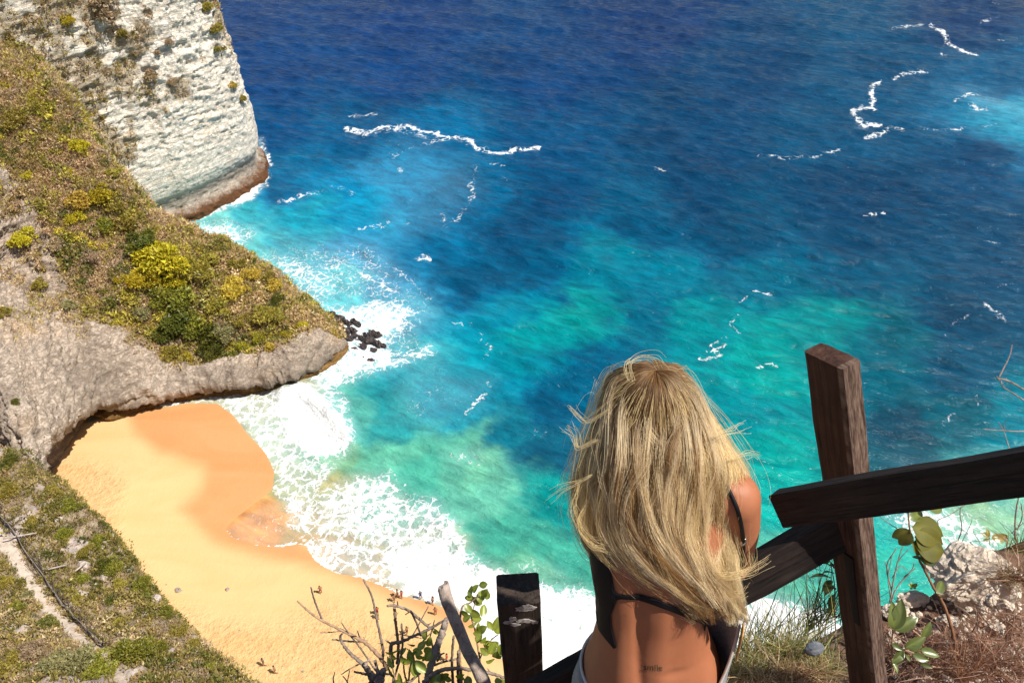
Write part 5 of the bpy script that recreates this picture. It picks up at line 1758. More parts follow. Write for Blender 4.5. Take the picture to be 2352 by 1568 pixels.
# small lettering tattooed on the lower back
fc = bpy.data.curves.new("tattoo_text", "FONT")
fc.body = "smile"
fc.size = 1.0
fo = bpy.data.objects.new("tattoo_text", fc)
COL.objects.link(fo)
dg = bpy.context.evaluated_depsgraph_get()
tm = bpy.data.meshes.new_from_object(fo.evaluated_get(dg))
TV = np.array([v.co[:] for v in tm.vertices])
TF = [list(p.vertices) for p in tm.polygons]
bpy.data.objects.remove(fo)
bpy.data.curves.remove(fc)
x0, x1, y1 = TV[:, 0].min(), TV[:, 0].max(), TV[:, 1].max()
TP = np.array([on_body(1479 + (x - x0) / (x1 - x0) * 42, 1536 - y / y1 * 14 + (x - x0) / (x1 - x0) * 2, 0.002) for x, y, z in TV])
mobj("tattoo", TP - WO, TF, plain("tattoo_ink", (0.055, 0.05, 0.03), 0.6), woman)

# ---- hair
HR = np.array([0.078, 0.097, 0.109])
ROWS = [(965, 1375, 1645, 1.262, 0.115), (1060, 1344, 1682, 1.325, 0.105), (1140, 1343, 1672, 1.350, 0.10), (1225, 1364, 1658, 1.395, 0.08), (1300, 1434, 1664, 1.42, 0.06), (1360, 1525, 1680, 1.44, 0.045), (1408, 1600, 1692, 1.45, 0.03)]


def scalp(a, e, k=1.0):
    return HEADC + k * HR * np.array([math.sin(a) * math.cos(e), -math.cos(a) * math.cos(e), math.sin(e)])


def row_pt(i, q, lift):
    v, u0, u1, d, cv = ROWS[i]
    u = (u0 + u1) / 2 + (u1 - u0) / 2 * q
    return at_d(u, v - 8 * (1 - q * q) + 10 * q * q, d + cv * q * q * abs(q) + lift)


hr = np.random.default_rng(23)
NCL = 400
strands, tints, radii = [], [], []
PTS = 26
for c in range(NCL):
    layer = hr.random()
    a0 = hr.uniform(-2.5, 2.5) if layer < 0.45 else (hr.uniform(-1.9, 1.9) if layer < 0.86 else hr.uniform(-3.14, 3.14))
    e0 = math.radians(hr.uniform(5, 45)) if layer < 0.45 else math.radians(hr.uniform(40, 88) if layer < 0.86 else hr.uniform(62, 89))
    a0 += 0.15 * math.sin(e0)
    lift = 0.03 * (1 - layer) - 0.012 * layer
    q0 = np.clip(math.sin(np.clip(a0 * 0.78, -1.5, 1.5)) * 0.98 + hr.normal(0, 0.08), -1.05, 1.05)
    length = np.clip(hr.normal(0.90, 0.13), 0.5, 1.06) - 0.10 * max(0, -q0) * hr.random()
    ph1, ph2 = hr.uniform(0, 6.28, 2)
    w1, w2 = hr.uniform(0.8, 2.0), hr.uniform(1.4, 3.0)
    am = abs(hr.normal(0, 0.011)) + 0.003
    drift = hr.normal(0.004, 0.012)
    blond = float(sstep(0.15, 0.75, hr.random()))
    nst = int(hr.integers(24, 66))
    curl = hr.normal(0, 0.03)
    for s in range(nst):
        a = a0 + hr.normal(0, 0.11)
        e = np.clip(e0 + hr.normal(0, 0.07), -0.1, 1.55)
        q = q0 + hr.normal(0, 0.03)
        lf = lift + hr.normal(0, 0.007)
        P = [scalp(a, e, 1.0)]
        a = np.clip(a * (0.72 if abs(a) > 2 else 1), -2.0, 2.0)
        if e > 0.5:
            P.append(scalp(a, e * 0.72, 1.05 + 0.06 * layer))
        P.append(scalp(a * (0.96 if abs(a) < 1.6 else 1), min(e * 0.4, 0.3), 1.07 + 0.10 * layer))
        P += [row_pt(i, q + 0.02 * i * curl, lf) for i in range(1, len(ROWS))]
        C = catmull(np.array(P), PTS * 3)
        Lc = np.concatenate([[0], np.cumsum(np.linalg.norm(np.diff(C, axis=0), axis=1))])
        ln_ = length * hr.uniform(0.84, 1.04)
        tt_ = np.linspace(0, min(ln_, 1.0), PTS) * Lc[-1]
        C = np.stack([np.interp(tt_, Lc, C[:, k]) for k in range(3)], 1)
        t = np.linspace(0, 1, PTS)
        wv = am * t ** 1.2
        C[:, 0] += wv * np.sin(6.28 * w1 * t + ph1) + drift * t ** 2
        C[:, 1] += 0.7 * wv * np.cos(6.28 * w2 * t + ph2) - 0.006 * t
        C[:, 2] += 0.3 * wv * np.sin(6.28 * w2 * t + ph1)
        jit = hr.normal(0, 0.0022, 3)
        C += np.outer(t, jit) + np.outer(np.sin(t * 9 + s), hr.normal(0, 0.0008, 3))
        strands.append(C)
        b = np.clip(0.82 * blond + 0.18 * hr.random() + 0.2 * (q > 0.2) + 0.08 - 0.3 * (layer < 0.45) - 0.26 * math.exp(-((q - 0.02) / 0.3) ** 2), 0, 1)  # inner and middle strands darker, right side blonder: shade and sun painted in
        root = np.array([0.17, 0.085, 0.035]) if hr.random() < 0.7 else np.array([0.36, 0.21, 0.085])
        tip = np.array([0.20, 0.095, 0.03]) * (1 - b) + (np.array([1.0, 0.86, 0.55]) if q > 0.25 and hr.random() < 0.6 else np.array([1.0, 0.75, 0.36])) * b  # brighter tips on the right are sunlit highlights painted into the tint
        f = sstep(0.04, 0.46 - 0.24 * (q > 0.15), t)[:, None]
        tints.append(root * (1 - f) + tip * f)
        radii.append(np.full(PTS, 0.00046) * (1 - 0.55 * t))
# loose wavy locks lying over the rest
for c in range(120):
    q0 = hr.uniform(-0.95, 1.0)
    i0 = 0
    A1, ph_, fr = hr.normal(0, 0.13), hr.uniform(0, 6.28), hr.uniform(0.5, 1.3)
    sweep = hr.normal(0.06, 0.16)
    lf = -0.014 - 0.018 * hr.random()
    P = []
    a0 = q0 * 1.5
    if i0 == 0:
        P += [scalp(a0, 1.15, 1.04), scalp(a0, 0.55, 1.17)]
    for i in range(1 + i0, len(ROWS)):
        t = i / (len(ROWS) - 1)
        P.append(row_pt(i, np.clip(q0 * 0.92 + sweep * (t - 0.3) + A1 * math.sin(ph_ + 6.28 * fr * t), -1.06, 1.12), lf - 0.01 * math.sin(ph_ + 9 * t)))
    C0 = catmull(np.array(P), 90)
    C0 = C0[int(90 * hr.uniform(0.0, 0.42)): int(90 * hr.uniform(0.66, 1.0))]
    C0 = catmull(C0[:: max(1, len(C0) // 14)], PTS)
    b0 = sstep(0.1, 0.5, hr.random())
    for s in range(int(hr.integers(16, 44))):
        t = np.linspace(0, 1, PTS)
        C = C0 + hr.normal(0, 0.0044, 3) * (1 - 0.4 * t)[:, None] + np.array([0, 0.02, -0.005]) * (1 - sstep(0, 0.22, t))[:, None] + np.outer(t ** 2, hr.normal(0, 0.004, 3)) + np.outer(np.sin(t * 8 + s), hr.normal(0, 0.0009, 3))
        strands.append(C)
        col_ = np.array([0.36, 0.20, 0.08]) * (1 - b0) + np.array([1.0, 0.82, 0.52]) * b0
        g_ = sstep(0.0, 0.3, t)[:, None] if i0 == 0 else np.ones((PTS, 1))
        tints.append((np.array([0.22, 0.12, 0.05]) * (1 - g_) + col_ * g_) * hr.uniform(0.85, 1.1))
        radii.append(np.full(PTS, 0.00038) * (1 - 0.6 * t) * np.clip(0.15 + t * 6, 0, 1))
# flyaways lifted by the wind
for s in range(520):
    a = hr.uniform(-2.2, 2.2)
    e = math.radians(hr.uniform(0, 80))
    q = np.clip(math.sin(np.clip(a * 0.78, -1.5, 1.5)) + hr.normal(0, 0.06), -1.1, 1.1)
    P = [scalp(a, e, 1.0), scalp(a, e * 0.6, 1.16), scalp(a, 0.1, 1.24)] + [row_pt(i, q * 1.05, -0.015) for i in range(1, 6)]
    C = catmull(np.array(P), PTS * 2)[: int(PTS * hr.uniform(0.9, 2.0))]
    C = catmull(C[:: max(1, len(C) // 8)], PTS)
    t = np.linspace(0, 1, PTS)
    for k in range(3):
        C[:, k] += t * hr.normal(0, 0.016) + 0.012 * t * np.sin(t * hr.uniform(4, 11) + hr.uniform(0, 6.28))
    C[:, 0] += 0.02 * t ** 2 * (1 if q > -0.3 else -0.6)
    strands.append(C)
    b = hr.random()
    tints.append(np.tile(np.array([0.5, 0.32, 0.14]) * (1 - b) + np.array([0.95, 0.74, 0.36]) * b, (PTS, 1)))
    radii.append(np.full(PTS, 0.00035) * (1 - 0.5 * t))
# loose locks seen against the water
for pts, nn in (([(1450, 872, 1.24), (1442, 835, 1.24), (1462, 818, 1.25), (1500, 815, 1.25), (1518, 832, 1.25)], 9),
                ([(1395, 940, 1.28), (1350, 965, 1.30), (1325, 950, 1.31), (1308, 930, 1.32)], 10), ([(1370, 1010, 1.3), (1330, 1030, 1.32), (1318, 1000, 1.33), (1300, 985, 1.33)], 12),
                ([(1360, 1090, 1.34), (1325, 1110, 1.35), (1290, 1122, 1.36), (1265, 1140, 1.37)], 7), ([(1650, 1000, 1.32), (1690, 990, 1.35), (1720, 985, 1.36)], 8),
                ([(1680, 1050, 1.36), (1720, 1040, 1.38), (1745, 1046, 1.38)], 6), ([(1640, 1330, 1.42), (1690, 1318, 1.41), (1724, 1300, 1.41), (1722, 1268, 1.41)], 16),
                ([(1560, 1330, 1.42), (1640, 1322, 1.41), (1700, 1322, 1.41), (1745, 1300, 1.41), (1765, 1285, 1.42)], 10), ([(1630, 1350, 1.43), (1690, 1370, 1.43), (1712, 1360, 1.43)], 12),
                ([(1350, 1150, 1.38), (1330, 1200, 1.39), (1360, 1245, 1.40), (1392, 1255, 1.40)], 22), ([(1330, 1110, 1.37), (1318, 1170, 1.38), (1340, 1220, 1.39)], 16)):
    base_ = np.array([at_d(*p) for p in pts])
    for s in range(nn):
        C = catmull(base_, PTS)
        t = np.linspace(0, 1, PTS)
        C = C + np.outer(t, hr.normal(0, 0.007, 3)) + hr.normal(0, 0.0025, 3) + np.outer(np.sin(t * 7 + s), hr.normal(0, 0.0016, 3))
        strands.append(C)
        tints.append(np.tile(np.array([0.92, 0.70, 0.34]) * hr.uniform(0.75, 1.1), (PTS, 1)))
        radii.append(np.full(PTS, 0.0004) * (1 - 0.5 * t))
hc = bpy.data.hair_curves.new("hair")
hc.add_curves([PTS] * len(strands))
pos_ = (np.array(strands) - WO).reshape(-1, 3).astype(np.float32)
hc.position_data.foreach_set("vector", pos_.ravel())
at = hc.attributes.new("radius", "FLOAT", "POINT")
at.data.foreach_set("value", np.array(radii, np.float32).ravel())
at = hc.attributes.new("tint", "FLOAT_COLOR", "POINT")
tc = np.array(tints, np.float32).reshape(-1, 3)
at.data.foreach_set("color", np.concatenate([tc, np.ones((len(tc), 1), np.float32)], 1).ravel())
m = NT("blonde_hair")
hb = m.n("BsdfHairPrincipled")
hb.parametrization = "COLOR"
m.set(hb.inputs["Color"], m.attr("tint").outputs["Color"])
hb.inputs["Roughness"].default_value = 0.32
hb.inputs["Radial Roughness"].default_value = 0.45
hd_ = m.n("BsdfDiffuse", {"Color": m.attr("tint").outputs["Color"]})
ht_ = m.n("BsdfTranslucent", {"Color": m.attr("tint").outputs["Color"]})
h1 = m.n("MixShader", {0: 0.3})
m.t.links.new(hd_.outputs[0], h1.inputs[1]); m.t.links.new(ht_.outputs[0], h1.inputs[2])
h2 = m.n("MixShader", {0: 0.28})
m.t.links.new(h1.outputs[0], h2.inputs[1]); m.t.links.new(hb.outputs[0], h2.inputs[2])
m.t.links.new(h2.outputs[0], m.t.nodes["Material Output"].inputs[0])
hc.materials.append(m.mat)
hair = bpy.data.objects.new("hair", hc)
COL.objects.link(hair)
hair.parent = woman
# ------------------------------------------------------------------ rocks, plants and litter at the viewpoint
m = NT("pitted_limestone")
n1 = m.noise(m.obj(), 16, 6, 0.72)
n2 = m.noise(m.obj(), 60, 4, 0.7)
n3 = m.noise(m.obj(), 5, 3, 0.6)
kk = m.math("MULTIPLY_ADD", n1, 0.7, m.math("MULTIPLY", n2, 0.3))
M_LIME = m.out(Base_Color=m.ramp(kk, [(0.28, (0.16, 0.125, 0.10)), (0.40, (0.46, 0.37, 0.29)), (0.52, (0.74, 0.62, 0.49)), (0.75, (0.82, 0.69, 0.56))]), Roughness=0.95, Normal=m.bump(kk, 1.0, 0.02))
m.b.inputs["Specular IOR Level"].default_value = 0.1


def boulder(u, v, wpx, hpx, d, label, seed, group=None, depth=0.8, amp=0.45, mat=None, name="boulder", sub=5, rot=0.0, cat="rock"):
    W, H_ = wpx / 2 * d / FPX, hpx / 2 * d / FPX * 1.1
    V, F = rock_mesh(name, seed, sub, amp, 1.5)
    V = V + 0.10 * (V / np.linalg.norm(V, axis=1, keepdims=True)) * fbm(V[:, 0] * 5 + seed, V[:, 1] * 5, V[:, 2] * 5, 4, seed + 5, 0.6, True)[:, None]
    V /= np.abs(V).max(0)
    V = V * np.array([W, min(W, H_) * depth * 1.3, H_])
    c, s = math.cos(rot), math.sin(rot)
    V[:, 0], V[:, 2] = V[:, 0] * c - V[:, 2] * s, V[:, 0] * s + V[:, 2] * c
    o = mobj(name, V, F, mat or M_LIME, smooth=False)
    o.location = at_d(u, v, d)
    return tag(o, label, cat, group)


boulder(2232, 1322, 196, 140, 2.70, "big pale pitted limestone boulder on the cliff edge, partly in shade", 401, rot=0.28, amp=0.5)
boulder(2098, 1376, 84, 34, 2.78, "flat pale rock ledge left of the big limestone boulder", 402, amp=0.5, sub=4)
boulder(2060, 1405, 70, 40, 2.70, "grey rock under the flat pale ledge beside the brown post", 403, sub=4)
boulder(2178, 1424, 62, 26, 2.55, "low dusty rock below the big boulder, crossed by the sapling's stem", 404, sub=4)
boulder(2288, 1441, 50, 32, 2.45, "brown-pink rock lying alone in the dry litter below the boulder", 405, sub=4)
boulder(2279, 1378, 32, 32, 2.55, "largest round pale stone at the foot of the big boulder", 406, sub=4)
boulder(2258, 1402, 26, 22, 2.55, "grey stone left of and below the largest round stone", 407, sub=3)
boulder(2283, 1400, 20, 18, 2.54, "small grey stone right under the largest round stone", 408, sub=3)
boulder(2254, 1384, 18, 14, 2.56, "small pale stone left of the largest round stone", 409, sub=3)
boulder(2225, 1398, 18, 11, 2.56, "small white stone under the boulder's lower edge", 410, sub=3)
boulder(2263, 1393, 13, 10, 2.55, "tiny white stone wedged between the grey stones", 411, sub=3)
boulder(2310, 1390, 34, 26, 2.52, "shaded grey rock at the right end of the stones under the boulder", 412, sub=4)
boulder(2196, 1435, 16, 12, 2.5, "little pale stone beside the sapling's stem", 413, sub=3)
boulder(2183, 1475, 12, 10, 2.42, "little white stone in the litter by the sapling", 414, sub=3)
boulder(2323, 1497, 16, 14, 2.35, "little brown stone near the right edge of the litter", 415, sub=3)
boulder(2330, 1350, 30, 24, 2.6, "dark stone wedged at the right edge beside the boulder", 416, sub=4)
m = NT("slate_grey_stone")
n1 = m.noise(m.obj(), 22, 5, 0.65)
M_SLATE = m.out(Base_Color=m.ramp(n1, [(0.35, (0.10, 0.11, 0.125)), (0.65, (0.19, 0.20, 0.22))]), Roughness=0.85, Normal=m.bump(n1, 0.5, 0.006))
boulder(1868, 1488, 50, 42, 2.30, "smooth blue-grey stone in the dry grass left of the brown post", 417, depth=0.5, amp=0.15, mat=M_SLATE, name="grey_stone", sub=3, rot=-0.3)
# gravel
r = np.random.default_rng(61)
parts = []
gv, gf = rock_mesh("pebble", 420, 1, 0.4, 1.5)
for k in range(520):
    u, v = r.uniform(2040, 2352), r.uniform(1370, 1568)
    loc, nor = hit(GROUND_BVH, u, v)
    if loc is None or loc.z < 82.1:
        continue
    s = abs(r.normal(0, 0.006)) + 0.0025
    Rz = np.array(Matrix.Rotation(r.uniform(0, 6.28), 3, "Z") @ Matrix.Rotation(r.uniform(0, 6.28), 3, "X"))
    parts.append(((gv * s) @ Rz.T + np.array(loc), gf))
V, F = join(parts)
tag(mobj("gravel", V, F, M_LIME, smooth=False), "pale gravel scattered in the earth and litter behind the post", kind="stuff")

M_GRASS = leaf_mat("grass_blade", 0.35)


def curved_blades(base, dirs, L, W, r, droop, tint, seg=4):
    """thin tapering blades that bend over"""
    n = len(base)
    s = np.cross(dirs, rand_dirs(n, r))
    s /= np.linalg.norm(s, axis=1, keepdims=True) + 1e-9
    hd = rand_dirs(n, r) * np.array([1, 1, 0.15])
    Vs = []
    for k in range(seg + 1):
        t = k / seg
        p = base + dirs * (L * t)[:, None] + hd * (L * droop * t * t)[:, None] - np.array([0, 0, 1]) * (L * droop * 0.5 * t ** 3)[:, None]
        w = (W * (1 - t) ** 0.7 * 0.5)[:, None]
        Vs.append(np.stack([p - s * w, p + s * w], 1))
    V = np.stack(Vs, 1).reshape(n, -1, 3)                 # n, (seg+1)*2, 3
    F = []
    o = np.arange(n)[:, None] * (seg + 1) * 2
    for k in range(seg):
        F.append(o + np.array([2 * k, 2 * k + 1, 2 * k + 3, 2 * k + 2]))
    F = np.concatenate(F)
    T = np.repeat(tint, (seg + 1) * 2, 0)
    return V.reshape(-1, 3), F, T


def grass_patch(name, spots, label, seed, kind="stuff"):
    """spots: (u, v, n, spread px, length m, d, droop, up, colours)"""
    r = np.random.default_rng(seed)
    VV, FF, TT, off = [], [], [], 0
    for (u, v, n, sp, L, d, droop, spreadang, cols) in spots:
        us, vs = u + r.normal(0, sp, n), v + r.normal(0, sp * 0.35, n)
        base = np.array([at_d(a, b, d) for a, b in zip(us, vs)])
        dirs = np.array([0, 0.05, 1.0]) + rand_dirs(n, r) * spreadang
        dirs /= np.linalg.norm(dirs, axis=1, keepdims=True)
        cc = np.array(cols)
        tint = cc[r.integers(0, len(cc), n)] * np.exp(r.normal(0, 0.25, (n, 1)))
        V, F, T = curved_blades(base, dirs, L * r.uniform(0.45, 1.25, n), 0.0035 * r.uniform(0.5, 1.2, n) * d / 2.4, r, droop, np.clip(tint, 0, 1))
        VV.append(V); FF.append(F + off); TT.append(T); off += len(V)
    o = mobj(name, np.concatenate(VV), np.concatenate(FF), M_GRASS, smooth=False, cols={"tint": np.concatenate(TT)})
    return tag(o, label, kind=kind)


STRAW = [(0.52, 0.40, 0.20), (0.42, 0.31, 0.15), (0.60, 0.48, 0.27)]
GRASSG = [(0.22, 0.24, 0.06), (0.34, 0.32, 0.09), (0.15, 0.18, 0.05), (0.46, 0.40, 0.17)]
DARKG = [(0.05, 0.06, 0.02), (0.09, 0.10, 0.03), (0.04, 0.05, 0.02)]
REDB = [(0.30, 0.15, 0.085), (0.40, 0.22, 0.13), (0.22, 0.11, 0.065), (0.50, 0.32, 0.19)]
grass_patch("grass", [
    (1715, 1520, 260, 24, 0.17, 2.45, 0.5, 0.75, GRASSG + STRAW), (1770, 1505, 380, 30, 0.17, 2.45, 0.5, 0.8, GRASSG + STRAW),
    (1830, 1500, 300, 28, 0.18, 2.5, 0.45, 0.7, GRASSG), (1740, 1560, 420, 40, 0.13, 2.35, 0.6, 1.0, STRAW + GRASSG), (1820, 1560, 420, 40, 0.12, 2.3, 0.6, 1.1, STRAW + REDB),
    (1880, 1545, 220, 24, 0.13, 2.35, 0.5, 0.9, STRAW + GRASSG), (1780, 1600, 400, 60, 0.12, 2.25, 0.7, 1.2, STRAW + REDB)],
    "tussocks of green and straw grass on the edge between the woman and the brown post", 71)
grass_patch("grass", [
    (1800, 1450, 26, 40, 0.30, 2.55, 0.25, 0.45, DARKG + GRASSG), (1870, 1440, 60, 26, 0.36, 2.6, 0.22, 0.40, DARKG), (1900, 1420, 50, 20, 0.34, 2.6, 0.25, 0.45, DARKG),
    (1720, 1470, 26, 24, 0.26, 2.5, 0.2, 0.35, DARKG + STRAW), (1850, 1500, 40, 30, 0.30, 2.5, 0.3, 0.5, DARKG + GRASSG), (1760, 1480, 14, 40, 0.34, 2.5, 0.2, 0.4, STRAW)],
    "tall dark grass stems standing against the white surf", 72)
grass_patch("dry_litter", [
    (2230, 1500, 420, 60, 0.13, 2.42, 0.9, 1.8, REDB), (2300, 1540, 420, 50, 0.12, 2.3, 0.9, 1.8, REDB), (2160, 1540, 320, 60, 0.12, 2.35, 0.9, 1.8, REDB), (2120, 1480, 160, 50, 0.10, 2.5, 0.9, 1.8, REDB),
    (2320, 1440, 220, 40, 0.12, 2.45, 0.9, 1.6, REDB), (2330, 1330, 150, 24, 0.16, 2.6, 0.8, 1.2, REDB + STRAW), (2340, 1260, 90, 20, 0.15, 2.7, 0.6, 0.8, REDB + GRASSG), (2210, 1560, 40, 10, 0.22, 2.32, 0.3, 0.6, [(0.66, 0.40, 0.20), (0.55, 0.3, 0.15)])],
    "matted red-brown dry grass and needles over the earth at lower right", 73)

# ---- leaves as separate pieces
def leaf_mesh(name, L, W, seed, cols, fold=0.25, curve=0.25, round_=0.8, nl=9, mat=None):
    """a single blade with midrib, folded along its length, built in the xy plane, base at the origin"""
    r = np.random.default_rng(seed)
    t = np.linspace(0, 1, nl)
    wd = np.sin(np.pi * t ** round_) ** 0.75 * W / 2
    wd[0], wd[-1] = 0.0008, 0.0006
    V = []
    for k in range(nl):
        for s in (-1, -0.5, 0, 0.5, 1):
            z = abs(s) * wd[k] * fold - curve * L * t[k] ** 2 + 0.02 * L * math.sin(5 * t[k] + s * 2 + seed)
            V.append((s * wd[k], t[k] * L, z))
    V = np.array(V)
    c0, c1 = np.array(cols[0]), np.array(cols[1])
    ss = np.tile(np.array([-1, -0.5, 0, 0.5, 1]), nl)
    C = c0 + (c1 - c0) * (0.5 + 0.5 * fbm(V[:, 0] / W * 3 + seed, V[:, 1] / L * 4, 0, 3, seed))[:, None]
    C = C * (1 + 0.35 * (np.abs(ss) < 0.1))[:, None]
    me = mesh_data(name, V, grid_faces(nl, 5), smooth=True, cols={"tint": np.clip(C, 0, 1)})
    me.materials.append(mat)
    return me


M_LEAFN = NT("fresh_leaf")
_t = M_LEAFN
_c = _t.attr("tint").outputs["Color"]
_rnd = _t.n("ObjectInfo").outputs["Random"]
_h = _t.n("HueSaturation", {"Color": _c, "Value": _t.math("MULTIPLY_ADD", _rnd, 0.5, 0.75)})
_d = _t.n("BsdfDiffuse", {"Color": _h.outputs[0]})
_tr = _t.n("BsdfTranslucent", {"Color": _h.outputs[0]})
_g = _t.n("BsdfGlossy", {"Roughness": 0.35, "Color": (0.8, 0.85, 0.75, 1)})
_m1 = _t.n("MixShader", {0: 0.45})
_t.t.links.new(_d.outputs[0], _m1.inputs[1]); _t.t.links.new(_tr.outputs[0], _m1.inputs[2])
_m2 = _t.n("MixShader", {0: 0.07})
_t.t.links.new(_m1.outputs[0], _m2.inputs[1]); _t.t.links.new(_g.outputs[0], _m2.inputs[2])
_t.t.links.new(_m2.outputs[0], _t.t.nodes["Material Output"].inputs[0])
M_LEAFN = _t.mat

CAMFWD = np.array([0, CT, -ST])
CAMUP = np.array([0, ST, CT])


def place_leaf(parent, pw, me, p, heading, face, size=1.0):
    """put a leaf with its base at p, pointing along heading, its upper side towards face"""
    h = np.asarray(heading, float)
    h /= np.linalg.norm(h)
    f = np.asarray(face, float)
    f = f - h * (f @ h)
    f /= np.linalg.norm(f)
    x = np.cross(h, f)
    M = Matrix(((x[0], h[0], f[0], 0), (x[1], h[1], f[1], 0), (x[2], h[2], f[2], 0), (0, 0, 0, 1)))
    o = link("leaf", me, None, parent)
    o.matrix_basis = Matrix.Translation(Vector(np.asarray(p) - pw)) @ M @ Matrix.Scale(size, 4)
    return o


M_TWIG = plain("dead_twig", (0.27, 0.205, 0.165), 0.85, 0.15, 0.5, 40, bump=0.001)
M_TWIG_W = plain("brown_twig", (0.38, 0.24, 0.15), 0.8, 0.15, 0.4, 40, bump=0.001)
M_STEM = plain("reddish_stem", (0.26, 0.125, 0.065), 0.7, 0.2, 0.35, 40, bump=0.002)
M_LOG = NT("grey_log_bark")
g_ = M_LOG.mapping(M_LOG.obj(), (45, 45, 7))
a_ = M_LOG.noise(g_, 1.0, 6, 0.7, 0.8)
b_ = M_LOG.noise(M_LOG.obj(), 14, 5, 0.7)
M_LOG = M_LOG.out(Base_Color=M_LOG.ramp(M_LOG.math("MULTIPLY_ADD", a_, 0.6, M_LOG.math("MULTIPLY", b_, 0.4)), [(0.30, (0.09, 0.065, 0.05)), (0.46, (0.30, 0.225, 0.18)), (0.62, (0.50, 0.40, 0.33))]), Roughness=0.9, Normal=M_LOG.bump(a_, 0.8, 0.0025))


def branch(name, pts, d0, d1, w0, w1, mat, parent, pw, seg=7, wob=0.0, nubs=0, seed=0):
    """pts in photo position; depth from d0 to d1; width in photo px"""
    P = np.array([at_d(u, v, d0 + (d1 - d0) * i / max(1, len(pts) - 1)) for i, (u, v) in enumerate(pts)])
    P = catmull(P, 8 * len(pts))
    dd = np.linspace(d0, d1, len(P))
    R = np.linspace(w0, w1, len(P)) / 2 * dd / FPX
    r = np.random.default_rng(seed + 900)
    P = P + r.normal(0, 1, P.shape) * (R * (0.12 + wob))[:, None]
    R = R * np.exp(r.normal(0, 0.06, len(R)))
    parts = [tube(P - pw, R, seg)]
    for k in range(nubs):
        i = r.integers(2, len(P) - 2)
        dr = rand_dirs(1, r)[0] + CAMUP * 0.4
        parts.append(tube([P[i] - pw, P[i] - pw + dr * R[i] * 3.2], [R[i] * 0.5, R[i] * 0.2], 5))
    V, F = join(parts)
    return mobj(name, V, F, mat, parent)


def C4(x, y):
    return (612.5 + x * 0.3125, 1163.75 + y * 0.3125)


def C6(x, y):
    return (1837.5 + x * 0.2774, 1133 + y * 0.2774)


# ---- dead twigs and young leaves left of the short post
bw = at_d(860, 1640, 3.1)
bush = empty("dead_branches", bw, "bare grey dead branches reaching over the beach left of the leaning log", "dead bush")
BR = [
    ([(225, 690), (300, 760), (400, 830), (560, 910), (640, 950), (740, 1010), (830, 1100), (890, 1190)], 3, 9, M_TWIG_W),
    ([(325, 590), (350, 680), (405, 825)], 3, 4, M_TWIG), ([(395, 922), (480, 918), (560, 908)], 2, 3, M_TWIG_W), ([(480, 972), (580, 985), (690, 990)], 3, 4, M_TWIG),
    ([(712, 535), (770, 650), (800, 780), (830, 920), (855, 1050), (850, 1130)], 3.5, 6, M_TWIG), ([(550, 850), (620, 950), (700, 1050), (800, 1200)], 2.5, 4, M_TWIG),
    ([(560, 925), (540, 960), (570, 1020), (620, 1080), (700, 1150), (740, 1200), (775, 1294)], 4, 10, M_TWIG), ([(540, 940), (555, 990), (600, 1050), (650, 1100)], 3, 3, M_TWIG),
    ([(885, 725), (960, 728), (1050, 765), (1130, 830), (1205, 890)], 5, 6, M_TWIG), ([(960, 690), (965, 728)], 2, 3, M_TWIG), ([(1020, 790), (1055, 765)], 2, 3, M_TWIG),
    ([(938, 740), (948, 850), (960, 950), (968, 1060), (960, 1150)], 6, 6, M_TWIG_W), ([(990, 860), (1000, 980), (990, 1080), (960, 1180), (925, 1294)], 4, 5, M_TWIG),
    ([(1325, 822), (1200, 892), (1080, 950), (980, 992), (920, 1005), (915, 1080), (925, 1175)], 5, 9, M_TWIG), ([(878, 980), (920, 1010)], 3, 4, M_TWIG),
    ([(1190, 728), (1140, 820), (1080, 930), (1040, 965)], 2, 3, M_TWIG), ([(1060, 765), (1100, 850), (1135, 945)], 4, 4, M_TWIG), ([(1235, 830), (1210, 920), (1195, 1010)], 2, 3, M_TWIG),
    ([(1240, 1020), (1272, 1090), (1255, 1130)], 7, 5, M_TWIG_W), ([(1040, 1294), (1150, 1205), (1280, 1145), (1430, 1105)], 6, 4, M_TWIG), ([(1150, 1294), (1230, 1222), (1350, 1188), (1500, 1195), (1650, 1222), (1745, 1255)], 9, 6, M_TWIG),
    ([(1375, 950), (1362, 1100), (1368, 1294)], 5, 6, M_TWIG), ([(1410, 1060), (1405, 1180), (1412, 1294)], 6, 7, M_TWIG), ([(1000, 1100), (1010, 1200), (1030, 1294)], 3, 4, M_TWIG_W),
    ([(645, 1210), (720, 1225), (800, 1245)], 4, 6, M_TWIG), ([(550, 1228), (610, 1190), (680, 1152)], 2, 3, M_TWIG_W), ([(800, 1130), (812, 1190), (820, 1250)], 5, 6, M_TWIG),
    ([(975, 935), (1060, 950), (1170, 968)], 2, 2, M_TWIG_W), ([(665, 905), (690, 975)], 2, 3, M_TWIG), ([(500, 1215), (490, 1260), (492, 1294)], 2, 3, M_TWIG_W), ([(560, 1240), (590, 1280), (600, 1310)], 2, 3, M_TWIG_W), ([(610, 1200), (590, 1294)], 2, 2, M_TWIG_W),
    ([(1700, 940), (1650, 970)], 1.5, 1.5, M_TWIG_W), ([(1725, 1090), (1600, 1072), (1560, 1075)], 1.5, 2, M_TWIG_W),
]
for k, (pts, w0, w1, mt) in enumerate(BR):
    branch("twig", [C4(*p) for p in pts], 2.95 + 0.03 * (k % 4), 3.10 + 0.02 * (k % 3), w0 * 1.15, w1 * 1.15, mt, bush, bw, 7, 0.02, 3 if len(pts) > 4 else 0, k)
branch("stump", [C4(720, 1145), C4(745, 1200), C4(800, 1260), C4(850, 1330), C4(880, 1500)], 3.05, 3.1, 9, 18, M_LOG, bush, bw, 9, 0.05, 3, 90)
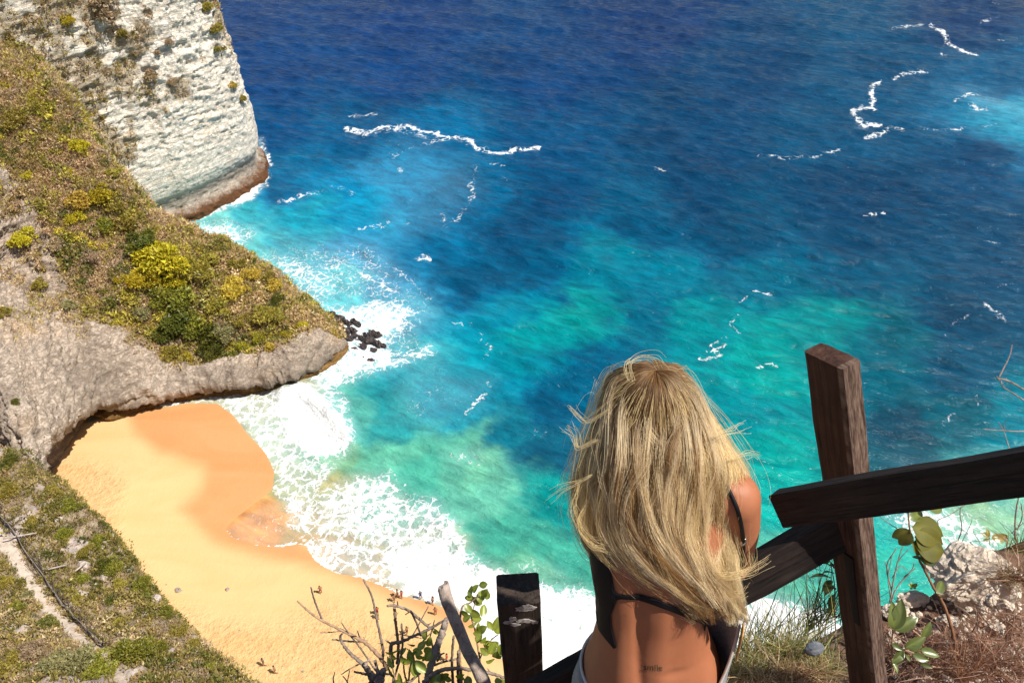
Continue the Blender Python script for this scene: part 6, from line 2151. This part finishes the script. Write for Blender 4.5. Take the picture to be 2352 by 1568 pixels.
branch("stump", [C4(860, 1200), C4(835, 1250), C4(830, 1330), C4(860, 1520)], 3.03, 3.05, 14, 24, M_LOG, bush, bw, 9, 0.06, 4, 91)
lw = at_d(985, 1660, 3.05)
sl = empty("dead_log", lw, "short dead limb leaning left under the leaves, left of the tall log", "dead wood")
branch("limb", [C4(1320, 830), C4(1285, 950), C4(1240, 1060), C4(1205, 1180), C4(1165, 1330), C4(1120, 1500)], 2.98, 3.05, 15, 17, M_LOG, sl, lw, 10, 0.04, 3, 92)

pw_ = at_d(1120, 1680, 2.95)
pole = empty("leaning_log", pw_, "tall weathered grey log with a split top, leaning beside the short dark post", "log")
P = catmull(np.array([at_d(*C4(1295, 560), 2.76), at_d(*C4(1330, 700), 2.77), at_d(*C4(1405, 880), 2.78), at_d(*C4(1480, 1060), 2.80), at_d(*C4(1560, 1210), 2.83), at_d(*C4(1640, 1400), 2.87), at_d(*C4(1730, 1620), 2.92)]), 60)
R = np.interp(np.linspace(0, 1, 60), [0, 0.05, 0.3, 0.62, 0.72, 1], np.array([0.0165, 0.0185, 0.0175, 0.0185, 0.021, 0.022]) * 1.25)
V, F = tube(P - pw_, R, 22)
V = V.reshape(-1, 3)
Vn = V.copy()
cc = np.repeat(P - pw_, 22, 0)
rad = V - cc
rl = np.linalg.norm(rad, axis=1, keepdims=True)
Vn = cc + rad * (1 + 0.10 * fbm(V[:, 0] * 40, V[:, 1] * 40, V[:, 2] * 12, 4, 95) + 0.05 * fbm(V[:, 0] * 120, V[:, 1] * 120, V[:, 2] * 30, 3, 96, 0.6, True))[:, None]
# split in the top end
axd = (P[0] - P[3]) / np.linalg.norm(P[0] - P[3])
ang = np.arctan2(rad @ np.cross(axd, [0, 1, 0]), rad @ np.array([0, 1.0, 0]))
iu = np.repeat(np.arange(60), 22)
lx = (rad @ np.array([1.0, 0, 0])) / 0.018
cut = np.exp(-((lx + 0.25) / 0.16) ** 2) * (iu < 7) * (1 - iu / 7)
Vn = Vn - axd * (cut * 0.024)[:, None]
left = (lx < -0.3) * (iu < 5) * (1 - iu / 5.0)
Vn = Vn - axd * (left * 0.012)[:, None]
mobj("trunk", Vn, F, M_LOG, pole, smooth=False)
for (x, y, s) in ((1490, 1085, 1.0), (1390, 890, 0.8), (1545, 1100, 0.8)):
    c = at_d(*C4(x, y), 2.775) - pw_
    V, F = rock_mesh("knot", int(x), 2, 0.3, 2.0)
    mobj("knot", V * np.array([0.008, 0.007, 0.012]) * s + c, F, M_LOG, pole)

LEAF_G = [leaf_mesh("leaf", 0.043, 0.028, s, ((0.22, 0.26, 0.025), (0.36, 0.38, 0.05)), 0.3, 0.15, 0.85, 8, M_LEAFN) for s in (1, 2, 3, 4)]
RIGHTC = [(1500, 615), (1532, 600), (1590, 572), (1602, 632), (1575, 655), (1545, 690), (1622, 650), (1490, 668), (1525, 780), (1592, 760), (1470, 818), (1540, 820), (1452, 780), (1515, 866), (1550, 892), (1585, 898), (1640, 868), (1682, 862), (1550, 932), (1592, 978), (1622, 1012), (1672, 1010), (1645, 1130), (1712, 1062), (1690, 1092), (1600, 1062), (1660, 1040), (1480, 745), (1560, 960), (1700, 890)]
LEFTC = [(1060, 1012), (1032, 1042), (1140, 1016), (1165, 938), (1195, 990), (1240, 912), (1075, 1072), (1110, 1062), (1180, 1052), (1197, 1086), (1155, 1116), (1090, 1190), (1132, 1172), (1040, 1132), (940, 1062), (902, 1072), (905, 1140), (912, 1216), (1010, 1130), (1300, 1242), (1240, 1270), (1272, 1255), (1420, 1240), (1450, 1262), (1700, 1278), (980, 1262), (1060, 1100), (1120, 1100), (1000, 1060), (930, 1100), (1330, 1262), (1285, 1282), (1480, 1282), (960, 1290), (1020, 1280), (1740, 1290)]
LW = at_d(1060, 1660, 3.08)
shrub = empty("leafy_shrub", LW, "young shrub with small bright green oval leaves around the leaning log", "shrub")
branch("stem", [C4(1435, 1330), C4(1420, 1060), C4(1430, 760), C4(1500, 700), C4(1562, 648)], 3.06, 2.98, 6, 3, M_TWIG_W, shrub, LW, 6, 0, 0, 11)
branch("stem", [C4(1600, 1330), C4(1560, 1080), C4(1530, 900), C4(1505, 800), C4(1540, 690)], 3.06, 3.0, 5, 2.5, M_TWIG_W, shrub, LW, 6, 0, 0, 12)
branch("stem", [C4(1540, 1200), C4(1600, 1040), C4(1690, 940)], 3.04, 3.0, 4, 2, M_TWIG_W, shrub, LW, 6, 0, 0, 13)
branch("stem", [C4(1040, 1330), C4(1060, 1150), C4(1120, 1020), C4(1230, 900)], 3.06, 3.0, 5, 2.5, M_TWIG_W, shrub, LW, 6, 0, 0, 14)
branch("stem", [C4(960, 1330), C4(930, 1200), C4(905, 1080)], 3.06, 3.02, 4, 2, M_TWIG_W, shrub, LW, 6, 0, 0, 15)
branch("stem", [C4(1120, 1330), C4(1110, 1180), C4(1050, 1060)], 3.06, 3.0, 4, 2, M_TWIG_W, shrub, LW, 6, 0, 0, 16)
r = np.random.default_rng(77)
for k, (x, y) in enumerate(RIGHTC + LEFTC):
    u, v = C4(x, y)
    d = 3.0 + r.normal(0, 0.03)
    ang = r.uniform(-0.4, 3.5)
    hd = np.array([math.cos(ang), 0, 0]) + CAMUP * math.sin(ang) + CAMFWD * r.normal(0, 0.45)
    fc_ = -CAMFWD + rand_dirs(1, r)[0] * 0.75
    size = r.uniform(0.72, 1.25) * (1.15 if k < len(RIGHTC) or r.random() < 0.6 else 0.9)
    hu_ = hd / np.linalg.norm(hd)
    place_leaf(shrub, LW, LEAF_G[k % 4], at_d(u, v, d) - hu_ * 0.021 * size, hd, fc_, size)

# ---- sapling with round leaves behind the brown post
SW = at_d(*C6(1330, 1425), 2.42)
sap = empty("sapling", SW, "thin red-stemmed sapling with a few round olive leaves right of the brown post", "sapling")
branch("stem", [C6(1330, 1425), C6(1290, 1270), C6(1250, 1090), C6(1180, 900), C6(1100, 770), C6(1030, 630), C6(975, 520), C6(940, 420), C6(915, 320), C6(900, 220), C6(897, 100)], 2.42, 2.30, 8.5, 3, M_STEM, sap, SW, 8, 0.02, 5, 21)
LEAF_R = [leaf_mesh("leaf", 0.075, 0.052, s, ((0.13, 0.125, 0.02), (0.24, 0.21, 0.035)), 0.12, 0.12, 0.8, 10, M_LEAFN) for s in (11, 12)]
LEAF_L = [leaf_mesh("leaf", 0.085, 0.042, s, ((0.11, 0.145, 0.028), (0.22, 0.25, 0.06)), 0.28, 0.25, 0.8, 10, M_LEAFN) for s in (13, 14, 15)]
LEAF_D = [leaf_mesh("leaf", 0.085, 0.040, s, ((0.05, 0.065, 0.02), (0.11, 0.12, 0.035)), 0.28, 0.3, 0.8, 10, M_LEAFN) for s in (16, 17)]
# (tip-base in photo px) base -> tip
def leaf_bt(parent, pw, me, L0, b, t, d, tilt, face, seed):
    pb, pt = at_d(*b, d), at_d(*t, d + tilt)
    L = np.linalg.norm(pt - pb)
    r = np.random.default_rng(seed)
    place_leaf(parent, pw, me, pb, pt - pb, np.asarray(face) + rand_dirs(1, r)[0] * 0.2, L / L0)


FU = -CAMFWD + CAMUP * 0.35
for k, (b, t, me, L0) in enumerate([
    ((905, 300), (762, 372), LEAF_R[0], 0.075), ((925, 330), (815, 430), LEAF_R[1], 0.075), ((930, 275), (1215, 360), LEAF_R[0], 0.075), ((950, 360), (1212, 430), LEAF_R[1], 0.075),
    ((955, 430), (1225, 480), LEAF_R[0], 0.075), ((930, 420), (1040, 480), LEAF_R[1], 0.075), ((905, 215), (1045, 140), LEAF_L[0], 0.085), ((1000, 545), (1085, 515), LEAF_R[0], 0.075), ((1000, 545), (925, 500), LEAF_D[0], 0.085),
    ((985, 420), (1005, 340), LEAF_D[1], 0.085), ((1000, 550), (1200, 522), LEAF_D[0], 0.085), ((1130, 825), (1205, 715), LEAF_L[1], 0.085), ((1060, 120), (1225, 100), LEAF_L[2], 0.085), ((1130, 830), (1195, 830), LEAF_D[1], 0.085)]):
    leaf_bt(sap, SW, me, L0, C6(*b), C6(*t), 2.32 if b[1] < 700 else 2.37, 0.03, FU, 500 + k)
for k, (pts, w) in enumerate([([(930, 330), (790, 280), (660, 190)], 2.2), ([(935, 280), (1010, 160), (860, 130)], 1.6), ([(1000, 500), (1080, 500), (1160, 575)], 3)]):
    branch("twig", [C6(*p) for p in pts], 2.34, 2.4, w, w * 0.7, M_TWIG, sap, SW, 5, 0, 0, 30 + k)
BW2 = at_d(2075, 1560, 2.35)
bl = empty("broad_leaf_plant", BW2, "low plant with broad pale green leaves hugging the brown post's right side", "plant")
for k, (b, t, q) in enumerate([((770, 1120), (790, 920), 0), ((770, 1120), (865, 930), 1), ((775, 1125), (985, 1030), 2), ((780, 1120), (860, 900), 0), ((870, 1275), (1050, 1200), 1), ((1010, 1190), (1095, 1085), 2),
                               ((860, 1300), (780, 1400), 0), ((780, 1420), (860, 1310), 1), ((930, 1330), (1080, 1385), 0), ((1000, 1290), (1165, 1345), 2), ((1000, 1400), (1095, 1445), 1), ((880, 1330), (915, 1385), 0), ((770, 1395), (820, 1485), 2), ((900, 1290), (1010, 1270), 1), ((760, 1240), (850, 1300), 0)]):
    leaf_bt(bl, BW2, LEAF_L[q], 0.085, C6(*b), C6(*t), 2.30, -0.02, FU, 540 + k)
for k, (pts, w) in enumerate([([(770, 1500), (800, 1400), (900, 1290), (1010, 1190)], 3.5), ([(900, 1110), (960, 1150), (1010, 1195)], 4), ([(770, 1130), (760, 1300), (765, 1500)], 4), ([(1090, 1430), (1200, 1440), (1290, 1455)], 5), ([(860, 1290), (960, 1330), (1090, 1440)], 3)]):
    branch("stem", [C6(*p) for p in pts], 2.33, 2.36, w, w, M_TWIG_W, bl, BW2, 6, 0, 0, 40 + k)
BW3 = at_d(1895, 1520, 2.6)
dl = empty("dark_leaf_plant", BW3, "dark plant with long drooping leaves left of the brown post", "plant")
for k, (b, t, q) in enumerate([((250, 560), (115, 495), 0), ((250, 600), (180, 540), 0), ((260, 700), (95, 640), 1), ((270, 720), (175, 785), 1), ((280, 660), (190, 625), 1), ((285, 830), (220, 975), 0), ((285, 760), (190, 820), 1), ((290, 900), (230, 1000), 1), ((130, 1080), (30, 1130), 0), ((280, 620), (250, 530), 0),
                               ((300, 940), (210, 960), 1), ((290, 800), (215, 720), 0)]):
    leaf_bt(dl, BW3, LEAF_L[1] if k == 0 else LEAF_D[q], 0.085, C6(*b), C6(*t), 2.56, -0.02, FU if k == 0 else CAMUP, 570 + k)
for k, (pts, w) in enumerate([([(300, 1290), (290, 1000), (285, 760), (250, 560)], 4), ([(200, 1290), (220, 1050), (290, 830)], 3), ([(160, 1250), (150, 1000), (175, 700)], 2), ([(60, 1200), (80, 900), (60, 760)], 2), ([(250, 1250), (130, 1000), (0, 860)], 2), ([(180, 640), (95, 605), (100, 555)], 2)]):
    branch("stem", [C6(*p) for p in pts], 2.6, 2.56, w, w * 0.6, M_TWIG, dl, BW3, 6, 0, 0, 50 + k)
# small bare shrub behind the post, twigs on the right edge
TW = at_d(2060, 1400, 2.75)
ts = empty("bare_shrub", TW, "bare grey twiggy shrub just right of the brown post, above the flat ledge", "dead bush")
for k, (pts, w0, w1) in enumerate([([(745, 900), (790, 640), (850, 430)], 4, 2), ([(760, 800), (720, 600), (800, 450)], 4, 2), ([(740, 940), (800, 780), (920, 640), (945, 575)], 4, 2), ([(790, 640), (820, 550), (900, 460)], 3, 1.5), ([(760, 700), (830, 600), (890, 640)], 2, 1.5), ([(730, 640), (700, 560)], 2, 1.5), ([(860, 690), (960, 615)], 2.5, 1.5), ([(750, 860), (730, 700), (760, 520)], 3, 1.5)]):
    branch("twig", [C6(*p) for p in pts], 2.72, 2.70, w0, w1, M_TWIG, ts, TW, 5, 0, 1, 60 + k)
EW = at_d(2330, 1290, 2.8)
et = empty("bare_shrub", EW, "bare twigs rising behind the big limestone boulder", "dead bush")
for k, (pts, w0, w1) in enumerate([([(1305, 510), (1300, 420), (1340, 290), (1325, 180), (1330, 110)], 3, 1.8), ([(1380, 85), (1250, 170), (1150, 215), (1140, 250)], 2, 1.5), ([(1335, 470), (1315, 440), (1320, 400)], 2, 1.2), ([(1330, 420), (1410, 260), (1425, 210)], 1.6, 1), ([(1220, 380), (1300, 430), (1400, 410)], 1.4, 1), ([(1780, 385), (1785, 180), (1815, 10)], 4, 3.4), ([(1800, 300), (1840, 190), (1830, 80)], 3, 2), ([(1750, 330), (1850, 240)], 2, 1.4), ([(1450, 440), (1410, 400), (1530, 395)], 1.4, 1), ([(1500, 430), (1430, 300), (1480, 310)], 1.4, 1)]):
    branch("twig", [C6(*p) for p in pts], 2.85, 2.82, w0, w1, M_TWIG, et, EW, 5, 0, 0, 70 + k)


def CR(x, y):
    return (1715 + x * 0.5312, 735 + y * 0.5312)


RW = at_d(2400, 960, 2.4)
rt = empty("dead_branch", RW, "bare dark twig reaching in from the right, high above the railing", "branch")
for k, (pts, w0, w1) in enumerate([([(1148, 108), (1135, 160), (1110, 210), (1092, 245)], 2, 3.4), ([(1260, 330), (1199, 300), (1130, 262), (1085, 252)], 5, 3.4), ([(1100, 262), (1110, 290), (1150, 315), (1199, 345), (1250, 360)], 2.6, 4), ([(1080, 242), (1092, 260)], 3, 3), ([(1260, 478), (1199, 481), (1120, 478), (1022, 470)], 3.4, 2.2), ([(1090, 440), (1112, 480), (1137, 560)], 1.6, 2.4), ([(1118, 478), (1112, 450), (1125, 430)], 1.6, 1.2)]):
    branch("twig", [CR(*p) for p in pts], 2.4, 2.36, w0, w1, M_TWIG, rt, RW, 6, 0.03, 2, 80 + k)
for (u_, v_) in (CR(1260, 330), CR(1260, 478), CR(1250, 360)):
    P = catmull(np.array([(2.06, 1.48, 82.36), (2.0, 1.56, 82.75), (1.98, 1.60, 83.0), at_d(u_, v_, 2.4)]), 24)
    V, F = tube(P - RW, np.linspace(0.011, 0.0035, 24), 7)
    mobj("branch", V, F, M_TWIG, rt)
SP = at_d(2285, 1240, 2.9)
sg = empty("seedling", SP, "small seedling with orange-tinged leaves sprouting on top of the boulder", "plant")
LEAF_O = leaf_mesh("leaf", 0.05, 0.026, 31, ((0.34, 0.24, 0.04), (0.45, 0.36, 0.07)), 0.3, 0.2, 0.8, 8, M_LEAFN)
for k, (b, t) in enumerate([((1560, 360), (1550, 290)), ((1565, 360), (1505, 325)), ((1600, 380), (1745, 355)), ((1590, 375), (1650, 330)), ((1600, 385), (1690, 385)), ((1570, 380), (1520, 385)), ((1450, 460), (1420, 430)), ((1470, 460), (1520, 440))]):
    leaf_bt(sg, SP, LEAF_O, 0.05, C6(*b), C6(*t), 2.86, 0.0, FU, 600 + k)
branch("stem", [C6(1570, 420), C6(1568, 360)], 2.87, 2.87, 2, 1.5, M_TWIG_W, sg, SP, 5)
SP = at_d(2095, 1352, 2.8)
sg = empty("seedling", SP, "tiny green seedling on the flat ledge below the sapling", "plant")
for k, (b, t) in enumerate([((935, 770), (900, 750)), ((935, 770), (975, 745)), ((935, 775), (965, 785)), ((935, 770), (920, 735)), ((935, 775), (910, 790))]):
    leaf_bt(sg, SP, LEAF_G[k % 4], 0.043, C6(*b), C6(*t), 2.78, 0.0, FU, 620 + k)

# ------------------------------------------------------------------ people and stones on the beach
M_PSKIN = plain("people_skin", (0.34, 0.17, 0.10), 0.6)
SWIM = {"dark": plain("dark_clothes", (0.02, 0.022, 0.03), 0.8), "blue": plain("blue_clothes", (0.03, 0.07, 0.20), 0.8), "red": plain("red_clothes", (0.42, 0.05, 0.04), 0.8), "olive": plain("olive_clothes", (0.15, 0.14, 0.06), 0.8), "grey": plain("grey_clothes", (0.12, 0.12, 0.13), 0.8)}
M_PHAIR = plain("dark_hair", (0.03, 0.02, 0.015), 0.6)


def beach_person(u, v, cloth, top_too, label, walk=0.0, rz=0.0):
    loc, nor = hit(SAND_BVH, u, v)
    z = max(loc.z, 0.05)
    def sk(parts):
        return join(parts)
    w = walk
    skin = [limb([(-0.09, 0, 0.92), (-0.10, 0.06 * w, 0.5), (-0.10, -0.25 * w, 0.05), (-0.10, -0.14 * w, 0.02)], [0.085, 0.06, 0.04, 0.035], 8, 12),
            limb([(0.09, 0, 0.92), (0.10, 0.10 * w, 0.5), (0.10, 0.28 * w, 0.05), (0.10, 0.38 * w, 0.02)], [0.085, 0.06, 0.04, 0.035], 8, 12),
            loft([((0, 0, 0.82), 0.15, 0.10, 0), ((0, 0, 1.0), 0.14, 0.10, 0), ((0, 0.01, 1.15), 0.135, 0.09, 0), ((0, 0, 1.35), 0.19, 0.11, 0), ((0, 0, 1.45), 0.12, 0.08, 0), ((0, 0, 1.52), 0.05, 0.05, 0)], 14, 14),
            limb([(-0.19, 0, 1.40), (-0.25, 0.02, 1.12), (-0.24, 0.12 + 0.1 * w, 0.88)], [0.05, 0.04, 0.03], 8, 8), limb([(0.19, 0, 1.40), (0.25, -0.02, 1.12), (0.24, 0.10 - 0.2 * w, 0.88)], [0.05, 0.04, 0.03], 8, 8),
            ell((0, 0.01, 1.62), (0.085, 0.10, 0.12), n=8)]
    V, F = sk(skin)
    mi = [0] * len(F)
    cl = [loft([((0, 0, 0.78), 0.165, 0.115, 0), ((0, 0, 0.9), 0.165, 0.115, 0), ((0, 0, 1.0), 0.15, 0.108, 0)], 14, 8)]
    if top_too:
        cl.append(loft([((0, 0, 1.0), 0.15, 0.108, 0), ((0, 0.01, 1.15), 0.15, 0.10, 0), ((0, 0, 1.35), 0.20, 0.12, 0), ((0, 0, 1.44), 0.14, 0.09, 0)], 14, 8))
    hr_ = [ell((0, -0.012, 1.655), (0.095, 0.10, 0.11), n=8)]
    for grp, k in ((cl, 1), (hr_, 2)):
        v2, f2 = join(grp)
        F = F + [[i + len(V) for i in q] for q in f2]
        V = np.concatenate([V, v2])
        mi += [k] * len(f2)
    me = mesh_data("person", V, F, mat_index=mi)
    o = link("person", me, None)
    for mm in (M_PSKIN, SWIM[cloth], M_PHAIR):
        me.materials.append(mm)
    o.location = (loc.x, loc.y, z)
    o.rotation_euler = (0, 0, rz)
    return tag(o, label, "person", "people on the beach and in the shallows")


PEOPLE = [
    (608, 1528, "dark", True, "dark-clothed person walking low on the sand, upper of the lower-left pair", 0.8, 2.2),
    (634, 1545, "olive", False, "person in olive shorts walking, lower of the lower-left pair", 0.8, 2.0),
    (738, 1362, "red", False, "lone person standing on the orange sand left of the bare branches", 0.2, 0.5),
    (907, 1381, "grey", False, "leftmost of the three people where the foam meets the sand", 0.3, 1.0),
    (914, 1370, "dark", False, "middle of the three people where the foam meets the sand", 0.2, 1.4),
    (924, 1373, "red", True, "rightmost of the three people where the foam meets the sand", 0.2, 1.2),
    (967, 1375, "blue", True, "dark-clad person standing in the edge of the foam", 0.3, 0.4),
    (995, 1387, "dark", False, "person at the waterline just left of the leaning log", 0.5, 0.9),
    (1001, 1411, "red", False, "person on the sand right beside the leaning log", 0.2, 0.2),
    (868, 1410, "red", True, "upper of two people seen behind the longest upright twig", 0.2, 0.7),
    (870, 1420, "olive", False, "lower of two people seen behind the longest upright twig", 0.2, 1.7),
    (936, 1455, "dark", False, "person on the sand seen between the dead branches", 0.2, 0.9),
    (1027, 1517, "red", True, "person on the sand seen low between the log and the leaves", 0.2, 1.3),
]
for p in PEOPLE:
    beach_person(*p[:5], walk=p[5], rz=p[6])
for k, (u, v, w, lb) in enumerate([
    (410, 1355, 7, "grey boulder with a hollow half buried in the beach sand"), (522, 1353, 5, "small grey rock in the middle of the beach"), (448, 1455, 6, "grey rock at the hillside's foot on the sand"),
    (696, 1541, 3.5, "small dark stone right of the walking pair"), (382, 1342, 2, "tiny pale stone left of the hollow boulder"), (550, 1447, 2, "tiny dark stone alone on the trampled sand")]):
    loc, nor = hit(SAND_BVH, u, v)
    rad = w * (loc - Vector((0, 0, CAM_H))).length / FPX
    V, F = rock_mesh("beach_rock", 440 + k, 3, 0.4, 1.8, (1, 0.8, 0.55))
    if k == 0:
        V[:, 2] -= 0.55 * np.exp(-((V[:, 0] + 0.1) ** 2 + V[:, 1] ** 2) / 0.12) * (V[:, 2] > 0)
    o = mobj("beach_rock", V * rad, F, plain("beach_rock_stone", (0.30, 0.25, 0.21), 0.9, 0.1, 0.3, 4))
    o.location = loc + Vector((0, 0, rad * 0.2))
    tag(o, lb, "rock")
